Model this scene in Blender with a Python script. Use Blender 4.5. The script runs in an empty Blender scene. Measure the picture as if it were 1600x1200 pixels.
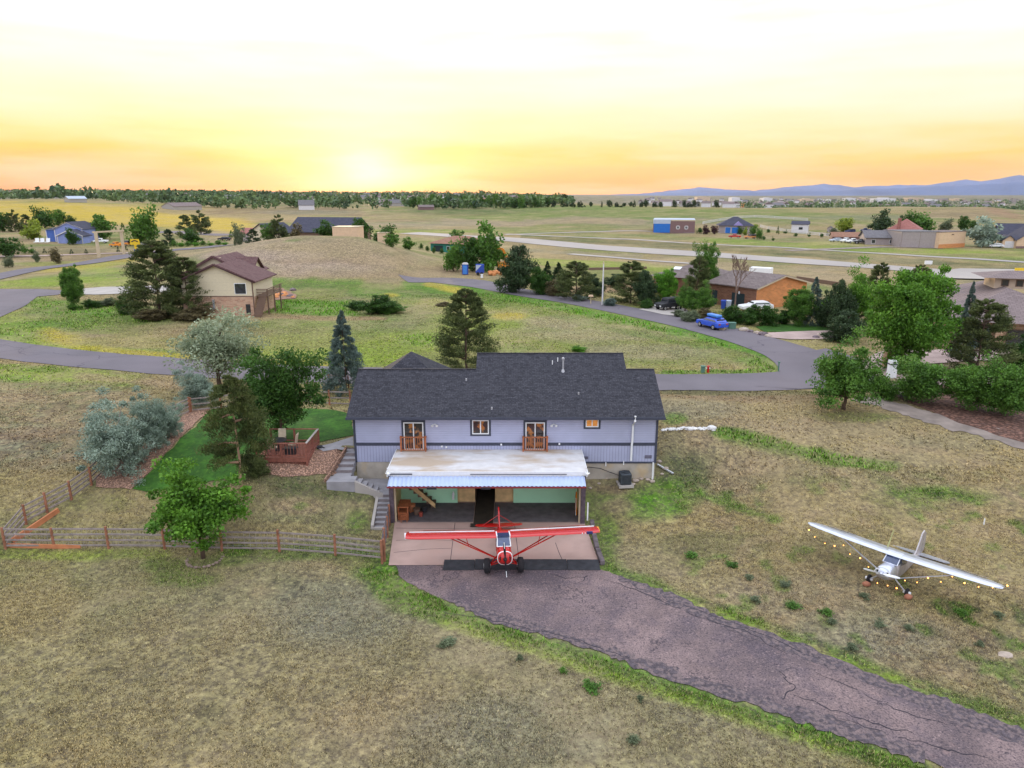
import bpy, bmesh, math, random
import numpy as np
from mathutils import Vector, Matrix
S = bpy.context.scene; COL = S.collection
PI = math.pi
# ---------------------------------------------------------------- camera
F = 1109.0; PITCH = math.atan(297/F); CH = 20.2
cam = bpy.data.cameras.new("camera"); co = bpy.data.objects.new("camera", cam); COL.objects.link(co)
cam.sensor_width = 36; cam.lens = F/1600*36; cam.clip_start = .5; cam.clip_end = 90000
co.location = (0, 0, CH); co.rotation_euler = (PI/2-PITCH, 0, 0); S.camera = co
S.view_settings.view_transform = 'Standard'; S.view_settings.look = 'None'
S.view_settings.exposure = 0.42; S.view_settings.gamma = 1; S.view_settings.use_curve_mapping = False
S.cycles.max_bounces = 6; S.cycles.diffuse_bounces = 3; S.cycles.volume_bounces = 1; S.cycles.transparent_max_bounces = 8
# ---------------------------------------------------------------- sky: low sun behind thin high cloud
SUN_AZ = math.radians(-11.2); SUN_EL = math.radians(3.0)
W = bpy.data.worlds.new("World"); S.world = W; W.use_nodes = True
wn = W.node_tree.nodes; wl = W.node_tree.links; wn.clear()
def wnode(t, **k):
    n = wn.new(t)
    for a, b in k.items(): setattr(n, a, b)
    return n
def wmath(op, a, b=None, c=None, clamp=False):
    n = wn.new('ShaderNodeMath'); n.operation = op; n.use_clamp = clamp
    for i, v in enumerate((a, b, c)):
        if v is None: continue
        if isinstance(v, (int, float)): n.inputs[i].default_value = v
        else: wl.new(v, n.inputs[i])
    return n.outputs[0]
def wmix(f, a, b, mode='MIX'):
    n = wn.new('ShaderNodeMixRGB'); n.blend_type = mode
    for i, v in enumerate((f, a, b)):
        if isinstance(v, (int, float)): n.inputs[i].default_value = v
        elif isinstance(v, tuple): n.inputs[i].default_value = (*v, 1)
        else: wl.new(v, n.inputs[i])
    return n.outputs[0]
tc = wnode('ShaderNodeTexCoord'); sx = wnode('ShaderNodeSeparateXYZ'); wl.new(tc.outputs['Generated'], sx.inputs[0])
DX, DY, DZ = sx.outputs
def wramp(fac, stops):
    n = wn.new('ShaderNodeValToRGB'); cr = n.color_ramp
    while len(cr.elements) < len(stops): cr.elements.new(.5)
    for e, (p, c) in zip(cr.elements, stops): e.position = p; e.color = (*c, 1)
    wl.new(fac, n.inputs[0]); return n.outputs[0]
nz = wnode('ShaderNodeTexNoise'); mp = wnode('ShaderNodeMapping'); wl.new(tc.outputs['Generated'], mp.inputs[0])
mp.inputs['Scale'].default_value = (1.6, 1.6, 14); mp.inputs['Rotation'].default_value = (.02, .03, 0)
wl.new(mp.outputs[0], nz.inputs[0]); nz.inputs['Scale'].default_value = 2.4; nz.inputs['Detail'].default_value = 7; nz.inputs['Roughness'].default_value = .6
cl = nz.outputs[0]
elev = wmath('ADD', DZ, wmath('MULTIPLY', wmath('SUBTRACT', cl, .5), .06))
ef = wmath('MULTIPLY', elev, 2.0)           # 0..0.5 elevation
warmL = wramp(ef, [(0, (.92, .22, .0)), (.035, (.88, .30, .0)), (.09, (.80, .46, .01)), (.15, (.74, .64, .24)), (.22, (.75, .72, .46)), (.34, (.77, .77, .70)), (.65, (1.0, 1.0, 1.0)), (1, (1.25, 1.35, 1.55))])
warmR = wramp(ef, [(0, (.88, .30, .0)), (.035, (.84, .37, .0)), (.09, (.77, .50, .06)), (.15, (.73, .66, .36)), (.22, (.75, .73, .54)), (.34, (.77, .77, .71)), (.65, (1.0, 1.0, 1.0)), (1, (1.25, 1.35, 1.55))])
side = wmath('MULTIPLY_ADD', DX, 1.0, .45, clamp=True)
warm = wmix(side, warmL, warmR)
cool = wramp(ef, [(0, (.70, .66, .80)), (.2, (.80, .78, .96)), (.6, (1.05, 1.12, 1.36)), (1, (1.25, 1.35, 1.55))])
back = wmath('MULTIPLY_ADD', DY, -1.3, .55, clamp=True)
sky = wmix(back, warm, cool)
# streaks of thin grey-pink cloud
mp2 = wnode('ShaderNodeMapping'); wl.new(tc.outputs['Generated'], mp2.inputs[0]); mp2.inputs['Scale'].default_value = (1.0, 1.0, 9); mp2.inputs['Location'].default_value = (3.1, .4, 0)
n2 = wnode('ShaderNodeTexNoise'); wl.new(mp2.outputs[0], n2.inputs[0]); n2.inputs['Scale'].default_value = 4.2; n2.inputs['Detail'].default_value = 8
cf = wramp(n2.outputs[0], [(.48, (0, 0, 0)), (.74, (.5, .5, .5))])
sky = wmix(cf, sky, (.76, .66, .42))
# glow of the veiled sun
gz = math.radians(1.9)
sd = Vector((math.sin(SUN_AZ)*math.cos(gz), math.cos(SUN_AZ)*math.cos(gz), math.sin(gz)))
mpz = wnode('ShaderNodeMapping'); wl.new(tc.outputs['Generated'], mpz.inputs[0])
dot = wnode('ShaderNodeVectorMath', operation='DOT_PRODUCT'); wl.new(tc.outputs['Generated'], dot.inputs[0]); dot.inputs[1].default_value = sd
dd = wmath('MAXIMUM', dot.outputs['Value'], 0)
sb_ = wnode('ShaderNodeVectorMath', operation='SUBTRACT'); wl.new(tc.outputs['Generated'], sb_.inputs[0]); sb_.inputs[1].default_value = sd
sm_ = wnode('ShaderNodeVectorMath', operation='MULTIPLY'); wl.new(sb_.outputs[0], sm_.inputs[0]); sm_.inputs[1].default_value = (1, 1, 1.9)
ln_ = wnode('ShaderNodeVectorMath', operation='LENGTH'); wl.new(sm_.outputs[0], ln_.inputs[0]); LL = wmath('ADD', ln_.outputs['Value'], wmath('MULTIPLY', wmath('SUBTRACT', cl, .5), .05)); L2_ = wmath('MULTIPLY', LL, LL)
g1 = wmath('MULTIPLY', wmath('EXPONENT', wmath('MULTIPLY', L2_, -420)), .75); g2 = wmath('MULTIPLY', wmath('EXPONENT', wmath('MULTIPLY', L2_, -60)), .34)
gl = wmath('ADD', g1, g2)
g3 = wmix(1.0, (1.0, .82, .42), (1, 1, 1)); 
addn = wnode('ShaderNodeVectorMath', operation='SCALE'); addn.inputs[0].default_value = (1.0, .86, .46); wl.new(gl, addn.inputs['Scale'])
sky = wmix(1.0, sky, addn.outputs[0], 'ADD')
ns = wnode('ShaderNodeTexSky', sky_type='NISHITA', sun_disc=False, sun_elevation=SUN_EL, sun_rotation=SUN_AZ, altitude=1700)
nsb = wnode('ShaderNodeVectorMath', operation='SCALE'); wl.new(ns.outputs[0], nsb.inputs[0]); nsb.inputs['Scale'].default_value = .012
sky = wmix(1.0, sky, nsb.outputs[0], 'ADD')
# ground half of the dome: dull earth
hz = wmath('MULTIPLY_ADD', DZ, 60, 1.0, clamp=True)
sky = wmix(hz, (.25, .2, .14), sky)
bg = wnode('ShaderNodeBackground'); wl.new(sky, bg.inputs[0]); bg.inputs[1].default_value = 1.0
ow = wnode('ShaderNodeOutputWorld'); wl.new(bg.outputs[0], ow.inputs[0])
sl = bpy.data.lights.new("sun", 'SUN'); sl.energy = 1.6; sl.angle = math.radians(2.5); sl.color = (1, .72, .42)
so = bpy.data.objects.new("sun", sl); COL.objects.link(so)
so.rotation_euler = (PI/2-SUN_EL, 0, PI-SUN_AZ); so.location = (-50, 200, 60)

# ---------------------------------------------------------------- view geometry used to survey the site
cp, sp = math.cos(PITCH), math.sin(PITCH)
def raydir(px, py):
    u = (600-py)/F; return np.array([(px-800)/F, cp+u*sp, -sp+u*cp])
def PH(px, py, h):
    d = raydir(px, py); t = (h-CH)/d[2]; return np.array([d[0]*t, d[1]*t, h])
def PD(px, py, Y):
    d = raydir(px, py); t = Y/d[1]; return np.array([d[0]*t, Y, CH+d[2]*t])
def proj(x, y, z):
    dz = z-CH; zc = y*cp-dz*sp; yu = y*sp+dz*cp
    zc = np.where(zc < .5, .5, zc)
    return 800+F*x/zc, 600-F*yu/zc

# ---------------------------------------------------------------- terrain heights from survey points
CT = []
def c_h(h, *pts):
    for px, py in pts: p = PH(px, py, h); CT.append((p[0], p[1], h))
def c_d(*pts):
    for px, py, Y in pts: p = PD(px, py, Y); CT.append((p[0], Y, p[2]))
def c_w(*pts): CT.extend(pts)
c_h(-.05, (800, 900), (620, 885), (930, 885), (700, 920), (850, 950), (600, 1000))
c_h(-.1, (1100, 1000), (950, 1100), (1300, 1100), (1200, 1200), (1150, 910)); c_h(-.3, (1600, 1160))
c_h(.15, (0, 1200), (400, 1200), (200, 1000), (0, 1000), (400, 900)); c_h(0, (800, 1200), (520, 930), (1400, 925), (1560, 960), (1000, 900))
c_h(.3, (10, 855), (240, 855), (1250, 850), (320, 870), (1560, 905)); c_h(.25, (430, 858)); c_h(.15, (520, 868)); c_h(0.0, (600, 875), (575, 835))
c_h(2.2, (140, 740)); c_h(1.2, (60, 800)); c_h(1.9, (195, 765)); c_h(1.35, (300, 785)); c_h(2.3, (380, 762)); c_h(1.5, (480, 780)); c_h(2.7, (440, 740)); c_h(2.5, (505, 738))
c_h(3.3, (300, 640), (440, 700), (520, 690), (545, 703), (200, 655), (430, 660)); c_h(3.2, (50, 650)); c_h(2.6, (0, 720)); c_h(.75, (0, 840), (560, 800)); c_h(3.0, (240, 700))
c_w((-10.7, 43, 1.9), (-8, 43.5, 1.35), (-10.7, 45, 2.8), (-9.3, 41.6, 1.0), (-11.8, 43, 2.0), (-12, 46.2, 3.3), (-8.6, 40.2, .05))
c_w((4.9, 36.5, 0), (5.6, 41, .15), (5.4, 44.5, 1.15), (10, 45, 1.3), (10.6, 48.5, 2.9), (13, 44.5, 1.1), (8, 42, .6), (6.5, 38.5, .05), (9, 36, 0), (12, 50, 3.3), (18, 50, 3.3), (20, 46, 2.4))
c_h(2.5, (1210, 705)); c_h(1.7, (1300, 760)); c_h(1.9, (1500, 730)); c_h(1.0, (1600, 800), (1120, 760)); c_h(3.3, (1250, 645), (1320, 640), (1500, 652)); c_h(3.0, (1600, 690)); c_h(.6, (1130, 800), (1450, 820))
c_h(3.4, (700, 600), (1200, 595), (1000, 560), (500, 560), (800, 480), (1200, 540), (300, 570), (100, 556), (0, 545), (550, 500), (400, 495), (900, 520), (1450, 560), (1600, 560), (150, 520), (1600, 620), (600, 440), (250, 470), (100, 470), (0, 470), (-300, 560), (-300, 700))
c_h(3.2, (1000, 480), (760, 440), (1100, 490), (1250, 490), (1500, 520)); c_h(3.2, (430, 445), (640, 425)); c_h(2.6, (900, 440), (1600, 480), (1200, 460))
c_h(2.0, (1300, 412), (1500, 428), (1000, 391), (800, 395), (1700, 440), (720, 370)); c_h(2.0, (1450, 388), (1250, 364), (1050, 363), (1600, 390), (1150, 365), (1350, 380))
c_d((470, 369, 172), (390, 382, 165), (560, 371, 172), (620, 398, 165), (330, 400, 160), (500, 395, 160), (440, 420, 150), (560, 425, 148), (340, 425, 140))
c_h(3.0, (280, 400), (500, 362), (400, 366), (600, 378), (200, 400), (0, 430), (100, 385), (0, 395), (680, 395), (0, 360), (230, 375), (-300, 430))
c_d((0, 312, 700), (100, 313, 700), (180, 318, 680), (250, 325, 650), (300, 333, 620), (0, 340, 480), (150, 345, 460), (-300, 312, 700), (300, 352, 420), (380, 335, 640), (500, 333, 650))
c_d((500, 345, 450), (650, 335, 600), (640, 350, 430), (760, 330, 700), (860, 321, 850), (700, 328, 750), (430, 326, 800), (600, 324, 850))
c_d((950, 322, 800), (1100, 323, 720), (1250, 324, 700), (1400, 323, 700), (1540, 324, 650), (1000, 335, 520), (1250, 345, 430), (1400, 345, 450), (1600, 338, 520), (1650, 332, 600), (820, 350, 430), (1000, 345, 430))
for X, Y, h in ((-900, 1100, 7), (-300, 1100, 6), (100, 1100, 6), (400, 1100, -4), (900, 1100, -14), (-1900, 2500, 17), (-1000, 2500, 15), (-600, 2500, 14), (0, 2500, 10), (-3000, 4200, 30), (-1500, 4200, 24), (-400, 4200, 16), (-5000, 7500, 45), (-2500, 7500, 26), (600, 2500, -20), (2000, 2500, -30), (0, 6000, 6), (2000, 6000, -20), (5000, 6000, -10), (0, 14000, 0), (9000, 14000, 0), (-14000, 14000, 8), (0, 26000, 0),
                (-14000, 0, 5), (14000, 0, -5), (0, -300, 0), (-400, 0, 2), (400, 0, 1), (-60, 10, .3), (60, 10, 0), (1200, 300, 0), (-1200, 300, 6), (0, 10, 0)):
    CT.append((X, Y, h))
CT = np.array(CT)
def warp(x, y):  # compress the far field so that the interpolation stays well conditioned
    r = np.sqrt(x*x+(y-30)**2)+1e-6; k = np.where(r > 60, (60+60*np.log(np.maximum(r, 60)/60))/r, 1)
    return x*k, (y-30)*k
cx, cy = warp(CT[:, 0], CT[:, 1])
def phi(dx, dy): return np.sqrt(dx*dx+dy*dy+1.0)
Amat = phi(cx[:, None]-cx, cy[:, None]-cy); n_ = len(cx)
Am = np.zeros((n_+1, n_+1)); Am[:n_, :n_] = Amat-np.eye(n_)*.02; Am[n_, :n_] = 1; Am[:n_, n_] = 1
wts = np.linalg.solve(Am, np.append(CT[:, 2], 0))
def RBF(x, y):
    a, b = warp(x, y); out = np.full(a.shape, wts[n_])
    for i in range(n_): out += wts[i]*phi(a-cx[i], b-cy[i])
    return out
# lattice noise
rg = np.random.default_rng(7); LT = rg.random((256, 256))
def vnoise(x, y):
    xi = np.floor(x).astype(int); yi = np.floor(y).astype(int); fx = x-xi; fy = y-yi
    fx = fx*fx*(3-2*fx); fy = fy*fy*(3-2*fy); a = xi & 255; b = yi & 255; a1 = (a+1) & 255; b1 = (b+1) & 255
    return (LT[a, b]*(1-fx)+LT[a1, b]*fx)*(1-fy)+(LT[a, b1]*(1-fx)+LT[a1, b1]*fx)*fy
def fbm(x, y, o=4):
    s = 0; a = .5; t = 0
    for i in range(o): s = s+a*vnoise(x*2**i+17*i, y*2**i+5*i); t += a; a *= .5
    return s/t
# the hangar cut (terrain is left out under the house) and the grid
HX0, HX1, HY0, HY1 = -7.75, 4.65, 41.25, 52.0
def axis(fine0, fine1, step, lo, hi, ratio, snaps=()):
    a = list(np.arange(fine0, fine1+1e-6, step)); s = step; v = a[-1]
    while v < hi: s *= ratio; v += s; a.append(v)
    s = step; v = a[0]; 
    while v > lo: s *= ratio; v -= s; a.insert(0, v)
    a = np.array(a)
    for q in snaps: a[np.argmin(abs(a-q))] = q
    return a
GX = axis(-36, 36, .3, -15000, 15000, 1.021, (HX0, HX1)); GY = axis(18, 66, .3, -200, 26000, 1.019, (HY0, HY1))
MX, MY = np.meshgrid(GX, GY)
HZ = RBF(MX, MY)
dist = np.sqrt(MX**2+MY**2)
micro = (fbm(MX/2.3, MY/2.3, 3)-.5)*.22+(fbm(MX/.7+9, MY/.7, 2)-.5)*.07
und = (fbm(MX/60+3, MY/60, 3)-.5)*2.2*np.clip((dist-130)/150, 0, 1)
# keep paved areas flat
ap = np.clip(1-np.maximum(np.maximum(-7.2-MX, MX-5.3), np.maximum(35-MY, MY-42))/1.0, 0, 1)
HZ = HZ+micro*np.clip(1-dist/140, 0, 1)*(1-ap)+und
HZ = HZ*(1-ap)+(-.03)*ap
# the cut for the concrete steps left of the hangar
def lerp_(v, a, b, c, d): return c+(d-c)*np.clip((v-a)/(b-a), 0, 1)
for (x0, x1, y0, y1), t in (((-11.95, -10.3, 43.3, 46.2), lerp_(MY, 43.5, 46.1, 2.05, 3.05)), ((-12.0, -10.1, 42.45, 43.6), 2.05+0*MX), ((-10.3, -8.5, 42.55, 43.6), lerp_(MX, -10.2, -8.5, 2.0, 1.15)), ((-10.7, -7.6, 43.4, 45.4), 1.2+0*MX), ((-8.8, -7.6, 40.5, 43.5), lerp_(MY, 40.6, 42.9, -.15, 1.1))):
    k = (MX > x0) & (MX < x1) & (MY > y0) & (MY < y1); HZ = np.where(k, np.minimum(HZ, t-.06), HZ)
def H(x, y):
    x = np.asarray(x, float); y = np.asarray(y, float)
    i = np.clip(np.searchsorted(GX, x)-1, 0, len(GX)-2); j = np.clip(np.searchsorted(GY, y)-1, 0, len(GY)-2)
    u = np.clip((x-GX[i])/(GX[i+1]-GX[i]), 0, 1); v = np.clip((y-GY[j])/(GY[j+1]-GY[j]), 0, 1)
    return (HZ[j, i]*(1-u)+HZ[j, i+1]*u)*(1-v)+(HZ[j+1, i]*(1-u)+HZ[j+1, i+1]*u)*v
def P(px, py):
    d = raydir(px, py); t = 12.0; pt = t
    while t < 20000:
        q = d*t
        if CH+q[2] < H(q[0], q[1]): break
        pt = t; t *= 1.01
    for _ in range(24):
        m = (t+pt)/2; q = d*m
        if CH+q[2] < H(q[0], q[1]): t = m
        else: pt = m
    q = d*t; return np.array([q[0], q[1], float(H(q[0], q[1]))])
def PG(px, Y):   # ground point seen in column px at distance Y
    x = (px-800)/F*Y*1.0
    for _ in range(4): z = float(H(x, Y)); x = (px-800)/F*(Y*cp-(z-CH)*sp)
    return np.array([x, Y, float(H(x, Y))])
def mpp(p):   # metres per photo pixel at a point
    return (p[1]*cp-(p[2]-CH)*sp)/F
# ---------------------------------------------------------------- materials
def mat(name, col, rough=.7, metal=0, var=.12, scale=4, bump=.0, bscale=30, emit=None, coord='Object', spec=.3):
    m = bpy.data.materials.new(name); m.use_nodes = True; nt = m.node_tree; b = nt.nodes['Principled BSDF']
    b.inputs['Roughness'].default_value = rough; b.inputs['Metallic'].default_value = metal; b.inputs['Specular IOR Level'].default_value = spec
    t = nt.nodes.new('ShaderNodeTexCoord'); n = nt.nodes.new('ShaderNodeTexNoise'); n.inputs['Scale'].default_value = scale; n.inputs['Detail'].default_value = 6
    nt.links.new(t.outputs[coord], n.inputs[0]); r = nt.nodes.new('ShaderNodeValToRGB')
    r.color_ramp.elements[0].position = .3; r.color_ramp.elements[1].position = .7
    r.color_ramp.elements[0].color = (*[max(0, c*(1-var)) for c in col], 1); r.color_ramp.elements[1].color = (*[min(1, c*(1+var)) for c in col], 1)
    nt.links.new(n.outputs[0], r.inputs[0]); nt.links.new(r.outputs[0], b.inputs['Base Color'])
    if bump:
        n2 = nt.nodes.new('ShaderNodeTexNoise'); n2.inputs['Scale'].default_value = bscale; n2.inputs['Detail'].default_value = 4; nt.links.new(t.outputs[coord], n2.inputs[0])
        bp = nt.nodes.new('ShaderNodeBump'); bp.inputs['Strength'].default_value = bump; bp.inputs['Distance'].default_value = .05
        nt.links.new(n2.outputs[0], bp.inputs['Height']); nt.links.new(bp.outputs[0], b.inputs['Normal'])
    if emit: b.inputs['Emission Color'].default_value = (*emit[:3], 1); b.inputs['Emission Strength'].default_value = emit[3]
    
    return m
def colmix(m, fac_socket, col, mode='MIX', f=1.0):
    nt = m.node_tree; b = nt.nodes['Principled BSDF']; src = b.inputs['Base Color'].links[0].from_socket
    x = nt.nodes.new('ShaderNodeMixRGB'); x.blend_type = mode
    if f != 1.0:
        q = nt.nodes.new('ShaderNodeMath'); q.operation = 'MULTIPLY'; q.inputs[1].default_value = f; nt.links.new(fac_socket, q.inputs[0]); fac_socket = q.outputs[0]
    nt.links.new(fac_socket, x.inputs[0]); nt.links.new(src, x.inputs[1]); x.inputs[2].default_value = (*col, 1); nt.links.new(x.outputs[0], b.inputs['Base Color'])
def sep(m, coord='Object'):
    nt = m.node_tree; t = nt.nodes.new('ShaderNodeTexCoord'); s = nt.nodes.new('ShaderNodeSeparateXYZ'); nt.links.new(t.outputs[coord], s.inputs[0]); return s.outputs
def mth(m, op, a, b=None, clamp=False):
    n = m.node_tree.nodes.new('ShaderNodeMath'); n.operation = op; n.use_clamp = clamp
    for i, v in enumerate((a, b)):
        if v is None: continue
        if isinstance(v, (int, float)): n.inputs[i].default_value = v
        else: m.node_tree.links.new(v, n.inputs[i])
    return n.outputs[0]
def lines(m, axis_, period, width, col, f=.6, bump=.0):
    s = sep(m)[axis_]; k = mth(m, 'FRACT', mth(m, 'DIVIDE', s, period)); k2 = mth(m, 'LESS_THAN', k, width/period); colmix(m, k2, col, f=f)
    if bump:
        nt = m.node_tree; bp = nt.nodes.new('ShaderNodeBump'); bp.inputs['Strength'].default_value = bump; bp.inputs['Distance'].default_value = .03
        nt.links.new(k, bp.inputs['Height']); nt.links.new(bp.outputs[0], nt.nodes['Principled BSDF'].inputs['Normal'])
def patches(m, scale, lo, hi, col, f=.8, coord='Object', stretch=None, detail=5):
    nt = m.node_tree; t = nt.nodes.new('ShaderNodeTexCoord'); n = nt.nodes.new('ShaderNodeTexNoise'); n.inputs['Scale'].default_value = scale; n.inputs['Detail'].default_value = detail
    if stretch:
        mp_ = nt.nodes.new('ShaderNodeMapping'); mp_.inputs['Scale'].default_value = stretch; mp_.inputs['Location'].default_value = (scale*1.7, 3.3, 0); nt.links.new(t.outputs[coord], mp_.inputs[0]); nt.links.new(mp_.outputs[0], n.inputs[0])
    else: nt.links.new(t.outputs[coord], n.inputs[0])
    r = nt.nodes.new('ShaderNodeMapRange'); r.inputs[1].default_value = lo; r.inputs[2].default_value = hi; nt.links.new(n.outputs[0], r.inputs[0]); colmix(m, r.outputs[0], col, f=f)
def cracks(m, scale, width, col, f=.8, dist=.6, gate=None):
    nt = m.node_tree; t = nt.nodes.new('ShaderNodeTexCoord'); n = nt.nodes.new('ShaderNodeTexNoise'); n.inputs['Scale'].default_value = scale*3; n.inputs['Detail'].default_value = 4
    nt.links.new(t.outputs['Object'], n.inputs[0]); mx = nt.nodes.new('ShaderNodeVectorMath'); mx.operation = 'MULTIPLY_ADD'; nt.links.new(n.outputs['Color'], mx.inputs[0]); mx.inputs[1].default_value = (dist/scale*.5,)*3; nt.links.new(t.outputs['Object'], mx.inputs[2])
    v = nt.nodes.new('ShaderNodeTexVoronoi'); v.feature = 'DISTANCE_TO_EDGE'; v.inputs['Scale'].default_value = scale; nt.links.new(mx.outputs[0], v.inputs[0])
    k = mth(m, 'LESS_THAN', v.outputs[0], width)
    if gate:
        g = nt.nodes.new('ShaderNodeTexNoise'); g.inputs['Scale'].default_value = gate[0]; nt.links.new(t.outputs['Object'], g.inputs[0])
        k = mth(m, 'MULTIPLY', k, mth(m, 'GREATER_THAN', g.outputs[0], gate[1]))
    colmix(m, k, col, f=f)
def brick(m, sx_, sy_, ax='xz', col2=None, mort=(.3, .28, .25), var=.25, msize=.06):
    nt = m.node_tree; s = sep(m); c = nt.nodes.new('ShaderNodeCombineXYZ')
    i = {'x': 0, 'y': 1, 'z': 2}
    if ax == 'walls': nt.links.new(mth(m, 'ADD', s[0], s[1]), c.inputs[0]); nt.links.new(s[2], c.inputs[1])
    else: nt.links.new(s[i[ax[0]]], c.inputs[0]); nt.links.new(s[i[ax[1]]], c.inputs[1])
    b = nt.nodes.new('ShaderNodeTexBrick'); nt.links.new(c.outputs[0], b.inputs[0])
    b.inputs['Scale'].default_value = 1; b.inputs['Brick Width'].default_value = sx_; b.inputs['Row Height'].default_value = sy_; b.inputs['Mortar Size'].default_value = msize*sy_
    P_ = nt.nodes['Principled BSDF']; base = P_.inputs['Base Color'].links[0].from_socket
    b.inputs['Mortar'].default_value = (*mort, 1)
    nt.links.new(base, b.inputs['Color1']); b.inputs['Color2'].default_value = (*(col2 or mort), 1); nt.links.new(b.outputs[0], P_.inputs['Base Color'])
def simple(name, c, **k): return mat(name, c, **k)
M = {}
M['siding'] = mat('lap siding paint', (.42, .435, .58), .6, var=.05, scale=1.2); lines(M['siding'], 2, .16, .02, (.2, .2, .3), .5, bump=.4)
M['vsiding'] = mat('vertical siding paint', (.39, .405, .545), .6, var=.06, scale=1.2); lines(M['vsiding'], 0, .2, .025, (.15, .15, .25), .7, bump=.3)
M['trim'] = mat('dark slate trim', (.055, .06, .085), .6)
M['found'] = mat('foundation concrete', (.42, .37, .31), .85, var=.18, scale=1.5, bump=.2); patches(M['found'], .9, .5, .75, (.55, .36, .14), .6)
M['shingle'] = mat('charcoal shingles', (.028, .028, .036), .9, var=.45, scale=5, bump=.6, bscale=25); brick(M['shingle'], .33, .15, 'xy', col2=(.052, .051, .062), mort=(.014, .014, .02)); patches(M['shingle'], 9, .55, .72, (.12, .115, .135), .55)
M['white'] = mat('white paint', (.78, .78, .78), .5, var=.04)
M['glass'] = mat('dark window glass', (.03, .033, .04), .08, var=.4, scale=2, spec=.8)
M['warmglass'] = mat('window with painted room glow', (.035, .03, .03), .12, var=.3, scale=3, spec=.7); patches(M['warmglass'], 2.2, .52, .6, (.42, .16, .04), .9)  # warm room light is put into the pane colour as orange patches
M['amber'] = mat('window with lit blinds', (.45, .2, .06), .2, var=.35, scale=5, emit=(1, .38, .08, .22))
M['cedar'] = mat('stained cedar', (.36, .12, .05), .7, var=.3, scale=6)
M['deckwood'] = mat('red deck stain', (.27, .10, .07), .75, var=.25, scale=6)
M['membrane'] = mat('white roof membrane', (.60, .58, .58), .7, var=.08, scale=2); patches(M['membrane'], .42, .40, .53, (.43, .32, .22), .85, stretch=(.5, 1.2, 1)); patches(M['membrane'], .9, .55, .75, (.38, .27, .17), .55, stretch=(.4, 1.5, 1))
M['corr'] = mat('corrugated steel door', (.42, .50, .70), .4, .3, var=.06, scale=2)
M['hred'] = mat('maroon steel', (.22, .03, .035), .6)
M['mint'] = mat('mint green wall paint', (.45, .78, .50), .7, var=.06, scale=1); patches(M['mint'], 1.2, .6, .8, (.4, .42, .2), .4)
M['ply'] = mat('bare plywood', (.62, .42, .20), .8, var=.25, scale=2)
M['hposts'] = mat('dark purple grey post', (.10, .075, .09), .7, var=.3)
M['yellowwall'] = mat('cream yellow wall', (.55, .48, .22), .7)
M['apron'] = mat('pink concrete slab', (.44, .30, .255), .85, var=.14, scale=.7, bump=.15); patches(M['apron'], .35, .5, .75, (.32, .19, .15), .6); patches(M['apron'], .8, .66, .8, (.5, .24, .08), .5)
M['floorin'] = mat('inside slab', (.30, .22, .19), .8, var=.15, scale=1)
M['rubber'] = mat('black rubber matting', (.035, .036, .042), .75, var=.3, scale=3); patches(M['rubber'], 1.3, .6, .8, (.08, .08, .085), .5)
M['carpet'] = mat('grey floor mat', (.115, .10, .105), .9, var=.25, scale=2)
M['runner'] = mat('dark olive runner mat', (.035, .028, .020), .8, var=.25, scale=2)
M['asphalt'] = mat('old rose asphalt', (.235, .168, .16), .95, var=.22, scale=.6, bump=.5, bscale=18)
patches(M['asphalt'], .22, .44, .60, (.095, .075, .085), .85); patches(M['asphalt'], .9, .48, .66, (.13, .10, .115), .6); patches(M['asphalt'], 7, .55, .72, (.07, .055, .07), .7); patches(M['asphalt'], 3.2, .58, .8, (.35, .23, .21), .5); cracks(M['asphalt'], 2.2, .035, (.035, .03, .04), .75, 1.2, (.35, .60)); patches(M['asphalt'], 14, .46, .66, (.05, .04, .05), .7); patches(M['asphalt'], 9, .58, .72, (.42, .30, .28), .5)
M['road'] = mat('grey purple road asphalt', (.150, .132, .147), .95, var=.12, scale=.25, bump=.2); patches(M['road'], .09, .45, .7, (.18, .15, .165), .6); cracks(M['road'], .05, .003, (.07, .06, .08), .6, .8)
M['runway'] = mat('runway asphalt', (.36, .32, .29), .95, var=.12, scale=.03); patches(M['runway'], .02, .45, .7, (.27, .25, .26), .6, stretch=(3, .4, 1))
M['pave'] = mat('pale concrete drive', (.40, .36, .33), .9, var=.12, scale=.5)
M['pinkpave'] = mat('pink gravel drive', (.42, .31, .28), .95, var=.18, scale=.5, bump=.4)
M['conc'] = mat('grey step concrete', (.30, .285, .30), .85, var=.15, scale=1.5)
M['stepface'] = mat('darker step riser', (.20, .17, .17), .85, var=.2)  # risers get a darker tone than the treads
M['track'] = mat('gravel track', (.26, .21, .18), .95, var=.3, scale=.8, bump=.5); patches(M['track'], .25, .5, .7, (.13, .11, .11), .7)
M['lawn'] = mat('mown lawn', (.045, .135, .012), .9, var=.35, scale=.9, bump=.7, bscale=14); patches(M['lawn'], .5, .42, .62, (.022, .07, .008), .75); patches(M['lawn'], 3, .45, .7, (.02, .06, .008), .7); patches(M['lawn'], 5, .55, .72, (.10, .20, .02), .6)
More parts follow.
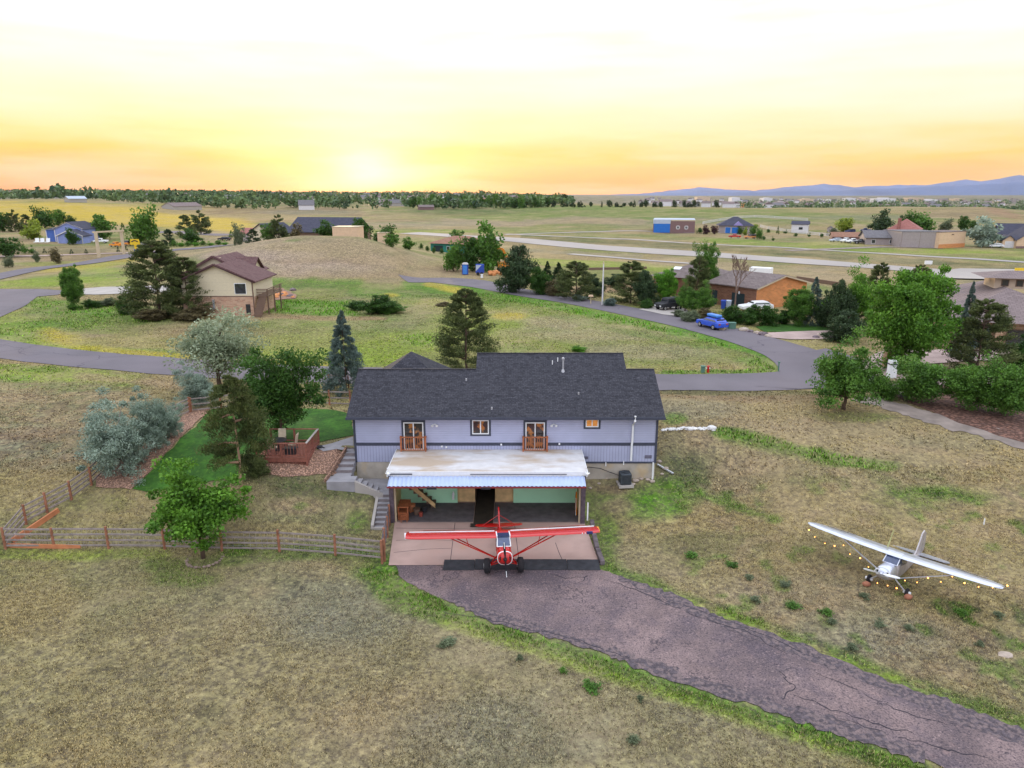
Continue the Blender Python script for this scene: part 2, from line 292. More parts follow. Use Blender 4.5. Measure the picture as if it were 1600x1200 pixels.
def rockmat(name, a, b, sc):
    m = mat(name, a, .9, var=.3, scale=2, bump=.0); nt = m.node_tree; v = nt.nodes.new('ShaderNodeTexVoronoi'); v.inputs['Scale'].default_value = sc; t = nt.nodes.new('ShaderNodeTexCoord'); nt.links.new(t.outputs['Object'], v.inputs[0])
    s_ = nt.nodes.new('ShaderNodeSeparateColor'); nt.links.new(v.outputs['Color'], s_.inputs[0]); colmix(m, s_.outputs[0], b); q = mth(m, 'GREATER_THAN', v.outputs['Distance'], .5); colmix(m, q, tuple(c*.3 for c in a), f=.8)
    bp = nt.nodes.new('ShaderNodeBump'); bp.inputs['Strength'].default_value = .8; bp.inputs['Distance'].default_value = .08; bp.invert = True; nt.links.new(v.outputs['Distance'], bp.inputs['Height']); nt.links.new(bp.outputs[0], nt.nodes['Principled BSDF'].inputs['Normal']); return m
M['gravel'] = rockmat('river rock', (.52, .30, .20), (.28, .17, .13), 9)
M['mulch'] = rockmat('red bark mulch', (.24, .12, .085), (.13, .075, .06), 4)
M['rail'] = mat('weathered grey rail', (.28, .23, .21), .9, var=.25, scale=3)
M['post'] = mat('red brown post', (.30, .13, .075), .85, var=.35, scale=3)
M['orangewood'] = mat('new orange board', (.52, .20, .09), .8, var=.15, scale=2)
M['timber'] = mat('old railway timber', (.13, .105, .11), .95, var=.4, scale=3, bump=.4)
M['red'] = mat('red aircraft paint', (.48, .012, .010), .22, var=.05, spec=.6)
M['silver'] = mat('polished aluminium', (.62, .64, .72), .32, .75, var=.08, scale=2)
M['silverdull'] = mat('dull aluminium', (.48, .44, .44), .45, .5, var=.15, scale=3)
M['acblack'] = mat('black paint', (.012, .012, .016), .35)
M['tyre'] = mat('tyre rubber', (.02, .018, .02), .85, var=.2)
M['perspex'] = mat('aircraft glass', (.04, .06, .13), .06, var=.3, spec=.9)
M['navy'] = mat('navy paint', (.02, .03, .12), .4)
M['chrome'] = mat('bare metal', (.6, .6, .6), .3, .8)
M['metal'] = mat('galvanised metal', (.45, .45, .47), .5, .4)
M['acunit'] = mat('condenser grey', (.055, .065, .075), .6, var=.2)
M['stone'] = mat('tan rock', (.42, .34, .28), .9, var=.3, scale=3, bump=.4)
M['whitestone'] = mat('white rock', (.70, .68, .66), .9, var=.2, scale=4)
M['darkstone'] = mat('purple grey rock', (.17, .13, .14), .9, var=.5, scale=3)
M['bulb'] = mat('glowing amber bulb', (1, .4, .1), .4, emit=(1, .34, .07, 6))
M['bluecar'] = mat('blue car paint', (.03, .09, .55), .2, spec=.7); M['bluebox'] = mat('light blue plastic', (.06, .22, .60), .35)
M['beige'] = mat('sun faded sling fabric', (.55, .46, .33), .8)
M['blk'] = mat('dark plastic', (.03, .03, .035), .5)
M['bark'] = mat('bark', (.10, .065, .045), .95, var=.35, scale=8)
M['palebark'] = mat('cut pale bark', (.40, .24, .16), .9, var=.35, scale=4)
M['greybark'] = mat('grey bark', (.22, .18, .15), .95, var=.3, scale=6)
M['drybranch'] = mat('dry branch', (.20, .13, .10), .95, var=.3)
M['cream'] = mat('cream stucco', (.66, .57, .40), .8, var=.05); lines(M['cream'], 2, 1.2, .04, (.45, .38, .28), .4)
M['brickred'] = mat('tan red brick', (.42, .22, .14), .85, var=.3, scale=2); brick(M['brickred'], .5, .18, 'walls', col2=(.55, .36, .24), mort=(.5, .42, .34))
M['orangebrick'] = mat('orange brick', (.66, .26, .09), .85, var=.12, scale=.8); brick(M['orangebrick'], .6, .22, 'walls', col2=(.50, .20, .07), mort=(.62, .34, .17))
M['darkbrick'] = mat('shaded red brick', (.23, .105, .065), .85, var=.2, scale=1); brick(M['darkbrick'], .6, .22, 'walls', col2=(.16, .07, .045), mort=(.25, .17, .12))
M['tanbrick'] = mat('tan sandstone wall', (.42, .27, .16), .85, var=.25, scale=1.5); brick(M['tanbrick'], .7, .3, 'walls', col2=(.32, .2, .12), mort=(.45, .35, .25))
def roofm(name, c, c2, ax='xy'):
    m = mat(name, c, .9, var=.3, scale=3, bump=.5, bscale=12); brick(m, .6, .3, ax, col2=c2, mort=tuple(q*.5 for q in c)); return m
M['roofbrown'] = roofm('brown shake roof', (.15, .115, .11), (.22, .175, .165)); M['roofmaroon'] = roofm('maroon shingle roof', (.12, .06, .06), (.16, .09, .085))
M['roofmauve'] = roofm('mauve tile roof', (.19, .145, .14), (.24, .185, .18)); M['roofslate'] = roofm('blue slate roof', (.045, .045, .07), (.07, .07, .10))
M['roofrust'] = roofm('rust tile roof', (.26, .13, .085), (.33, .18, .12)); M['roofgrey'] = roofm('grey roof', (.14, .13, .14), (.19, .18, .19)); M['roofred'] = roofm('red roof', (.30, .12, .10), (.36, .15, .13))
for n, c in dict(bluewall=(.07, .14, .42), palebluewall=(.24, .29, .55), greenwall=(.03, .20, .16), hblue=(.025, .15, .50), palegrey=(.42, .47, .55), brownbrick=(.20, .12, .115), greywall=(.33, .28, .27), peachwall=(.66, .46, .30), tan=(.52, .42, .28), tanwall=(.55, .42, .30), concwall=(.50, .47, .44), darkdoor=(.02, .035, .04), reddoor=(.3, .06, .04), yellowpaint=(.75, .50, .03), orangepaint=(.75, .26, .03), bluepl=(.03, .07, .35), greenbox=(.10, .20, .15), lavender=(.3, .25, .5), farwall=(.36, .33, .30), farwhite=(.65, .62, .62), brown=(.16, .10, .07)).items():
    M[n] = mat(n, c, .7, var=.08, scale=1.5)
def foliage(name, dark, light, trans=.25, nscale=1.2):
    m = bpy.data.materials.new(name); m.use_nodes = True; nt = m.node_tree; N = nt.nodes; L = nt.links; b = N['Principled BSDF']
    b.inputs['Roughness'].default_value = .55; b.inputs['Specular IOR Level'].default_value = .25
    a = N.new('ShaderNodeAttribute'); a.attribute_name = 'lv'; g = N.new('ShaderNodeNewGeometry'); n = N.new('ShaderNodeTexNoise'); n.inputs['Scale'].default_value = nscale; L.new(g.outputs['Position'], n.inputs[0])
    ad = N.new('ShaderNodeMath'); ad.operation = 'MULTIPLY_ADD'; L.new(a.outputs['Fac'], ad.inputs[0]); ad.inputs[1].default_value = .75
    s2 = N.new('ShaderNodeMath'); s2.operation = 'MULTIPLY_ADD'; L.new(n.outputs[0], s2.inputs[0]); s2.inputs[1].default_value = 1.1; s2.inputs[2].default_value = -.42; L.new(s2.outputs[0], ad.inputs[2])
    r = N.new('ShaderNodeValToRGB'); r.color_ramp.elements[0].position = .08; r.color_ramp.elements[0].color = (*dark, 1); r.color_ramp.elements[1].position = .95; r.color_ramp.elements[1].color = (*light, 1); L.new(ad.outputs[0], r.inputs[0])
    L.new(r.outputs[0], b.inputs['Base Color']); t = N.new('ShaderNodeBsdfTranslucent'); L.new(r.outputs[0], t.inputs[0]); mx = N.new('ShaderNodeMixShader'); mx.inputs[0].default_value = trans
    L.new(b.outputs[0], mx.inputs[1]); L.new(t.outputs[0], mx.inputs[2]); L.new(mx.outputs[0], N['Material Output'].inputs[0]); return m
L_ = {}
L_['bright'] = foliage('bright green leaves', (.018, .075, .008), (.18, .42, .035)); L_['leafy'] = foliage('mid bright leaves', (.014, .058, .008), (.17, .36, .035)); L_['mid'] = foliage('mid green leaves', (.018, .055, .010), (.14, .29, .04)); L_['deep'] = foliage('deep green leaves', (.010, .036, .007), (.075, .17, .025))
L_['yg'] = foliage('yellow green leaves', (.10, .18, .015), (.36, .42, .05)); L_['pine'] = foliage('pine needles', (.018, .032, .010), (.18, .22, .07), .15); L_['olivepine'] = foliage('olive pine needles', (.022, .042, .012), (.17, .20, .06), .2)
L_['spruce'] = foliage('blue spruce needles', (.03, .055, .042), (.20, .27, .23), .1); L_['sage'] = foliage('silver sage leaves', (.075, .12, .09), (.46, .56, .44), .25); L_['palesage'] = foliage('pale olive leaves', (.11, .15, .08), (.42, .48, .31), .25)
L_['juniper'] = foliage('juniper foliage', (.010, .028, .012), (.075, .12, .045), .1); L_['brownish'] = foliage('bronze foliage', (.06, .05, .025), (.20, .16, .07), .2); L_['plum'] = foliage('plum leaves', (.035, .018, .02), (.11, .05, .055), .2)
L_['far'] = foliage('distant green leaves', (.025, .06, .028), (.17, .25, .08), .1, .02); L_['olive'] = foliage('grey olive leaves', (.06, .08, .04), (.20, .24, .13), .2)

# ---------------------------------------------------------------- object helpers
def tag(o, label=None, cat=None, group=None, kind=None):
    if label: o['label'] = label
    if cat: o['category'] = cat
    if group: o['group'] = group
    if kind: o['kind'] = kind
    return o
def empty(name, loc, rz=0, label=None, cat=None, group=None):
    o = bpy.data.objects.new(name, None); COL.objects.link(o); o.location = tuple(float(v) for v in loc); o.rotation_euler = (0, 0, rz); o.empty_display_size = .2
    return tag(o, label, cat, group)
class MB:
    def __init__(s, mtx=None): s.v = []; s.f = []; s.m = mtx; s.mi = []; s.cur = 0
    def _add(s, vs, fs):
        o = len(s.v)
        if s.m is not None: vs = [tuple(s.m @ Vector(v)) for v in vs]
        s.v += [tuple(map(float, v)) for v in vs]; s.f += [tuple(i+o for i in f) for f in fs]; s.mi += [s.cur]*len(fs); return s
    def box(s, x0, y0, z0, x1, y1, z1):
        return s._add([(x0, y0, z0), (x1, y0, z0), (x1, y1, z0), (x0, y1, z0), (x0, y0, z1), (x1, y0, z1), (x1, y1, z1), (x0, y1, z1)], [(3, 2, 1, 0), (4, 5, 6, 7), (0, 1, 5, 4), (1, 2, 6, 5), (2, 3, 7, 6), (3, 0, 4, 7)])
    def prism(s, poly, ax, a, b):    # polygon in the two other axes, extruded on ax
        def p(u, v, w): return {'x': (w, u, v), 'y': (u, w, v), 'z': (u, v, w)}[ax]
        n = len(poly); vs = [p(u, v, a) for u, v in poly]+[p(u, v, b) for u, v in poly]
        return s._add(vs, [tuple(range(n))[::-1], tuple(range(n, 2*n))]+[(i, (i+1) % n, n+(i+1) % n, n+i) for i in range(n)])
    def tube(s, pts, r, n=6, cap=True):
        pts = [Vector(tuple(map(float, p))) for p in pts]; rr = r if isinstance(r, (list, tuple)) else [r]*len(pts); vs = []; fs = []
        for i, p in enumerate(pts):
            d = (pts[min(i+1, len(pts)-1)]-pts[max(i-1, 0)]).normalized(); a = d.orthogonal().normalized() if abs(d.z) > .9 else d.cross(Vector((0, 0, 1))).normalized(); b = d.cross(a)
            for k in range(n): t = 2*PI*k/n+PI/n; vs.append(p+(a*math.cos(t)+b*math.sin(t))*rr[i])
        for i in range(len(pts)-1):
            for k in range(n): fs.append((i*n+k, i*n+(k+1) % n, (i+1)*n+(k+1) % n, (i+1)*n+k))
        if cap: fs += [tuple(range(n))[::-1], tuple(range((len(pts)-1)*n, len(pts)*n))]
        return s._add(vs, fs)
    def bar(s, a, b, w, h):   # rectangular bar between two points, h vertical
        a = Vector(tuple(map(float, a))); b = Vector(tuple(map(float, b))); d = (b-a).normalized(); x = d.cross(Vector((0, 0, 1)))
        x = Vector((1, 0, 0)) if x.length < .01 else x.normalized(); z = x.cross(d).normalized(); vs = []
        for p in (a, b):
            for i, j in ((-1, -1), (1, -1), (1, 1), (-1, 1)): vs.append(p+x*w/2*i+z*h/2*j)
        return s._add(vs, [(0, 1, 2, 3)[::-1], (4, 5, 6, 7), (0, 1, 5, 4), (1, 2, 6, 5), (2, 3, 7, 6), (3, 0, 4, 7)])
    def loft(s, rings, cap=True):
        n = len(rings[0]); vs = [p for r in rings for p in r]; fs = []
        for i in range(len(rings)-1):
            for k in range(n): fs.append((i*n+k, i*n+(k+1) % n, (i+1)*n+(k+1) % n, (i+1)*n+k))
        if cap: fs += [tuple(range(n))[::-1], tuple(range((len(rings)-1)*n, len(rings)*n))]
        return s._add(vs, fs)
    def poly(s, pts): return s._add(pts, [tuple(range(len(pts)))])
    def blob(s, c, r, seed=0, sub=2, rough=.25, flat=1):
        bm = bmesh.new(); bmesh.ops.create_icosphere(bm, subdivisions=sub, radius=1); rr = random.Random(seed); vs = []
        ph = [(rr.uniform(1, 3), rr.uniform(0, 6), rr.uniform(0, 6), rr.uniform(0, 6)) for _ in range(4)]
        for v in bm.verts:
            q = 1+rough*sum(math.sin(f*v.co.x*2+a)*math.sin(f*v.co.y*2+b)*math.cos(f*v.co.z*2+c_) for f, a, b, c_ in ph)/2
            R = r if isinstance(r, (tuple, list)) else (r, r, r); vs.append((c[0]+v.co.x*R[0]*q, c[1]+v.co.y*R[1]*q, c[2]+v.co.z*R[2]*q*flat))
        fs = [tuple(v.index for v in f.verts) for f in bm.faces]; bm.free(); return s._add(vs, fs)
    def build(s, name, m, parent=None, smooth=False, label=None, bevel=0):
        me = bpy.data.meshes.new(name); me.from_pydata(s.v, [], s.f)
        ms = m if isinstance(m, (list, tuple)) else [m]
        for q in ms: me.materials.append(q)
        if len(ms) > 1: me.polygons.foreach_set('material_index', s.mi)
        bm = bmesh.new(); bm.from_mesh(me); bmesh.ops.recalc_face_normals(bm, faces=bm.faces); bm.to_mesh(me); bm.free()
        if smooth: me.polygons.foreach_set('use_smooth', [True]*len(me.polygons))
        me.update(); o = bpy.data.objects.new(name, me); COL.objects.link(o)
        if parent: o.parent = parent
        if label: o['label'] = label
        if bevel: md = o.modifiers.new('bevel', 'BEVEL'); md.width = bevel; md.segments = 2; md.limit_method = 'ANGLE'
        return o
def copy_tree(o, parent=None):
    c = o.copy(); COL.objects.link(c); c.parent = parent
    for ch in list(o.children): copy_tree(ch, c)
    return c
EXCL = []
def drape_poly(name, pts, m, step=1.0, off=.05, kind='structure', thick=0):
    EXCL.append(('p', pts))
    bm = bmesh.new(); vs = [bm.verts.new((float(x), float(y), 0)) for x, y in pts]; bm.faces.new(vs)
    bmesh.ops.triangulate(bm, faces=bm.faces)
    xs = [p[0] for p in pts]; ys = [p[1] for p in pts]
    for ax, lo, hi, no in ((0, min(xs), max(xs), (1, 0, 0)), (1, min(ys), max(ys), (0, 1, 0))):
        k = math.ceil(lo/step)*step
        while k < hi:
            c = [0, 0, 0]; c[ax] = k; bmesh.ops.bisect_plane(bm, geom=bm.verts[:]+bm.edges[:]+bm.faces[:], plane_co=c, plane_no=no); k += step
    for v in bm.verts: v.co.z = float(H(v.co.x, v.co.y))+off
    me = bpy.data.meshes.new(name); bmesh.ops.recalc_face_normals(bm, faces=bm.faces); bm.to_mesh(me); bm.free(); me.materials.append(m)
    me.polygons.foreach_set('use_smooth', [True]*len(me.polygons))
    o = bpy.data.objects.new(name, me); COL.objects.link(o)
    if kind: o['kind'] = kind
    return o
def wpts(*px): return [tuple(P(a, b)[:2]) for a, b in px]
def ragged(pts, step, amp, seed=0):
    out = []; rr = random.Random(seed); n = len(pts)
    for i in range(n):
        a = np.array(pts[i]); b = np.array(pts[(i+1) % n]); L = np.linalg.norm(b-a); k = max(1, int(L/step))
        for j in range(k):
            p = a+(b-a)*j/k; nn = np.array([-(b-a)[1], (b-a)[0]])/max(L, 1e-6); out.append(tuple(p+nn*rr.uniform(-amp, amp)))
    return out
def cr(pts, n=8):   # catmull-rom
    pts = [np.array(p, float) for p in pts]; q = [2*pts[0]-pts[1]]+pts+[2*pts[-1]-pts[-2]]; out = []
    for i in range(1, len(q)-2):
        a, b, c, d = q[i-1:i+3]
        for k in range(n): t = k/n; out.append(.5*((2*b)+(-a+c)*t+(2*a-5*b+4*c-d)*t*t+(-a+3*b-3*c+d)*t**3))
    out.append(pts[-1]); return out
def ribbon(name, pts, width, m, off=.05, n=10, cross=5, kind='structure', rag=0):
    c = cr(pts, n); vs = []; fs = []; rr = random.Random(len(pts)); EXCL.append(('l', pts, (width if np.isscalar(width) else max(width))/2+.1))
    for i, p in enumerate(c):
        d = c[min(i+1, len(c)-1)]-c[max(i-1, 0)]; d = d/np.linalg.norm(d); nn = np.array([-d[1], d[0]]); w = width if np.isscalar(width) else np.interp(i/(len(c)-1), np.linspace(0, 1, len(width)), width)
        for k in range(cross+1):
            q = p+nn*w*(k/cross-.5)+(nn*rr.uniform(-rag, rag) if k in (0, cross) else 0); vs.append((q[0], q[1], float(H(q[0], q[1]))+off))
    for i in range(len(c)-1):
        for k in range(cross): a = i*(cross+1)+k; fs.append((a, a+1, a+cross+2, a+cross+1))
    mb = MB(); mb._add(vs, fs); o = mb.build(name, m, smooth=True)
    if kind: o['kind'] = kind
    return o
# ---------------------------------------------------------------- the ground: one sheet, its soil and grass colours surveyed
C_ = dict(dry=(.385, .295, .135), sage=(.30, .265, .15), grn=(.115, .225, .022), bright=(.105, .29, .012), yel=(.52, .42, .04), straw=(.40, .29, .165), pink=(.34, .27, .175), dirt=(.38, .22, .13), dgrn=(.07, .11, .03), cool=(.265, .255, .18), gold=(.66, .47, .05), grey=(.46, .345, .25), ygrn=(.29, .40, .035), brown=(.26, .17, .10), town=(.22, .22, .23))
ST = [  # kind, points, half width (px), colour, strength
('e', (800, 1050), (900, 190), 'sage', .9), ('e', (250, 1080), (420, 150), 'dry', .45), ('e', (1400, 900), (330, 180), 'dry', .7), ('e', (520, 960), (120, 60), 'cool', .6), ('e', (60, 960), (90, 60), 'dry', .6), ('e', (600, 1130), (120, 60), 'straw', .35),
('e', (800, 1150), (180, 60), 'cool', .5), ('e', (1450, 1010), (160, 45), 'pink', .55), ('e', (1250, 930), (120, 35), 'pink', .6), ('e', (1350, 990), (120, 40), 'cool', .5),
('l', [(595, 880), (625, 925), (700, 962), (800, 992), (960, 1045), (1110, 1095), (1300, 1155), (1420, 1200)], 15, 'grn', .85), ('l', [(700, 975), (900, 1040), (1120, 1112), (1300, 1172)], 8, 'ygrn', .5),
('l', [(600, 880), (640, 925), (700, 950), (800, 984), (960, 1033), (1110, 1083), (1300, 1147)], 6, 'bright', .5), ('l', [(560, 870), (600, 900), (640, 945)], 16, 'grn', .6),
('l', [(940, 890), (1000, 905), (1100, 950), (1250, 1003), (1400, 1060), (1600, 1135)], 13, 'grn', .7), ('l', [(1000, 915), (1200, 985), (1400, 1062)], 6, 'ygrn', .5), ('l', [(930, 780), (935, 830), (950, 885)], 16, 'grn', .8),
('l', [(250, 885), (400, 868), (480, 862), (560, 872)], 12, 'grn', .6), ('l', [(0, 865), (120, 868), (250, 865)], 8, 'ygrn', .55), ('e', (290, 905), (60, 16), 'grn', .7), ('e', (370, 860), (30, 10), 'grn', .9), ('e', (540, 880), (60, 14), 'straw', .5), ('e', (500, 890), (70, 20), 'straw', .35),
('l', [(150, 755), (220, 745), (400, 745), (470, 757), (560, 775)], 9, 'dgrn', .75), ('e', (470, 770), (90, 18), 'dgrn', .75), ('e', (560, 815), (22, 26), 'grn', .8), ('e', (465, 790), (55, 16), 'straw', .85), ('e', (470, 790), (14, 7), 'grn', .8), ('e', (200, 790), (90, 25), 'dry', .6), ('e', (150, 785), (60, 14), 'grn', .3), ('e', (440, 830), (80, 18), 'dry', .7), ('e', (380, 770), (50, 12), 'straw', .3),
('e', (70, 640), (160, 60), 'pink', .55), ('e', (50, 700), (140, 35), 'cool', .6), ('e', (40, 770), (60, 30), 'dry', .6), ('e', (110, 690), (70, 15), 'dgrn', .4), ('e', (60, 680), (80, 12), 'brown', .5), ('e', (30, 622), (60, 10), 'straw', .7), ('e', (170, 650), (60, 8), 'dgrn', .3),
('l', [(-40, 578), (60, 585), (130, 588), (200, 596)], 13, 'ygrn', .8), ('l', [(130, 588), (200, 596), (280, 602), (300, 606)], 8, 'straw', .75), ('l', [(-30, 590), (40, 592)], 6, 'bright', .5), ('l', [(-40, 572), (100, 578)], 6, 'grn', .6), ('e', (120, 605), (120, 6), 'grn', .4),
('l', [(1040, 616), (1120, 618), (1270, 622)], 9, 'brown', .8), ('l', [(1040, 613), (1260, 614)], 5, 'dgrn', .6), ('e', (1080, 640), (90, 16), 'cool', .6), ('e', (1230, 670), (160, 22), 'pink', .35), ('e', (1330, 652), (70, 9), 'grn', .6), ('e', (1290, 655), (40, 8), 'dirt', .25), ('e', (1055, 655), (22, 10), 'bright', .6),
('l', [(1130, 675), (1180, 685), (1240, 700), (1310, 720), (1390, 728)], 8, 'bright', .75), ('l', [(1150, 680), (1300, 716)], 12, 'grn', .6), ('e', (1460, 775), (110, 20), 'grn', .75), ('e', (1440, 770), (60, 8), 'bright', .3), ('e', (1400, 800), (90, 12), 'dgrn', .3),
('e', (1060, 740), (60, 40), 'dgrn', .7), ('e', (1035, 772), (65, 30), 'grn', .95), ('e', (1020, 790), (50, 26), 'bright', .6), ('l', [(1100, 770), (1160, 795), (1210, 812)], 7, 'bright', .6), ('e', (950, 765), (35, 9), 'brown', .7), ('e', (965, 790), (28, 12), 'straw', .65), ('e', (1120, 850), (80, 22), 'dgrn', .45), ('e', (1180, 730), (70, 20), 'straw', .55), ('e', (1120, 760), (25, 18), 'straw', .5), ('e', (1060, 820), (60, 14), 'dry', .5), ('e', (1540, 830), (60, 12), 'straw', .6), ('e', (1350, 880), (120, 20), 'brown', .35), ('e', (1300, 860), (70, 25), 'dgrn', .25),
('e', (1480, 690), (90, 14), 'sage', .6), ('e', (1550, 760), (60, 14), 'dry', .5),
# meadow inside the loop road
('e', (750, 520), (560, 70), 'ygrn', .35), ('e', (560, 540), (220, 28), 'ygrn', .5), ('e', (860, 505), (200, 20), 'ygrn', .3), ('e', (500, 455), (160, 14), 'grn', .5), ('e', (1100, 555), (120, 16), 'grn', .45), ('e', (760, 475), (120, 10), 'ygrn', .4), ('e', (180, 500), (130, 22), 'grn', .6), ('e', (100, 500), (90, 26), 'bright', .4), ('e', (470, 525), (130, 22), 'straw', .35), ('e', (330, 515), (120, 14), 'brown', .55), ('e', (950, 520), (160, 14), 'grey', .5), ('e', (880, 505), (70, 12), 'grey', .6), ('e', (1010, 550), (110, 14), 'grey', .5), ('e', (600, 500), (90, 20), 'sage', .6),
('l', [(640, 446), (740, 455), (830, 470), (900, 485), (1000, 505), (1100, 527), (1190, 548), (1250, 570)], 7, 'bright', .95), ('l', [(1040, 583), (1150, 583), (1250, 574)], 6, 'bright', .8), ('e', (1210, 565), (60, 12), 'bright', .75), ('l', [(760, 468), (1000, 520), (1100, 540)], 7, 'grn', .5),
('l', [(420, 440), (560, 450), (700, 458), (780, 475)], 9, 'grn', .7), ('l', [(560, 455), (640, 470)], 8, 'bright', .4), ('e', (560, 510), (50, 18), 'grn', .4), ('e', (800, 545), (45, 10), 'grn', .5), ('e', (660, 530), (40, 12), 'bright', .5), ('e', (600, 565), (90, 9), 'ygrn', .7), ('e', (870, 560), (60, 6), 'grn', .4),
('e', (795, 494), (28, 6), 'yel', .95), ('e', (610, 461), (20, 4), 'yel', .8), ('e', (585, 493), (70, 10), 'grn', .5), ('l', [(670, 445), (725, 455)], 4, 'yel', .85),
('l', [(430, 478), (480, 480), (540, 484)], 12, 'bright', .9), ('e', (480, 482), (62, 14), 'bright', .9), ('l', [(400, 492), (440, 494), (500, 497), (600, 498)], 3, 'dirt', .7), ('e', (380, 498), (60, 5), 'dirt', .6),
('l', [(20, 470), (90, 478), (180, 487), (230, 492)], 14, 'bright', .75), ('l', [(0, 520), (60, 540), (160, 552), (260, 556)], 12, 'bright', .7), ('l', [(0, 500), (40, 530), (130, 548)], 18, 'ygrn', .6), ('l', [(70, 515), (110, 540), (200, 552), (300, 560)], 7, 'yel', .8), ('e', (90, 528), (40, 10), 'yel', .5), ('e', (30, 515), (50, 20), 'bright', .5),
('l', [(60, 440), (160, 433), (280, 425)], 10, 'bright', .6), ('l', [(0, 445), (100, 440), (200, 440)], 7, 'ygrn', .8), ('l', [(70, 422), (150, 415), (210, 405)], 5, 'yel', .8), ('e', (240, 415), (60, 8), 'straw', .5), ('e', (160, 422), (40, 6), 'ygrn', .7), ('e', (450, 570), (90, 6), 'yel', .45), ('e', (470, 573), (50, 4), 'yel', .6),
('l', [(440, 428), (520, 428), (640, 430), (700, 428)], 5, 'straw', .9), ('e', (700, 422), (60, 6), 'brown', .7), ('l', [(430, 437), (560, 440)], 5, 'bright', .5),
# mound
('e', (480, 400), (180, 30), 'grey', .9), ('e', (520, 392), (120, 18), 'dry', .6), ('e', (480, 408), (150, 5), 'brown', .45), ('e', (400, 400), (110, 9), 'grey', .8), ('e', (460, 376), (18, 2), 'grn', .6), ('e', (590, 408), (70, 10), 'straw', .6), ('e', (620, 396), (20, 3), 'dgrn', .4),
# right middle
('l', [(840, 400), (1000, 404), (1200, 428), (1400, 450)], 9, 'dry', .7), ('l', [(800, 408), (960, 414), (1100, 425)], 6, 'ygrn', .7), ('l', [(820, 392), (1000, 400)], 3, 'cool', .5), ('l', [(870, 450), (930, 452), (1000, 446)], 6, 'dirt', .8), ('e', (1250, 455), (60, 12), 'grn', .9), ('l', [(1030, 408), (1250, 425), (1480, 448)], 8, 'grey', .35),
('l', [(820, 370), (1000, 380), (1300, 400), (1600, 420)], 4, 'dgrn', .6), ('l', [(820, 366), (1000, 368), (1200, 380), (1400, 395), (1600, 403)], 4, 'grn', .4), ('l', [(1100, 375), (1300, 388), (1600, 400)], 4, 'ygrn', .5), ('l', [(1450, 390), (1600, 398)], 5, 'ygrn', .7), ('e', (1560, 398), (90, 3), 'brown', .5),
('e', (1300, 380), (70, 4), 'ygrn', .5), ('e', (1020, 345), (240, 7), 'cool', .35),
('e', (880, 335), (300, 13), 'grn', .7), ('e', (720, 330), (110, 6), 'dgrn', .6), ('e', (900, 325), (120, 4), 'grn', .7), ('l', [(700, 345), (800, 350), (900, 343), (1000, 346)], 5, 'pink', .8), ('e', (930, 346), (70, 5), 'straw', .5), ('e', (660, 350), (110, 5), 'cool', .5), ('e', (600, 361), (120, 4), 'grn', .5), ('e', (680, 362), (130, 3), 'ygrn', .5), ('e', (620, 344), (90, 4), 'brown', .4), ('e', (640, 336), (120, 3), 'brown', .35), ('e', (1000, 352), (50, 3), 'pink', .4),
('e', (1130, 328), (130, 5), 'grn', .6), ('e', (1250, 340), (160, 12), 'grn', .55), ('e', (1500, 332), (100, 8), 'brown', .55), ('e', (1400, 330), (180, 4), 'dry', .7), ('l', [(1545, 325), (1590, 340)], 5, 'dirt', .8), ('e', (1350, 340), (120, 4), 'cool', .5), ('e', (1250, 325), (260, 2.5), 'dry', .6),
# left far
('l', [(-300, 325), (0, 327), (100, 328), (200, 338), (300, 345), (370, 352)], 13, 'gold', 1.0), ('e', (120, 335), (260, 16), 'gold', .9), ('e', (300, 345), (90, 9), 'gold', .6), ('l', [(250, 328), (330, 334), (430, 340), (520, 346)], 6, 'dry', .95), ('l', [(330, 330), (450, 328), (560, 332)], 6, 'brown', .65), ('e', (480, 332), (90, 4), 'cool', .5), ('e', (420, 345), (60, 4), 'dirt', .35),
('e', (80, 400), (160, 14), 'brown', .5), ('e', (60, 392), (120, 6), 'dgrn', .4), ('e', (40, 375), (60, 4), 'brown', .5), ('e', (250, 383), (110, 6), 'grn', .5), ('e', (200, 370), (120, 4), 'grn', .4), ('e', (100, 412), (120, 4), 'ygrn', .5),
]
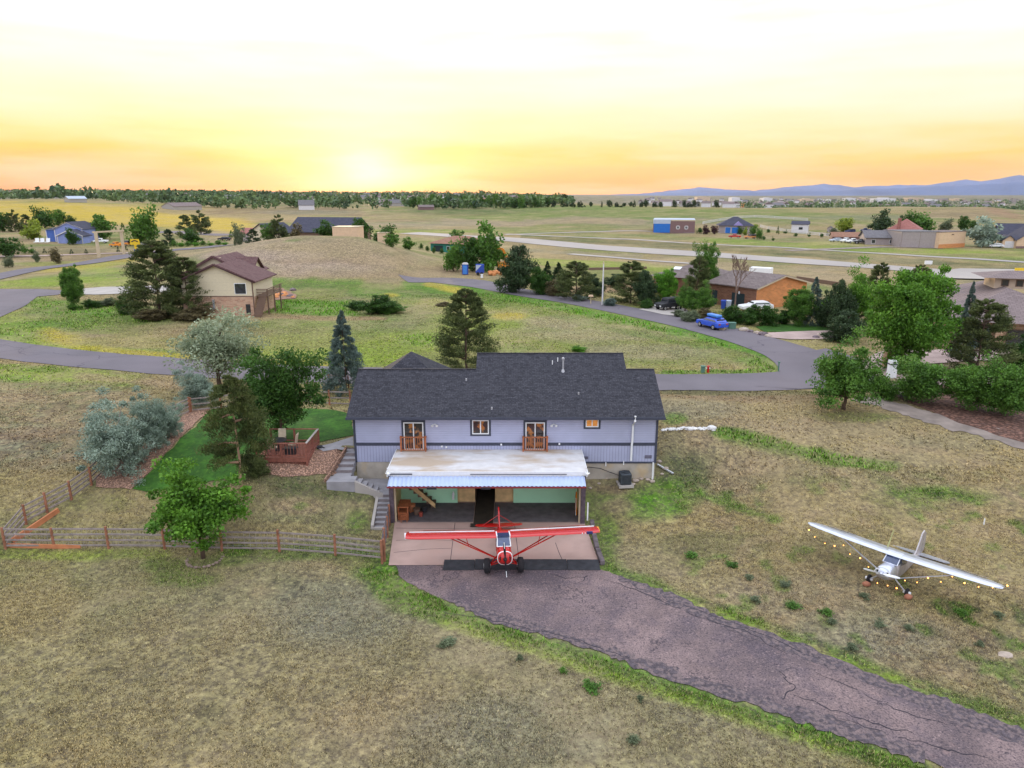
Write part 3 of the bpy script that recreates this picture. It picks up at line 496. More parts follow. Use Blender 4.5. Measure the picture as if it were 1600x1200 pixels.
# plain far beyond the ridge
def paint(x, y, z):
    px, py = proj(x, y, z); n = x.size; col = np.tile(np.array(C_['dry']), (n, 1)).astype(float)
    D = np.sqrt(x*x+y*y); n1 = fbm(x/9, y/9, 4); n2 = fbm(x/2.2+40, y/2.2, 3); n3 = fbm(x/30+11, y/30+5, 4)
    def blend(c, k): 
        nonlocal col
        col = col*(1-k[:, None])+np.array(C_[c])*k[:, None]
    blend('sage', np.clip((n1-.45)*4, 0, .7)); blend('straw', np.clip((n2-.58)*4, 0, .6)); blend('grn', np.clip((n3-.5)*5, 0, .55)*np.clip((D-45)/30, .35, 1))
    wob = (n1-.5)*1.5+(n2-.5)*.9
    for s in ST:
        if s[0] == 'e':
            (a, b), (ra, rb) = s[1], s[2]; q = np.sqrt(((px-a)/ra)**2+((py-b)/rb)**2)+wob*.5; k = np.clip((1.15-q)/.5, 0, 1)*s[4]
        else:
            pts = s[1]; hw = s[2]; best = np.full(n, 1e9); sc = 2.2
            for (ax, ay), (bx, by) in zip(pts[:-1], pts[1:]):
                ex, ey = bx-ax, (by-ay)*1.0; L2 = ex*ex+ey*ey*sc*sc; t = np.clip(((px-ax)*ex+(py-ay)*ey*sc*sc)/L2, 0, 1)
                best = np.minimum(best, np.hypot((px-ax-t*ex)/sc, py-ay-t*ey))
            k = np.clip((1.2-best/hw+wob*.7)/.55, 0, 1)*s[4]
        k = k*(y > 5)*(D < 1400); k = k*(.8+.7*(n2-.25)).clip(0, 1); blend(s[3], np.clip(k, 0, 1))
    wreg = np.clip((px-1020)/80, 0, 1)*np.clip((1130-py)/60, 0, 1)*np.clip((py-730)/60, 0, 1)*(y > 5); nw = fbm(x/1.1+70, y/1.1+20, 2)
    blend('dgrn', wreg*np.clip((nw-.62)*14, 0, .9)*np.clip((n1-.35)*4, 0, 1)); blend('grn', wreg*np.clip((nw-.70)*16, 0, .6)); blend('straw', wreg*np.clip((.36-nw)*8, 0, .5))
    wl_ = np.clip((1-py/560)*0+(300-px)/100, 0, 1)*np.clip((760-py)/40, 0, 1)*np.clip((py-590)/20, 0, 1)*(y > 5); blend('brown', wl_*np.clip((nw-.55)*6, 0, .5)); blend('straw', wl_*np.clip((.42-nw)*8, 0, .6))
    far = np.clip((D-1000)/800, 0, 1)
    blend('town', far*.6); blend('dgrn', far*np.clip((n3-.4)*4, 0, .8))
    return col
nx, ny = len(GX), len(GY)
V = np.stack([MX.ravel(), MY.ravel(), HZ.ravel()], 1)
ii, jj = np.meshgrid(np.arange(nx-1), np.arange(ny-1)); ii = ii.ravel(); jj = jj.ravel()
mxx = (GX[ii]+GX[ii+1])/2; myy = (GY[jj]+GY[jj+1])/2
keep = ~((mxx > HX0) & (mxx < HX1) & (myy > HY0) & (myy < HY1)); ii = ii[keep]; jj = jj[keep]
a = jj*nx+ii; FQ = np.stack([a, a+1, a+nx+1, a+nx], 1)
def np_mesh(name, V, FQ, k=4):
    me = bpy.data.meshes.new(name); me.vertices.add(len(V)); me.vertices.foreach_set('co', V.astype(np.float32).ravel()); n = len(FQ)
    me.loops.add(n*k); me.loops.foreach_set('vertex_index', FQ.astype(np.int32).ravel()); me.polygons.add(n); me.polygons.foreach_set('loop_start', np.arange(0, n*k, k, dtype=np.int32)); me.polygons.foreach_set('loop_total', np.full(n, k, dtype=np.int32))
    me.update(calc_edges=True); return me
gm = np_mesh('ground', V, FQ); gm.polygons.foreach_set('use_smooth', [True]*len(gm.polygons))
GC = paint(V[:, 0], V[:, 1], V[:, 2])
at = gm.color_attributes.new('soil', 'FLOAT_COLOR', 'POINT'); at.data.foreach_set('color', np.concatenate([GC, np.ones((len(GC), 1))], 1).astype(np.float32).ravel())
gmat = bpy.data.materials.new('dry prairie ground'); gmat.use_nodes = True; nt = gmat.node_tree; N = nt.nodes; Lk = nt.links; B = N['Principled BSDF']; B.inputs['Roughness'].default_value = 1; B.inputs['Specular IOR Level'].default_value = .05
A = N.new('ShaderNodeVertexColor'); A.layer_name = 'soil'; T = N.new('ShaderNodeTexCoord')
def noi(sc, det=4, rough=.6, stretch=None):
    n = N.new('ShaderNodeTexNoise'); n.inputs['Scale'].default_value = sc; n.inputs['Detail'].default_value = det; n.inputs['Roughness'].default_value = rough
    Lk.new(T.outputs['Object'], n.inputs[0]); return n.outputs[0]
def mr(s, a, b, c, d):
    n = N.new('ShaderNodeMapRange'); Lk.new(s, n.inputs[0]); n.inputs[1].default_value = a; n.inputs[2].default_value = b; n.inputs[3].default_value = c; n.inputs[4].default_value = d; return n.outputs[0]
def mixc(f, a, b, mode='MIX'):
    n = N.new('ShaderNodeMixRGB'); n.blend_type = mode
    for i, v in enumerate((f, a, b)):
        if isinstance(v, (int, float)): n.inputs[i].default_value = v
        elif isinstance(v, tuple): n.inputs[i].default_value = (*v, 1)
        else: Lk.new(v, n.inputs[i])
    return n.outputs[0]
c = A.outputs[0]
v1 = N.new('ShaderNodeMix'); 
c = mixc(mr(noi(3.2, 5, .75), .38, .62, 0, .88), c, mixc(.5, mixc(1.0, c, (.28, .27, .30), 'MULTIPLY'), (.075, .062, .066)))
c = mixc(mr(noi(5.5, 4, .7), .54, .70, 0, .8), c, mixc(.5, mixc(1.0, c, (1.9, 1.9, 1.7), 'MULTIPLY'), (.48, .40, .22)))
c = mixc(mr(noi(.35, 6, .7), .42, .66, 0, .28), c, mixc(1.0, c, (.45, .5, .45), 'MULTIPLY'))
c = mixc(1.0, c, mixc(1.0, mr(noi(1.1, 6, .7), .25, .75, .66, 1.34), (1, 1, 1), 'MULTIPLY'), 'MULTIPLY')
c = mixc(mr(noi(.06, 8, .75), .46, .66, 0, .5), c, (.42, .32, .18))
c = mixc(mr(noi(.09, 8, .8), .52, .7, 0, .38), c, mixc(1.0, c, (.4, .48, .38), 'MULTIPLY'))
Lk.new(c, B.inputs['Base Color'])
bp = N.new('ShaderNodeBump'); bp.inputs['Strength'].default_value = .9; bp.inputs['Distance'].default_value = .14; Lk.new(noi(4.0, 5, .75), bp.inputs['Height']); Lk.new(bp.outputs[0], B.inputs['Normal'])
gm.materials.append(gmat)
go = bpy.data.objects.new('ground', gm); COL.objects.link(go); go['kind'] = 'structure'

# ---------------------------------------------------------------- paved and planted surfaces
drive = wpts((617, 882), (700, 884), (936, 889), (965, 900), (1032, 927), (1100, 956), (1153, 977), (1291, 1028), (1394, 1071), (1497, 1110), (1600, 1147), (1760, 1210), (1700, 1300), (1445, 1187), (1359, 1156), (1256, 1125), (1153, 1092), (1100, 1072), (1016, 1047), (948, 1022), (864, 995), (810, 979), (762, 965), (712, 944), (661, 924), (627, 904))
DRIVE = ragged(drive, .3, .09, 3)
drape_poly('asphalt_driveway', DRIVE, M['asphalt'], .6, .035)
apron = [(-7.45, 41.3), (4.6, 41.3), (4.95, 36.05), (-6.95, 35.95)]
drape_poly('concrete_apron', apron, M['apron'], 1.0, .05)
for i, pp in enumerate(([(690, 957), (760, 968), (830, 985), (900, 1000), (960, 1022), (1000, 1035)], [(940, 905), (1000, 925), (1080, 960), (1160, 985), (1240, 1030)], [(1030, 935), (1120, 965), (1210, 1000), (1320, 1048)], [(1220, 1050), (1240, 1075), (1215, 1098)], [(1240, 1085), (1300, 1110), (1360, 1130), (1440, 1150)], [(1310, 1125), (1400, 1152), (1480, 1172), (1560, 1190)], [(1270, 1050), (1340, 1080), (1400, 1110), (1500, 1140)], [(860, 897), (890, 905), (920, 900), (905, 912)])):
    w = [tuple(P(a, b)[:2]) for a, b in pp]; rr = random.Random(i); w2 = []
    for k in range(len(w)-1):
        for t in np.linspace(0, 1, 7)[:-1]: w2.append((w[k][0]*(1-t)+w[k+1][0]*t+rr.uniform(-.1, .1), w[k][1]*(1-t)+w[k+1][1]*t+rr.uniform(-.08, .08)))
    ribbon('driveway_crack', w2, [.015, .05, .03, .06, .02], mat('crack fill', (.035, .03, .04), .9) if i == 0 else bpy.data.materials['crack fill'], off=.042, n=2, cross=1)
for pp in ([(-3.62, 41.25), (-3.5, 36.1)], [(.15, 41.25), (.42, 36.1)], [(-7.3, 40.5), (-2, 40.42), (4.6, 40.5)], [(-6.9, 37.4), (-5, 37.8), (-3.6, 37.9)], [(2.6, 38.6), (2.75, 37.3), (2.95, 36.1)], [(-7, 38.9), (-5.5, 39.0), (-3.6, 38.9)]):
    ribbon('slab_joint', pp, .03, bpy.data.materials['crack fill'], off=.055, n=6, cross=1)
# crumbling dark margins of the drive
for nm_, e_, w_ in (('r', [(965, 903), (1032, 930), (1100, 960), (1153, 981), (1291, 1033), (1394, 1076), (1497, 1116), (1600, 1153)], 1.1), ('l', [(712, 941), (762, 961), (864, 990), (948, 1017), (1016, 1042), (1153, 1087), (1256, 1120), (1359, 1151), (1445, 1181)], .9)):
    mk = bpy.data.materials.get('crumbled margin')
    if not mk:
        mk = mat('crumbled margin', (.10, .08, .09), .95, var=.4, scale=6, bump=.6); patches(mk, 5, .45, .6, (.21, .155, .15), .9); cracks(mk, 6, .03, (.03, .025, .03), .6, 1.4)
    w2 = [tuple(P(a, b)[:2]) for a, b in e_]; ribbon('driveway_margin', w2, [.2, w_, w_*.5, w_, w_*.7, w_*1.2, w_], mk, off=.040, n=10, cross=2, rag=.16)
RD = {}
low = wpts((-330, 500), (-200, 512), (-90, 530), (0, 545), (60, 553), (130, 561), (200, 567), (300, 575), (420, 582), (540, 586), (700, 591), (900, 596), (1040, 597), (1150, 597), (1230, 595), (1300, 588)); RD['low'] = low
ribbon('loop_road', low, 6.2, M['road'], off=.05, n=8)
up = wpts((630, 436), (690, 438), (760, 446), (830, 460), (900, 471), (1000, 490), (1100, 512), (1180, 533), (1240, 553), (1280, 575), (1300, 598)); RD['up'] = up
ribbon('loop_road', up, [9, 9, 7, 6.5, 6.3, 6.3, 6.3, 6.5, 7, 8, 9], M['road'], off=.058, n=8)
drape_poly('road_junction', wpts((1180, 604), (1200, 590), (1255, 582), (1266, 570), (1250, 552), (1290, 545), (1340, 560), (1370, 575), (1340, 597), (1300, 606), (1240, 608)), M['road'], 2, .066)
lf = wpts((-150, 530), (-105, 505), (-50, 484), (0, 470), (40, 460)); ribbon('loop_road', lf, [7, 7, 7, 7, 7], M['road'], off=.062, n=8)
drape_poly('road_junction', wpts((-40, 452), (62, 452), (108, 455), (90, 461), (58, 464), (40, 478), (0, 496), (-40, 508)), M['road'], 3, .07)
ribbon('far_road', wpts((-60, 445), (0, 432), (60, 420), (130, 412), (200, 400), (260, 392), (320, 387), (355, 383)), [7, 7, 7, 7, 8, 9, 9, 10], M['road'], off=.12, n=6)
ribbon('dirt_lane', wpts((-60, 402), (0, 401), (60, 400), (120, 398), (180, 396), (225, 395)), 3.5, M['pinkpave'], off=.12, n=6)
ribbon('far_road', wpts((230, 364), (270, 362), (330, 366), (360, 368)), 12, M['road'], off=.11, n=6, cross=8)
drape_poly('concrete_driveway', wpts((92, 460), (110, 453), (160, 449), (210, 448), (300, 446), (300, 456), (200, 459), (150, 461)), M['pave'], 3, .09)
drape_poly('concrete_driveway', wpts((998, 484), (1020, 480), (1060, 479), (1075, 486), (1070, 496), (1035, 492)), M['pave'], 2, .1)
drape_poly('pink_driveway', wpts((1180, 522), (1230, 519), (1290, 517), (1330, 520), (1300, 530), (1235, 531), (1205, 528)), M['pinkpave'], 2, .08)
drape_poly('green_verge', wpts((1180, 511), (1210, 508), (1270, 506), (1310, 508), (1300, 518), (1230, 519), (1195, 519)), M['lawn'], 2, .07)
drape_poly('pink_driveway', wpts((1330, 575), (1370, 552), (1400, 545), (1500, 548), (1640, 545), (1640, 562), (1500, 566), (1420, 572), (1400, 590), (1360, 588)), M['pinkpave'], 2, .09)
ribbon('gravel_track', wpts((1335, 622), (1370, 628), (1420, 642), (1470, 658), (1530, 672), (1600, 690), (1720, 716)), [1.8, 2.2, 2.3, 2.3, 2.2, 2.2], M['track'], off=.04, n=8, rag=.25)
drape_poly('mulch_bed', ragged(wpts((1375, 610), (1400, 600), (1500, 600), (1640, 610), (1640, 705), (1560, 682), (1480, 655), (1420, 630)), .8, .15, 4), M['mulch'], 1, .05)
drape_poly('pink_gravel', wpts((1385, 585), (1480, 583), (1640, 588), (1640, 618), (1540, 606), (1420, 603)), M['pinkpave'], 1, .06)
ribbon('runway', wpts((640, 364), (690, 367), (760, 372), (860, 380), (1000, 391), (1150, 401), (1300, 412), (1500, 428), (1720, 446)), [14, 16, 17, 16, 16, 15, 14, 13, 13], M['runway'], off=.11, n=8, cross=8)
ribbon('taxiway', wpts((790, 366), (860, 369), (950, 373), (1000, 375), (1150, 384), (1300, 392), (1450, 401), (1600, 410), (1700, 416)), 4, M['runway'], off=.11, n=8, cross=8)
ribbon('taxiway', wpts((790, 367), (900, 363), (1000, 361), (1085, 364)), 3.5, M['runway'], off=.11, n=8, cross=8)
ribbon('taxiway', wpts((890, 397), (940, 401), (1010, 407), (1080, 412)), 3.5, M['runway'], off=.11, n=8, cross=8)
ribbon('pale_track', wpts((1230, 392), (1330, 388), (1400, 386), (1470, 388)), 4, M['track'], off=.11, n=6, cross=8)
drape_poly('runway_apron', wpts((1400, 433), (1500, 421), (1640, 424), (1640, 440), (1500, 437)), M['runway'], 4, .3)
lawn = wpts((150, 758), (208, 765), (235, 740), (270, 700), (305, 668), (330, 640), (400, 637), (512, 640), (548, 648), (552, 680), (497, 692), (470, 690), (415, 720), (400, 742), (330, 752), (230, 768))
drape_poly('garden_lawn', ragged([p for i, p in enumerate(lawn) if i != 0], .7, .08, 5), M['lawn'], .8, .05)
drape_poly('river_rock_bed', ragged(wpts((148, 745), (150, 762), (205, 766), (232, 740), (268, 700), (300, 668), (330, 640), (298, 640), (262, 672), (215, 705)), .6, .08, 6), M['gravel'], .8, .065)
drape_poly('river_rock_bed', ragged(wpts((372, 742), (440, 746), (524, 747), (548, 707), (500, 704), (470, 706), (410, 722)), .5, .06, 7), M['gravel'], .6, .07)
drape_poly('concrete_path', [tuple(P(*q)[:2]) for q in ((494, 700), (520, 694), (552, 684), (553, 706), (505, 707))], M['conc'], 1, .09)
drape_poly('rock_garden', ragged(wpts((418, 452), (440, 450), (464, 462), (462, 467), (420, 470)), 1.5, .3, 8), M['gravel'], 2, .1)

# ---------------------------------------------------------------- grass tufts (uncountable)
rng = np.random.default_rng(3)
def inpoly(x, y, poly):
    r = np.zeros(x.shape, bool); n = len(poly); j = n-1
    for i in range(n):
        xi, yi = poly[i]; xj, yj = poly[j]; cnd = ((yi > y) != (yj > y)) & (x < (xj-xi)*(y-yi)/((yj-yi) or 1e-9)+xi); r ^= cnd; j = i
    return r
def near_line(x, y, pts, w):
    pts = cr(pts, 3); best = np.full(x.shape, 1e9)
    for a, b in zip(pts[:-1], pts[1:]):
        e = b-a; t = np.clip(((x-a[0])*e[0]+(y-a[1])*e[1])/(e@e+1e-9), 0, 1); best = np.minimum(best, np.hypot(x-a[0]-t*e[0], y-a[1]-t*e[1]))
    return best < w
def tufts(n, dmin, dmax, hh, ww, name, blades=3):
    # density falls with distance
    D = dmin+(dmax-dmin)*rng.random(n)**1.1; A = (rng.random(n)*2-1)*.82; x = A*(D+2); y = D
    dens = fbm(x/3+5, y/3, 3); ok = rng.random(n) < np.clip((dens-.28)*3, .12, 1)
    for poly in (DRIVE, apron, lawn): ok &= ~inpoly(x, y, poly)
    ok &= ~((x > -11.2) & (x < 10.5) & (y > 40.5) & (y < 58)); ok &= ~((x > -7.8) & (x < 5.2) & (y > 35.3) & (y < 42))
    for e in EXCL:
        if e[0] == 'p': ok &= ~inpoly(x, y, e[1])
        else: ok &= ~near_line(x, y, e[1], e[2])
    x, y = x[ok], y[ok]; z = H(x, y); c = paint(x, y, z); n = len(x)
    g = (c[:, 1]/c[:, 0]); tall = np.clip((g-.75)*1.2, .5, 1.7)
    vs = []; cs = []
    for b in range(blades):
        th = rng.random(n)*2*PI; w = ww*(.6+.8*rng.random(n)); h = hh*tall*(.5+rng.random(n)); ox = rng.normal(0, ww*1.3, n); oy = rng.normal(0, ww*1.3, n); lean = rng.normal(0, .45, (n, 2))*h[:, None]
        p0 = np.stack([x+ox-np.cos(th)*w, y+oy-np.sin(th)*w, z-.02], 1); p1 = np.stack([x+ox+np.cos(th)*w, y+oy+np.sin(th)*w, z-.02], 1); p2 = np.stack([x+ox+lean[:, 0], y+oy+lean[:, 1], z+h], 1)
        vs.append(np.stack([p0, p1, p2], 1)); k = (.28+1.75*rng.random(n)**1.6)[:, None]; cc = np.clip(c*k, 0, 1)
        dryk = (rng.random(n) < .26)[:, None]; cc = np.where(dryk, cc*.5+np.array([.36, .28, .15])*.9, cc); cs.append(np.repeat(cc[:, None], 3, 1))
    Vv = np.concatenate(vs).reshape(-1, 3); Cc = np.concatenate(cs).reshape(-1, 3)
    me = np_mesh(name, Vv, np.arange(len(Vv)).reshape(-1, 3), 3); at = me.color_attributes.new('soil', 'FLOAT_COLOR', 'POINT'); at.data.foreach_set('color', np.concatenate([Cc, np.ones((len(Cc), 1))], 1).astype(np.float32).ravel())
    m = bpy.data.materials.get('grass blades')
    if not m:
        m = bpy.data.materials.new('grass blades'); m.use_nodes = True; b = m.node_tree.nodes['Principled BSDF']; v = m.node_tree.nodes.new('ShaderNodeVertexColor'); v.layer_name = 'soil'; m.node_tree.links.new(v.outputs[0], b.inputs['Base Color']); b.inputs['Roughness'].default_value = .9; b.inputs['Specular IOR Level'].default_value = .1
    me.materials.append(m); o = bpy.data.objects.new(name, me); COL.objects.link(o); o['kind'] = 'stuff'; return o
tag(tufts(210000, 18, 46, .10, .026, 'prairie_grass'), 'short dry prairie grass tufts in the foreground field', 'grass')
tag(tufts(100000, 44, 125, .15, .06, 'prairie_grass'), 'taller meadow grass beyond the house and along the road', 'grass')
# ---------------------------------------------------------------- trees: unit prototypes (height 1, width 1), copied and scaled
def leaf_mesh(name, C, U, size, asp, lv, m):
    n = len(C); r = rng
    V_ = r.normal(size=(n, 3)); V_ -= (V_*U).sum(1)[:, None]*U; V_ /= np.linalg.norm(V_, axis=1)[:, None]
    s = size*(.6+.8*r.random(n)); s = s[:, None]; bend = np.cross(U, V_)*s*.25
    q = np.stack([C-U*s, C+V_*s*asp+bend, C+U*s, C-V_*s*asp+bend], 1).reshape(-1, 3)
    me = np_mesh(name, q, np.arange(4*n).reshape(-1, 4)); at = me.attributes.new('lv', 'FLOAT', 'POINT'); at.data.foreach_set('value', np.repeat(lv, 4).astype(np.float32)); me.materials.append(m); return me
def unit(n):
    v = rng.normal(size=(n, 3)); return v/np.linalg.norm(v, axis=1)[:, None]
def crown_round(nc, nl, leaf, z0=.2, cr_=.12, seed=0, top=1.0, flat=1, lobes=.3, asp=.6, gauss=False):
    global rng; rng = np.random.default_rng(seed)
    d = unit(nc); d[:, 2] = np.abs(d[:, 2])*np.where(rng.random(nc) < .6, 1, -.9); rad = rng.random(nc)**.5
    ph = rng.random(6)*6; lob = 1-lobes/2+lobes*np.sin(d[:, 0]*3+ph[0]+d[:, 2]*2)*np.cos(d[:, 1]*3+ph[1])
    cz = (z0+top)/2; hz = (top-z0)/2; cc = np.stack([d[:, 0]*rad*lob*(.5-cr_*.7), d[:, 1]*rad*lob*(.5-cr_*.7), cz-hz*.15+d[:, 2]*rad*lob*(hz-cr_*.5)*np.where(d[:, 2] > 0, 1.12, .85)], 1)
    k = rng.integers(0, nc, nl); u = unit(nl); rr = rng.random(nl)**(.5) if not gauss else np.abs(rng.normal(0, .6, nl)); csz = cr_*(.6+.8*rng.random(nc))
    C = cc[k]+u*(rr*csz[k])[:, None]*np.array([1.15, 1.15, .75*flat]); U = unit(nl)+u*.4; U /= np.linalg.norm(U, axis=1)[:, None]
    q = np.quantile(np.hypot(C[:, 0], C[:, 1]), .985); C[:, :2] *= .5/q; cc[:, :2] *= .5/q; a_, b_ = np.quantile(C[:, 2], .01), np.quantile(C[:, 2], .995)
    C[:, 2] = z0+(C[:, 2]-a_)/(b_-a_)*(top-z0); cc[:, 2] = z0+(cc[:, 2]-a_)/(b_-a_)*(top-z0)
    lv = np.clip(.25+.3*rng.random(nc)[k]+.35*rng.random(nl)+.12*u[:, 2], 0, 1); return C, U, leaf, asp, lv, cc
def crown_pine(nb, nl, leaf, z0=.1, seed=0, power=.6, droop=-.1, clump=.09, asp=.22, rmin=.35, base=.5):
    global rng; rng = np.random.default_rng(seed)
    z = z0+(1-z0)*rng.random(nb)**.9; t = (z-z0)/(1-z0); th = rng.random(nb)*2*PI; R = .5*np.minimum((1-t)**power, .75+t*1.5)*(.7+.36*rng.random(nb))+.015
    k = rng.integers(0, nb, nl); s = rmin+(1-rmin)*rng.random(nl)**.7; rad = R[k]*s; u = unit(nl)
    C = np.stack([np.cos(th[k])*rad, np.sin(th[k])*rad, z[k]+droop*rad+.12*rad*rad], 1)+u*(clump*(.4+.6*rng.random(nl))*(.45+.55*s)*np.clip(R[k]*2.6, .25, 1))[:, None]*np.array([1, 1, .6])
    U = np.stack([np.cos(th[k]), np.sin(th[k]), .5+0*th[k]], 1)*.9+unit(nl)*.8; U /= np.linalg.norm(U, axis=1)[:, None]
    q = np.quantile(np.hypot(C[:, 0], C[:, 1]), .975); C[:, :2] *= .5/q; th_r = .5/q; C[:, 2] = z0+(C[:, 2]-np.quantile(C[:, 2], .005))/(C[:, 2].max()-np.quantile(C[:, 2], .005))*(1-z0)
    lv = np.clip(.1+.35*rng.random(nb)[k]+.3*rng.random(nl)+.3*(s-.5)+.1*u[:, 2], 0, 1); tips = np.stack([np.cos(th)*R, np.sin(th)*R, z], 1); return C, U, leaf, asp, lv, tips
def trunk_mesh(name, tips, z0, r, top=.6, nlimb=9, m=None, seed=0, pine=False):
    rr = random.Random(seed); mb = MB(); mb.tube([(0, 0, -.03), (.01, 0, z0*.5), (.0, .015, z0), (.015, -.01, top)], [r*1.35, r, r*.8, r*.25], 8)
    idx = list(range(len(tips))); rr.shuffle(idx)
    for i in idx[:nlimb]:
        t = tips[i]; zb = max(z0*.8, min(top*.95, t[2]*.62 if not pine else t[2]-.02)); mid = (t[0]*.5+rr.uniform(-.03, .03), t[1]*.5+rr.uniform(-.03, .03), (zb+t[2])/2+.01); mb.tube([(0, 0, zb), mid, tuple(t)], [r*.5, r*.32, r*.1], 5, cap=False)
    me = MB.build(mb, name, m or M['bark'], smooth=True); d = me.data; bpy.data.objects.remove(me); return d
PROTO = {}
def proto(key, cr, z0, r, top=.6, nl=9, bark='bark', pine=False, seed=0, lm='mid'):
    C, U, leaf, asp, lv, tips = cr; PROTO[key] = (leaf_mesh('crown', C, U, leaf, asp, lv, L_[lm]), trunk_mesh('trunk', tips, z0, r, top, nl, M[bark], seed, pine))
# near, detailed
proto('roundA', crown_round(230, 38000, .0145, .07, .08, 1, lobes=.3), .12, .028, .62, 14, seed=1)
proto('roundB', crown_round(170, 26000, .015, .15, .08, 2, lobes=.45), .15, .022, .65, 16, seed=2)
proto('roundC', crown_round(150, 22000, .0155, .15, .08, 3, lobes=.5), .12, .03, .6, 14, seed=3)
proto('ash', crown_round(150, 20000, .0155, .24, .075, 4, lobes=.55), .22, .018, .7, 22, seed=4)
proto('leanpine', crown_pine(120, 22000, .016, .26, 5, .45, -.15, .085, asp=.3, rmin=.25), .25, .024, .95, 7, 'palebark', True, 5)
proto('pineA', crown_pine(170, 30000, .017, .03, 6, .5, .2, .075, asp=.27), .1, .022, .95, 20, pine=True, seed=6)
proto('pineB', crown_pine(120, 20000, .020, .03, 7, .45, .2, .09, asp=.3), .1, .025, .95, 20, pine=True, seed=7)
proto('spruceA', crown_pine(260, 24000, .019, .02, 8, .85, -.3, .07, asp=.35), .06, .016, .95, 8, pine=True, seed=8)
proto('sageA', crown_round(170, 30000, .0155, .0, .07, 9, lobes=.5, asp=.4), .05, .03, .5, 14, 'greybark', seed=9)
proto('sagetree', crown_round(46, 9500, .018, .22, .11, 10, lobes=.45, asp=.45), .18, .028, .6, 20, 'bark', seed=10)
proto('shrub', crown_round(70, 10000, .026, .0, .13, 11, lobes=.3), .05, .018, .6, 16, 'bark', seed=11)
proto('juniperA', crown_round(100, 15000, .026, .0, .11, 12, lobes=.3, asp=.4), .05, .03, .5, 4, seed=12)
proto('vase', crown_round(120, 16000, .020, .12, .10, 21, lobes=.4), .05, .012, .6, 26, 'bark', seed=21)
# middle and far, coarser
for i in range(3): proto('mid%d' % i, crown_round(44, 2400, .045, .08, .14, 30+i, lobes=.35), .2, .028, .6, 7, seed=i)
for i in range(2): proto('mpine%d' % i, crown_pine(60, 2600, .05, .03, 40+i, .5, .2, .12, asp=.35), .12, .024, .9, 4, pine=True, seed=i)
proto('mspruce', crown_pine(80, 1900, .042, .01, 44, .85, -.3, .07, asp=.4), .06, .018, .9, 2, pine=True, seed=3)
for i in range(2): proto('mshrub%d' % i, crown_round(22, 700, .06, .0, .17, 50+i, lobes=.4), .05, .02, .4, 2, seed=i)
NT = [0]
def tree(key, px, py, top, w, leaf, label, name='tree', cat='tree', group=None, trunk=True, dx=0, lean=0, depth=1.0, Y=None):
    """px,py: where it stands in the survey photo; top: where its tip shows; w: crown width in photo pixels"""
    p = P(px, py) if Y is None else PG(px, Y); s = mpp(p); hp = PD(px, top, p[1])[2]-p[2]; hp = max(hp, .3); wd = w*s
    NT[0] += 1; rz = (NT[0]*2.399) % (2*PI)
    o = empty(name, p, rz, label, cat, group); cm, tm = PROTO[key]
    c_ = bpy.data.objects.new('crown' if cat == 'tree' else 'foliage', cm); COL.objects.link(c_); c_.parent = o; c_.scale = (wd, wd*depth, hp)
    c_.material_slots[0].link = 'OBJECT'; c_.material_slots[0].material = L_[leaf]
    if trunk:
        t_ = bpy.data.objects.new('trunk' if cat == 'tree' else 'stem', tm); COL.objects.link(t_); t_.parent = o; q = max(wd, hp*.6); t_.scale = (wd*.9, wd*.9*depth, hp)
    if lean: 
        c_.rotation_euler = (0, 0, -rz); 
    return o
Tn = lambda *a, **k: tree(*a, **k)
# yard and roadside, near
tree('ash', 318, 872, 728, 176, 'leafy', 'bright green leafy tree in front of the long rail fence, ringed by a rock edge', 'leafy_tree')
tree('leanpine', 378, 768, 586, 104, 'olivepine', 'olive brown pine with pale bare lower trunk beside the red deck', 'pine_tree')
tree('roundB', 442, 690, 546, 132, 'deep', 'dark green round tree on the lawn behind the red deck', 'leafy_tree')
tree('juniperA', 398, 742, 706, 52, 'pine', 'low dark bushy pine shrub at the left foot of the red deck', 'shrub', 'shrub')
tree('sageA', 188, 741, 622, 112, 'sage', 'largest silver green bush, leaning over the diagonal rail fence', 'silver_shrub', 'shrub', 'silver bushes along the diagonal fence')
tree('sageA', 240, 702, 604, 70, 'sage', 'middle silver green bush behind the largest one on the rock bed', 'silver_shrub', 'shrub', 'silver bushes along the diagonal fence')
tree('sageA', 265, 683, 628, 48, 'sage', 'smallest silver green bush at the top of the rock bed', 'silver_shrub', 'shrub', 'silver bushes along the diagonal fence')
tree('sageA', 312, 634, 568, 62, 'sage', 'rounded blue grey bush outside the fence corner by the road', 'silver_shrub', 'shrub')
tree('sagetree', 345, 612, 486, 150, 'palesage', 'open silvery olive tree with dark limbs by the road', 'olive_tree')
tree('spruceA', 541, 614, 486, 68, 'spruce', 'blue grey spruce left of the house roof', 'spruce_tree')
tree('pineA', 729, 580, 452, 96, 'pine', 'dark pine standing in the meadow just behind the house roof', 'pine_tree')
tree('roundC', 1318, 640, 522, 114, 'mid', 'round green tree on the grass right of the house, at the gravel track', 'leafy_tree')
tree('roundA', 1407, 578, 424, 138, 'leafy', 'largest bright green tree at the right road junction', 'leafy_tree')
tree('pineB', 1526, 582, 468, 92, 'pine', 'broad dark pine in front of the big brown roofed house', 'pine_tree')
tree('spruceA', 1502, 560, 440, 34, 'spruce', 'narrow pointed spruce between the bright tree and the brown roofed house', 'spruce_tree')
tree('vase', 1436, 628, 562, 88, 'mid', 'vase shaped shrub nearest the white cabinet, first of the mulch bed row', 'tall_shrub', 'shrub', 'tall shrubs in the mulch bed')
tree('vase', 1508, 639, 568, 76, 'mid', 'vase shaped shrub in the middle of the mulch bed row', 'tall_shrub', 'shrub', 'tall shrubs in the mulch bed')
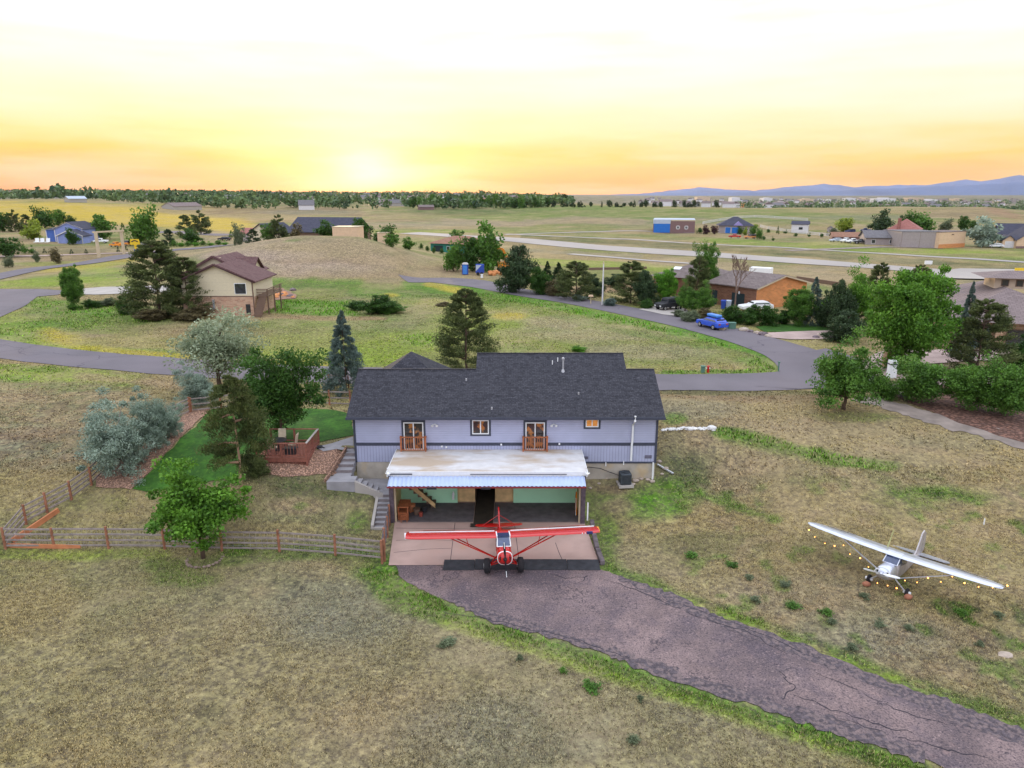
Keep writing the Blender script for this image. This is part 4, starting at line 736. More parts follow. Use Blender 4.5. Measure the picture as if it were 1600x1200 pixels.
tree('vase', 1572, 652, 568, 90, 'mid', 'vase shaped shrub at the right end of the mulch bed row', 'tall_shrub', 'shrub', 'tall shrubs in the mulch bed')
tree('shrub', 1382, 622, 590, 44, 'mid', 'low green shrub on the rocks between the round tree and the mulch bed', 'shrub', 'shrub')
tree('juniperA', 1598, 580, 524, 60, 'deep', 'dark green bush at the right edge of the picture below the brown roof', 'shrub', 'shrub')
tree('juniperA', 1316, 534, 488, 62, 'juniper', 'flat topped dark juniper left of the largest bright tree', 'juniper_shrub', 'shrub')
tree('juniperA', 1313, 520, 441, 52, 'juniper', 'tall dark rounded juniper behind the flat topped one', 'juniper_tree')
tree('roundC', 1335, 515, 411, 76, 'leafy', 'bright green tree behind the tall dark juniper', 'leafy_tree')
tree('roundA', 1246, 509, 452, 50, 'mid', 'clipped dark green tree on the grass strip by the second driveway', 'leafy_tree')
tree('spruceA', 1268, 508, 433, 38, 'spruce', 'dark spruce right of the orange brick building', 'spruce_tree')
tree('pineB', 1366, 500, 410, 44, 'pine', 'pine tip showing above and left of the largest bright tree', 'pine_tree')
tree('pineB', 1428, 500, 414, 50, 'pine', 'pine tip showing above and right of the largest bright tree', 'pine_tree')
tree('juniperA', 1288, 512, 455, 34, 'juniper', 'dark juniper wedged between the spruce and the tall rounded juniper', 'juniper_tree')
# along the upper road
tree('juniperA', 806, 457, 386, 64, 'juniper', 'large dark spiky juniper at the inside of the road bend', 'juniper_tree')
tree('juniperA', 845, 460, 418, 44, 'deep', 'second dark juniper of the roadside row, right of the largest one', 'juniper_tree')
tree('shrub', 866, 462, 436, 34, 'brownish', 'bronze brown rounded bush in the dark roadside row', 'shrub', 'shrub')
tree('spruceA', 872, 455, 410, 34, 'juniper', 'pointed dark spruce in the roadside row behind the bronze bush', 'spruce_tree')
tree('pineB', 900, 468, 408, 66, 'pine', 'broad brownish green pine in the middle of the roadside row', 'pine_tree')
tree('spruceA', 855, 452, 408, 26, 'juniper', 'slim dark spruce near the left end of the roadside row', 'spruce_tree')
tree('juniperA', 930, 462, 430, 40, 'juniper', 'low dark juniper left of the light pole', 'juniper_shrub', 'shrub')
tree('juniperA', 960, 448, 428, 36, 'juniper', 'dark bush behind the light pole at the bare dirt', 'juniper_shrub', 'shrub')
tree('pineB', 985, 474, 408, 64, 'pine', 'olive dark pine just right of the light pole', 'pine_tree')
tree('juniperA', 1010, 478, 424, 40, 'juniper', 'dark juniper between the light pole pine and the lime green tree', 'juniper_tree')
tree('roundA', 1037, 476, 422, 42, 'bright', 'small lime green tree in front of the brown roofed brick house', 'leafy_tree')
tree('pineB', 1088, 480, 400, 44, 'pine', 'tall dark pine between the two brick buildings', 'pine_tree')
tree('roundB', 1103, 470, 381, 40, 'mid', 'tall green tree behind the dark pine between the brick buildings', 'leafy_tree')
tree('roundC', 1070, 487, 440, 36, 'mid', 'rounded green tree beside the parked jeep', 'leafy_tree')
tree('roundC', 1098, 490, 442, 42, 'mid', 'rounded green tree left of the bins', 'leafy_tree')
for i, (x, y, t, w, lf, lb) in enumerate([(1078, 502, 486, 34, 'olive', 'low olive bush behind the front of the blue car'), (1102, 496, 482, 30, 'brownish', 'low brownish bush behind the blue car'), (1142, 505, 478, 34, 'deep', 'dark bush right behind the green utility box'), (1172, 508, 477, 38, 'deep', 'second dark hedge bush in front of the orange brick building'), (1200, 509, 478, 36, 'deep', 'third dark hedge bush below the orange gable'), (1222, 506, 485, 30, 'deep', 'right end bush of the hedge below the orange gable'), (1155, 503, 486, 26, 'brownish', 'reddish brown bush in the hedge before the orange brick building'), (1062, 495, 484, 24, 'olive', 'small grey bush at the corner of the jeep driveway'), (1010, 482, 468, 24, 'deep', 'small round bush left of the parked jeep'), (905, 470, 460, 26, 'sage', 'low silvery mound at the road edge below the pine row'), (953, 478, 466, 22, 'spruce', 'small blue green bush at the foot of the light pole')]):
    tree('juniperA' if i % 2 else 'shrub', x, y, t, w, lf, lb, 'shrub', 'shrub')
for x, y, s_ in ((702, 1006, 26), (812, 1032, 12), (880, 1052, 14), (925, 1076, 34), (1000, 1096, 12), (990, 1160, 22), (690, 1012, 14), (1143, 885, 22), (1170, 905, 16), (1225, 915, 22), (1240, 950, 24), (1290, 960, 22), (1350, 935, 18), (1375, 978, 20), (1330, 1015, 20), (1420, 985, 16), (1500, 960, 20), (1560, 965, 18), (1300, 975, 16), (1530, 1010, 14), (1180, 940, 18), (1080, 870, 22)):
    tree('mshrub%d' % (x % 2), x, y, y-s_*.18, s_*1.1, ('mid', 'olive', 'olive')[(x+y) % 3], 'low green weed clump in the dry grass field', 'weed_clump', 'weeds', 'weed clumps in the dry grass', trunk=False)
# bare tree
def bare_tree(px, py, top, label):
    p = P(px, py); h = PD(px, top, p[1])[2]-p[2]; o = empty('bare_tree', p, 0, label, 'tree'); rr = random.Random(5); mb = MB()
    def br(a, d, L, r, n):
        b = a+d*L; m_ = (a+b)/2+Vector((rr.uniform(-1, 1), rr.uniform(-1, 1), 0))*L*.06; mb.tube([a, m_, b], [r, r*.8, r*.6], 5, cap=False)
        if n:
            for k in range(3 if n > 1 else 4):
                dd = (d+Vector((rr.uniform(-1, 1), rr.uniform(-1, 1), rr.uniform(-.1, .6)))*.62).normalized(); br(b if k else m_, dd, L*rr.uniform(.6, .8), max(r*.55, .022), n-1)
    br(Vector((0, 0, -.1)), Vector((0, 0, 1)), h*.33, .17, 0); br(Vector((0, 0, h*.32)), Vector((-.1, 0, 1)).normalized(), h*.24, .14, 5); br(Vector((0, 0, h*.30)), Vector((.35, .1, 1)).normalized(), h*.23, .10, 4)
    mb.build('trunk', M['drybranch'], o)
bare_tree(1148, 482, 396, 'leafless bare tree in front of the brown roof of the orange brick building')
# by the cream house and left
tree('pineA', 252, 494, 376, 104, 'pine', 'largest dark pine in front of the cream and brick house, left one of the pair', 'pine_tree')
tree('pineA', 296, 494, 402, 76, 'pine', 'dark pine against the cream gable, right one of the pair', 'pine_tree')
tree('roundA', 116, 482, 418, 36, 'mid', 'small green tree on the lawn below the concrete driveway', 'leafy_tree')
for x, y, t, w, lf, lb in [(145, 481, 468, 30, 'deep', 'low dark bush right of the small green tree'), (168, 478, 466, 30, 'olive', 'grey green bush in the bed by the concrete driveway'), (200, 490, 462, 40, 'deep', 'dark bush at the left foot of the large pines'), (240, 500, 482, 60, 'brownish', 'brown low bush under the large pines'), (300, 500, 480, 60, 'brownish', 'brown low bush in front of the brick wall'), (118, 484, 476, 22, 'mid', 'small round bush under the small green tree'), (590, 490, 461, 60, 'deep', 'spreading dark juniper in the meadow, left lobe'), (612, 489, 472, 46, 'mid', 'spreading green juniper in the meadow, right lobe'), (560, 484, 470, 40, 'deep', 'flat dark juniper near the bright mown grass'), (692, 478, 472, 26, 'brownish', 'heap of dry brush on the meadow'), (905, 549, 541, 26, 'bright', 'small bright bush just above the house ridge')]:
    tree('juniperA', x, y, t, w, lf, lb, 'shrub', 'shrub')
tree('mid0', 762, 424, 350, 62, 'mid', 'broad green tree by the culdesac between the blue toilet and the excavator', 'leafy_tree')
tree('mid1', 738, 424, 372, 40, 'deep', 'darker green tree left of the broad culdesac tree', 'leafy_tree')
tree('mid2', 709, 424, 376, 34, 'mid', 'small slim tree in front of the green house', 'leafy_tree')
tree('mid1', 714, 388, 360, 24, 'mid', 'thin light green tree behind the green house', 'leafy_tree')
for k, x in enumerate((658, 668, 678, 690)): tree('mshrub0', x, (390, 393, 396, 397)[k], (382, 386, 388, 390)[k]-2, 8, 'deep', ('first', 'second', 'third', 'fourth')[k]+' clipped ball bush from the left in front of the green house', 'ball_shrub', 'shrub', 'clipped ball bushes before the green house')
for x, y, t, w, lf, k, lb in [(510, -215, 345, 34, 'deep', 'mid0', 'dark rounded tree on the far side of the mound, left one'), (565, -220, 342, 36, 'deep', 'mid1', 'dark rounded tree beyond the crest of the mound, middle one'), (600, -190, 353, 42, 'deep', 'mid2', 'large dark green tree at the right shoulder of the mound'), (612, 386, 366, 24, 'mid', 'mid1', 'smaller green tree in front of the large one at the mound'), (638, 390, 371, 22, 'mid', 'mid0', 'small green tree right of the mound'),
    (436, -225, 336, 32, 'pine', 'mpine0', 'dark conifer right of the cream roofed building'), (462, -232, 350, 24, 'brownish', 'mid0', 'bronze tree against the long dark roof'), (420, -225, 350, 22, 'mid', 'mid1', 'green tree before the cream roofed building'), (374, -225, 350, 20, 'olive', 'mid2', 'pale thin tree left of the cream roofed building'), (396, -222, 358, 24, 'juniper', 'mpine1', 'low dark conifer before the cream roofed building'), (362, 372, 360, 10, 'mid', 'mspruce', 'tiny spruce by the far road'),
    (314, 366, 329, 36, 'pine', 'mpine0', 'dark pine on the far left road, right of a pair'), (291, 370, 336, 28, 'pine', 'mpine1', 'brown green pine, left of the far road pair'), (300, 382, 358, 34, 'deep', 'mid0', 'dark bush below the pair of far pines'), (265, 384, 358, 20, 'juniper', 'mpine1', 'small dark conifer at the far road'), (226, 384, 324, 46, 'mid', 'mid2', 'tall green tree at the yellow sign'), (193, 366, 348, 12, 'mid', 'mspruce', 'small pointed spruce before the golden hill'),
    (162, 374, 336, 38, 'mid', 'mid1', 'green tree right of the blue house'), (145, 372, 348, 22, 'deep', 'mid0', 'dark tree just behind the right side of the blue house'), (70, 356, 324, 32, 'deep', 'mid2', 'dark green tree behind the blue house, left one'), (92, 352, 328, 26, 'mid', 'mid1', 'lighter green tree behind the blue house, right one'), (112, 352, 337, 20, 'deep', 'mid0', 'low dark tree behind the blue roof'), (52, 374, 344, 36, 'yg', 'mid0', 'bright yellow green tree left of the blue house'),
    (24, 362, 328, 26, 'pine', 'mpine0', 'dark pine left of the yellow green tree'), (4, 362, 332, 26, 'deep', 'mid1', 'dark tree at the left edge of the picture'), (42, 360, 335, 22, 'pine', 'mpine1', 'second dark pine behind the yellow green tree'), (114, 382, 357, 24, 'deep', 'mid0', 'small round dark tree in front of the blue house'), (14, 402, 372, 42, 'deep', 'mid1', 'wide dark tree above the dirt lane at the left edge'), (14, 418, 400, 16, 'olive', 'mid2', 'small sparse tree below the dirt lane'), (58, 410, 392, 12, 'olive', 'mid0', 'thin grey green sapling on the dry grass'), (89, 412, 388, 20, 'brownish', 'mid2', 'bronze sapling on the dry grass'), (38, 396, 384, 14, 'mid', 'mshrub0', 'low bush by the dirt lane'), (50, 396, 384, 12, 'mid', 'mshrub1', 'second low bush by the dirt lane')]:
    tree(k, x, y, t, w, lf, lb, 'tree', Y=-y if y < 0 else None)
for k, x in enumerate((272, 283, 294, 306, 318, 330, 342, 352)): tree('mshrub%d' % (k % 2), x, 386-k*.4, 375+(k % 3), 13, ('mid', 'bright')[k % 2], 'green bush in the dense row along the far left road', 'shrub', 'shrub', 'bushes in the row along the far left road')
for k, (x, y) in enumerate(((70, 396), (112, 397), (135, 397), (185, 394), (197, 392), (248, 388), (258, 386))): tree('mspruce', x, y, y-8, 6, 'juniper', 'tiny young evergreen in the dry field by the dirt lane', 'young_evergreen', 'tree', 'young evergreens in the dry field', trunk=False)
# across the runway
for x, y, t, w, lf, k, lb in [(1375, 366, 329, 38, 'juniper', 'mid0', 'big dark rounded conifer beyond the runway left of the reddish roof'), (1318, 362, 341, 30, 'yg', 'mid1', 'yellow green tree across the runway, left of the big dark conifer'), (1437, 362, 331, 44, 'mid', 'mid2', 'wide green tree behind the grey hangar'), (1415, 362, 336, 22, 'deep', 'mid1', 'dark tree left of the wide green one behind the grey hangar'), (1534, 386, 341, 56, 'sage', 'mid0', 'large silvery willow across the runway right of the tan hangar'), (1505, 362, 338, 22, 'deep', 'mid1', 'dark tree behind the large silvery willow'), (1476, 362, 342, 20, 'olive', 'mid2', 'grey green tree behind the tan hangar'), (1520, 360, 345, 16, 'deep', 'mshrub0', 'dark low tree left behind the silvery willow'), (1585, 366, 354, 30, 'mid', 'mshrub1', 'low green hedge behind the right edge house'),
    (1103, 366, 352, 14, 'plum', 'mid0', 'plum coloured tree in front of the blue door house'), (1116, 366, 353, 12, 'plum', 'mid1', 'second plum tree before the blue door house'), (1093, 365, 356, 10, 'deep', 'mshrub0', 'dark bush right of the brown brick hangar'), (1156, 366, 354, 12, 'deep', 'mid2', 'dark green tree at the corner of the blue door house'), (1164, 368, 355, 9, 'yg', 'mid0', 'yellow green young tree before the blue door house'), (1176, 368, 354, 12, 'mid', 'mid1', 'green young tree right of the blue door house'), (1186, 374, 356, 11, 'mid', 'mid2', 'taller green young tree right of the blue door house'), (1215, 366, 353, 5, 'deep', 'mspruce', 'narrow dark spruce left of the white shed'), (1303, 366, 356, 16, 'olive', 'mshrub0', 'olive bush at the junk yard'), (1180, 357, 350, 12, 'yg', 'mshrub0', 'light bush beside the blue door house roof')]:
    tree(k, x, y, t, w, lf, lb, 'tree')
for k, (x, y) in enumerate(((1200, 364), (1227, 365), (1243, 370), (1264, 370), (1284, 371), (1293, 368), (1310, 372), (1208, 376), (1193, 375))): tree('mshrub%d' % (k % 2), x, y, y-6, 7, 'deep', 'small dark bush dotted along the white rail fence', 'shrub', 'shrub', 'small bushes along the white rail fence', trunk=False)
rr = random.Random(9)
for k in range(46):
    x = 866+k*5.6+rr.uniform(-9, 9); 
    if 925 < x < 940: continue
    tree('mpine0' if k % 3 else 'mid1', x, 323.5+rr.uniform(-.8, .8), 316+rr.uniform(-4, 5), rr.uniform(3, 10), 'juniper', 'small dark tree in the sparse row on the far ridge', 'tree', 'tree', 'trees of the sparse row on the far ridge', trunk=False)
for k in range(26):
    x = 640+k*8.6+rr.uniform(-3, 3); tree('mid%d' % (k % 3), x, 324+rr.uniform(-1, 2), 305+rr.uniform(-2, 6), rr.uniform(9, 18), 'deep' if k % 2 else 'mid', 'green tree at the front of the far wood behind the meadow hill', 'tree', 'tree', 'trees at the front edge of the far wood', trunk=False)
# far wood: uncountable mass
def wood(name, label, region, n, hr, nq=34, lm='far', seed=1):
    r = np.random.default_rng(seed); xs, ys = region(r, n); z = H(xs, ys); hh = (hr[0]+(hr[1]-hr[0])*r.random(n)**1.6)*(.55+.9*fbm(xs/90+3, ys/90, 2)); ww = hh*(.45+.35*r.random(n))
    u = r.normal(size=(n, nq, 3)); u /= np.linalg.norm(u, axis=2)[..., None]; rad = r.random((n, nq))**.4
    C = np.stack([xs[:, None]+u[..., 0]*rad*ww[:, None]*.9, ys[:, None]+u[..., 1]*rad*ww[:, None]*.9, z[:, None]+hh[:, None]*(.55+u[..., 2]*rad*.45)], -1).reshape(-1, 3)
    global rng; rng = np.random.default_rng(seed); U = unit(len(C)); sz = np.repeat(hh*.17, nq); lv = np.clip(np.repeat(r.random(n), nq)*.55+r.random(n*nq)*.4, 0, 1)
    V2 = rng.normal(size=C.shape); V2 -= (V2*U).sum(1)[:, None]*U; V2 /= np.linalg.norm(V2, axis=1)[:, None]; s = (sz*(.6+.8*r.random(len(C))))[:, None]
    me = np_mesh(name, np.stack([C-U*s, C+V2*s*.8, C+U*s, C-V2*s*.8], 1).reshape(-1, 3), np.arange(4*len(C)).reshape(-1, 4)); at = me.attributes.new('lv', 'FLOAT', 'POINT'); at.data.foreach_set('value', np.repeat(lv, 4).astype(np.float32)); me.materials.append(L_[lm])
    o = bpy.data.objects.new(name, me); COL.objects.link(o); tag(o, label, 'wood', kind='stuff')
def regA(r, n):
    y = 760+1500*r.random(n)**1.5; a = -.80+.88*r.random(n); x = a*y; g = fbm(x/55+8, y/55, 3) < .50; return np.where(g, x, -900+300*r.random(n)), np.where(g, y, 1500+500*r.random(n))
def regB(r, n):
    y = 2200+4500*r.random(n)**1.3; a = -.82+.90*r.random(n); return a*y, y
def regC(r, n):
    y = 1300+3200*r.random(n)**1.2; a = .30+.55*r.random(n)**.8; return a*y, y
wood('far_wood', 'long belt of green trees on the left horizon', regA, 2800, (4, 14), 30)
wood('far_wood', 'distant tree covered suburb on the horizon', regB, 2200, (10, 17), 16, seed=2)
wood('far_wood', 'low green trees of the town in the right hand valley', regC, 1500, (8, 15), 16, seed=3)
# ---------------------------------------------------------------- the blue house with its hangar
YW, XL, XR = 45.2, -10.6, 9.75; YB = 53.0; EZ = 5.93; SL = .485; YE = 44.65
hs = empty('hangar_house', (-.4, 46, 0), 0, 'periwinkle blue siding house with charcoal shingle roof and open ground floor aircraft hangar', 'house')
HM = Matrix.Translation((.4, -46, 0))
def hb(): return MB(HM)
zr = lambda y: EZ+.05+SL*(y-YE)
b = hb(); b.box(XL, YW, 3.98, XR, YB, 6.02); b.build('upper_siding', M['siding'], hs)
for xg, pg in ((XL, [(YW, 6.02), (YB, 6.02), (49.1, 7.95)]), (XR-.2, [(YW, 6.02), (YB, 6.02), (49.1, 7.95)]), (-2.4, [(47, 6.7), (55.6, 6.3), (50.75, 8.7)]), (7.8, [(47, 6.7), (55.6, 6.3), (50.75, 8.7)])):
    b = hb(); b.prism(pg, 'x', xg, xg+.2); b.build('gable_wall', M['siding'], hs)
b = hb(); b.box(XL, YW, 2.62, HX0+.0, YB, 3.82); b.box(HX0, YW, 2.62, HX1, YW+.25, 3.82); b.box(HX1, YW, 2.62, XR, YB, 3.82); b.build('lower_siding', M['vsiding'], hs)
b = hb(); b.box(XL-.03, YW-.035, 3.80, XR+.03, YB, 4.0); b.box(XL-.03, YW-.04, 5.62, XR+.03, YW, 5.95); b.box(HX1, YW-.03, 2.52, XR+.03, YW+.2, 2.64); b.box(XL-.04, YW-.045, 2.6, XL+.10, YW+.1, 5.6); b.box(XR-.10, YW-.045, 2.6, XR+.04, YW+.1, 5.6); b.build('belt_trim', M['trim'], hs)
b = hb(); b.box(XL+.03, YW+.03, -.5, HX0, YB, 2.6); b.build('foundation_wall', M['found'], hs); b = hb(); b.box(HX1, YW+.03, .3, XR-.03, YB, 2.53); b.build('foundation_wall', M['found'], hs)
# roof: front slope in one plane, low and high ridges
def slab(b, pts2, fz, th=.16):
    vs = [(x, y, fz(y)) for x, y in pts2]; lo = [(x, y, fz(y)-th) for x, y in pts2]; n = len(pts2)
    b._add(vs+lo, [tuple(range(n)), tuple(range(2*n-1, n-1, -1))]+[(i, (i+1) % n, n+(i+1) % n, n+i) for i in range(n)])
b = hb(); slab(b, [(-10.95, YE), (10.12, YE), (10.12, 49.1), (8.14, 49.1), (8.14, 50.75), (-2.56, 50.75), (-2.56, 49.1), (-10.95, 49.1)], zr)
slab(b, [(-10.95, 49.102), (-2.6, 49.102), (-2.6, 53.6), (-10.95, 53.6)], lambda y: zr(49.1)-SL*(y-49.1)); slab(b, [(8.18, 49.102), (10.12, 49.102), (10.12, 53.6), (8.18, 53.6)], lambda y: zr(49.1)-SL*(y-49.1)); slab(b, [(-2.56, 50.752), (8.14, 50.752), (8.14, 56.0), (-2.56, 56.0)], lambda y: zr(50.75)-SL*(y-50.75))
rf = b.build('roof', M['shingle'], hs)
b = hb(); b.box(-10.95, 49.02, zr(49.1)-.01, -2.6, 49.18, zr(49.1)+.035); b.box(8.15, 49.02, zr(49.1)-.01, 10.12, 49.18, zr(49.1)+.035); b.box(-2.56, 50.67, zr(50.75)-.01, 8.14, 50.83, zr(50.75)+.035); b.build('ridge_cap', M['shingle'], rf)
b = hb(); b.box(-10.97, YE-.10, EZ-.12, 10.14, YE+.0, EZ+.03); b.build('gutter', M['trim'], rf)
b = hb(); ty, tx = 53.4, -7.75; vz = 8.5; bz = 6.3; hw = 3.05; b._add([(tx-hw, ty-hw, bz), (tx+hw, ty-hw, bz), (tx+hw, ty+hw, bz), (tx-hw, ty+hw, bz), (tx, ty, vz)], [(0, 1, 4), (1, 2, 4), (2, 3, 4), (3, 0, 4), (3, 2, 1, 0)]); b.build('turret_roof', M['shingle'], rf)
b = hb(); b.box(tx-2.6, ty-2.6, 2, tx+2.6, ty+2.6, 6.3); b.build('turret_wall', M['siding'], hs)
def vent(x, y, h, r, m=M['trim'], nm='vent_pipe'):
    b = hb(); z = zr(y); b.tube([(x, y, z-.1), (x, y, z+h)], r, 10); b.tube([(x, y, z+h-.12), (x, y, z+h), (x, y, z+h+.08)], [r*1.4, r*1.7, r*.5], 10); b.tube([(x, y, z-.1), (x, y, z+.16)], [r*2.6, r*1.2], 10); b.build(nm, m, rf, smooth=False)
vent(3.62, 48.9, .95, .06, M['metal'])
for x, y in ((-1.35, 45.35), (4.55, 46.7), (-3.2, 48)): b = hb(); b.box(x-.05, y-.05, zr(y)-.05, x+.05, y+.05, zr(y)+.14); b.build('roof_vent', M['metal'], rf)
for x, y in ((3.3, 49.9), (2.9, 49.6)): b = hb(); b.tube([(x, y, zr(y)-.05), (x, y, zr(y)+.28)], .035, 8); b.build('vent_pipe', M['white'], rf)
# windows and doors in the rear wall
def opening(x0, x1, z0, z1, kind, gm_, y=YW, mull=1, label=None, host=None, pre=hb, tm=None, fw=.07):
    b = pre(); t = .13; b.box(x0-t, y-.05, z0-t, x1+t, y-.005, z0); b.box(x0-t, y-.05, z1, x1+t, y-.005, z1+t); b.box(x0-t, y-.05, z0, x0, y-.005, z1); b.box(x1, y-.05, z0, x1+t, y-.005, z1)
    w = b.build(kind, tm or M['trim'], host or hs, label=label)
    b = pre(); f = fw; yf = y-.075
    b.box(x0, yf, z0, x1, y-.01, z0+f); b.box(x0, yf, z1-f, x1, y-.01, z1); b.box(x0, yf, z0+f, x0+f, y-.01, z1-f); b.box(x1-f, yf, z0+f, x1, y-.01, z1-f)
    for k in range(mull): xm = x0+(x1-x0)*(k+1)/(mull+1); b.box(xm-f*.5, yf, z0+f, xm+f*.5, y-.01, z1-f)
    b.build('frame', M['white'], w)
    b = pre(); b.box(x0+f*.9, y-.04, z0+f*.9, x1-f*.9, y-.012, z1-f*.9); b.build('pane', gm_, w); return w
xx = lambda px, py=680: PD(px, py, YW)[0]; zz = lambda py: PD(800, py, YW)[2]
for px0, px1 in ((631, 662), (821, 851)):
    x0, x1 = xx(px0), xx(px1); w = opening(x0, x1, 3.52, zz(659.5), 'sliding_door', M['warmglass'])
    r = hb(); z0 = 3.5; y0 = YW-.42
    r.box(x0-.22, y0-.04, z0+1.0, x1+.22, y0+.05, z0+1.06); r.box(x0-.2, y0-.02, z0+.1, x1+.2, y0+.02, z0+.16)
    for xa in (x0-.16, x1+.16): r.box(xa-.045, y0-.045, z0-.05, xa+.045, y0+.045, z0+1.12); r.box(xa-.04, y0, z0+.9, xa+.04, YW-.06, z0+1.0); r.box(xa-.04, y0, z0+.08, xa+.04, YW-.06, z0+.16)
    n = 11
    for k in range(n): xa = x0-.1+(x1-x0+.2)*k/(n-1); r.box(xa-.02, y0-.018, z0+.14, xa+.02, y0+.018, z0+1.0)
    r.build('balcony_railing', M['cedar'], w)
opening(xx(738), xx(764), zz(678), zz(656), 'window', M['warmglass']); opening(xx(914.5), xx(934.5), zz(667), zz(654.5), 'window', M['amber'])
for px in (680, 865):
    x = xx(px); b = hb(); b.box(x-.05, YW-.06, 5.28, x+.05, YW, 5.36); b.tube([(x-.1, YW-.12, 5.32), (x-.16, YW-.26, 5.26)], [.05, .09], 8); b.tube([(x+.1, YW-.12, 5.32), (x+.16, YW-.26, 5.26)], [.05, .09], 8); b.tube([(x-.1, YW-.1, 5.32), (x+.1, YW-.1, 5.32)], .03, 6); b.build('flood_lamp', M['white'], hs)
x = xx(988); b = hb(); b.tube([(x+.02, YE-.16, 6.1), (x+.02, YE-.16, 5.75), (x, YW-.1, 5.3), (x, YW-.1, 4.1), (x-.03, YW-.12, 3.9), (x-.03, YW-.1, 2.75)], .075, 8); b.build('downspout', M['white'], hs)
x = XR-.17; b = hb(); b.tube([(x, YW-.08, 2.6), (x, YW-.08, 1.4)], .06, 8); b.build('downspout', M['white'], hs)
for px0, px1, py0, py1 in ((908, 920, 713, 717), (1009, 1020, 711, 716)):
    b = hb(); x0, x1, z0, z1 = xx(px0), xx(px1), zz(py1), zz(py0); b.box(x0, YW-.03, z0, x1, YW+.02, z1)
    for k in range(4): z = z0+(z1-z0)*(k+.5)/4; b.box(x0+.03, YW-.045, z-.008, x1-.03, YW-.03, z+.012)
    b.build('vent_grille', mat('vent', (.16, .15, .2), .6) if px0 == 908 else bpy.data.materials['vent'], hs)
for px, py in ((690, 697), (697, 698), (783, 694), (874, 693)): b = hb(); b.box(xx(px)-.05, YW-.12, zz(py)-.05, xx(px)+.06, YW-.036, zz(py)+.05); b.build('outlet_box', M['white'], hs)
for px, py in ((948, 722), (976, 720)): b = hb(); b.tube([(xx(px), YW-.08, zz(py)+.02), (xx(px), YW-.1, zz(py)-.25)], .035, 6); b.build('drain_pipe', M['white'], hs)
b = hb(); b.box(XL-.12, YW+.2, 4.9, XL-.01, YW+.6, 5.3); b.build('meter_box', M['metal'], hs)
# the hangar annex
AF = 41.25; AL, AR = -7.72, 4.62
b = hb(); b.box(AL, AF+.0, -.3, AL+.22, YW+.1, 3.30); b.box(AR-.22, AF, -.3, AR, YW+.1, 3.30); b.build('hangar_side_wall', M['hposts'], hs)
b = hb(); b.box(AL+.222, AF+.25, 0, AL+.25, 44.3, 3.2); b.box(AR-.25, AF+.25, 0, AR-.222, 44.3, 3.2); b.build('inner_side_wall', M['yellowwall'], hs)
b = hb(); b.box(AL-.06, AF-.08, 3.34, AR+.06, YW-.02, 3.52); ar = b.build('hangar_roof', M['membrane'], hs)
b = hb(); b.box(AL-.08, AF-.12, 3.20, AR+.08, AF-.082, 3.55); b.box(AL-.1, AF-.1, 3.28, AL-.062, YW, 3.55); b.box(AR+.062, AF-.1, 3.28, AR+.1, YW, 3.55); b.build('drip_edge', M['white'], ar)
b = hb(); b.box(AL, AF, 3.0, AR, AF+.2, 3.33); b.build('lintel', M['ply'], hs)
PX0, PX1 = -3.68, .09
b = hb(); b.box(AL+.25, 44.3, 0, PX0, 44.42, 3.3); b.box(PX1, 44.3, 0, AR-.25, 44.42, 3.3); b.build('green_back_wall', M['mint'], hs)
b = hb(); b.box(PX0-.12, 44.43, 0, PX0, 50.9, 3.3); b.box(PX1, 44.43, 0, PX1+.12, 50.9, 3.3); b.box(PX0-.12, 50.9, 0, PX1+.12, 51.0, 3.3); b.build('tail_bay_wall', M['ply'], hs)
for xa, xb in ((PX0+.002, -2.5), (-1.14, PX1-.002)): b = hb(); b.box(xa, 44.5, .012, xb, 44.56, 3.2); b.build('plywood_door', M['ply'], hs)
b = hb(); b.box(AL+.25, AF+.2, 3.2, AR-.25, 44.3, 3.28); b.box(PX0, 44.3, 3.2, PX1, 50.9, 3.28); b.build('hangar_ceiling', M['yellowwall'], hs)
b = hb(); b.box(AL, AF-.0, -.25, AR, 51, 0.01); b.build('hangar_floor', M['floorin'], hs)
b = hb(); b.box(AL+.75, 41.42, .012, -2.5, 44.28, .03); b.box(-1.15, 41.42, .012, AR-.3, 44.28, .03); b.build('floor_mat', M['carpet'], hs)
b = hb(); b.box(-2.44, 41.0, .03, -1.2, 50.5, .055); b.box(-2.62, 40.6, .055, -1.15, 41.0, .12); b.build('runner_mat', M['runner'], hs)
b = hb(); b.box(-1.9, 50.86, 0.06, .0, 50.89, 2.2); b.build('inner_door', M['brown'], hs)
for xa in (AL+.16, AR-.16): b = hb(); b.box(xa-.14, AF-.12, -.05, xa+.14, AF-.02, 3.28); b.build('door_post', M['hposts'], hs)
for xa in (AL+.36, AR-.36): b = hb(); b.box(xa-.05, AF-.02, 0, xa+.05, AF+.12, 3.2); b.build('inner_post', M['tan'], hs)
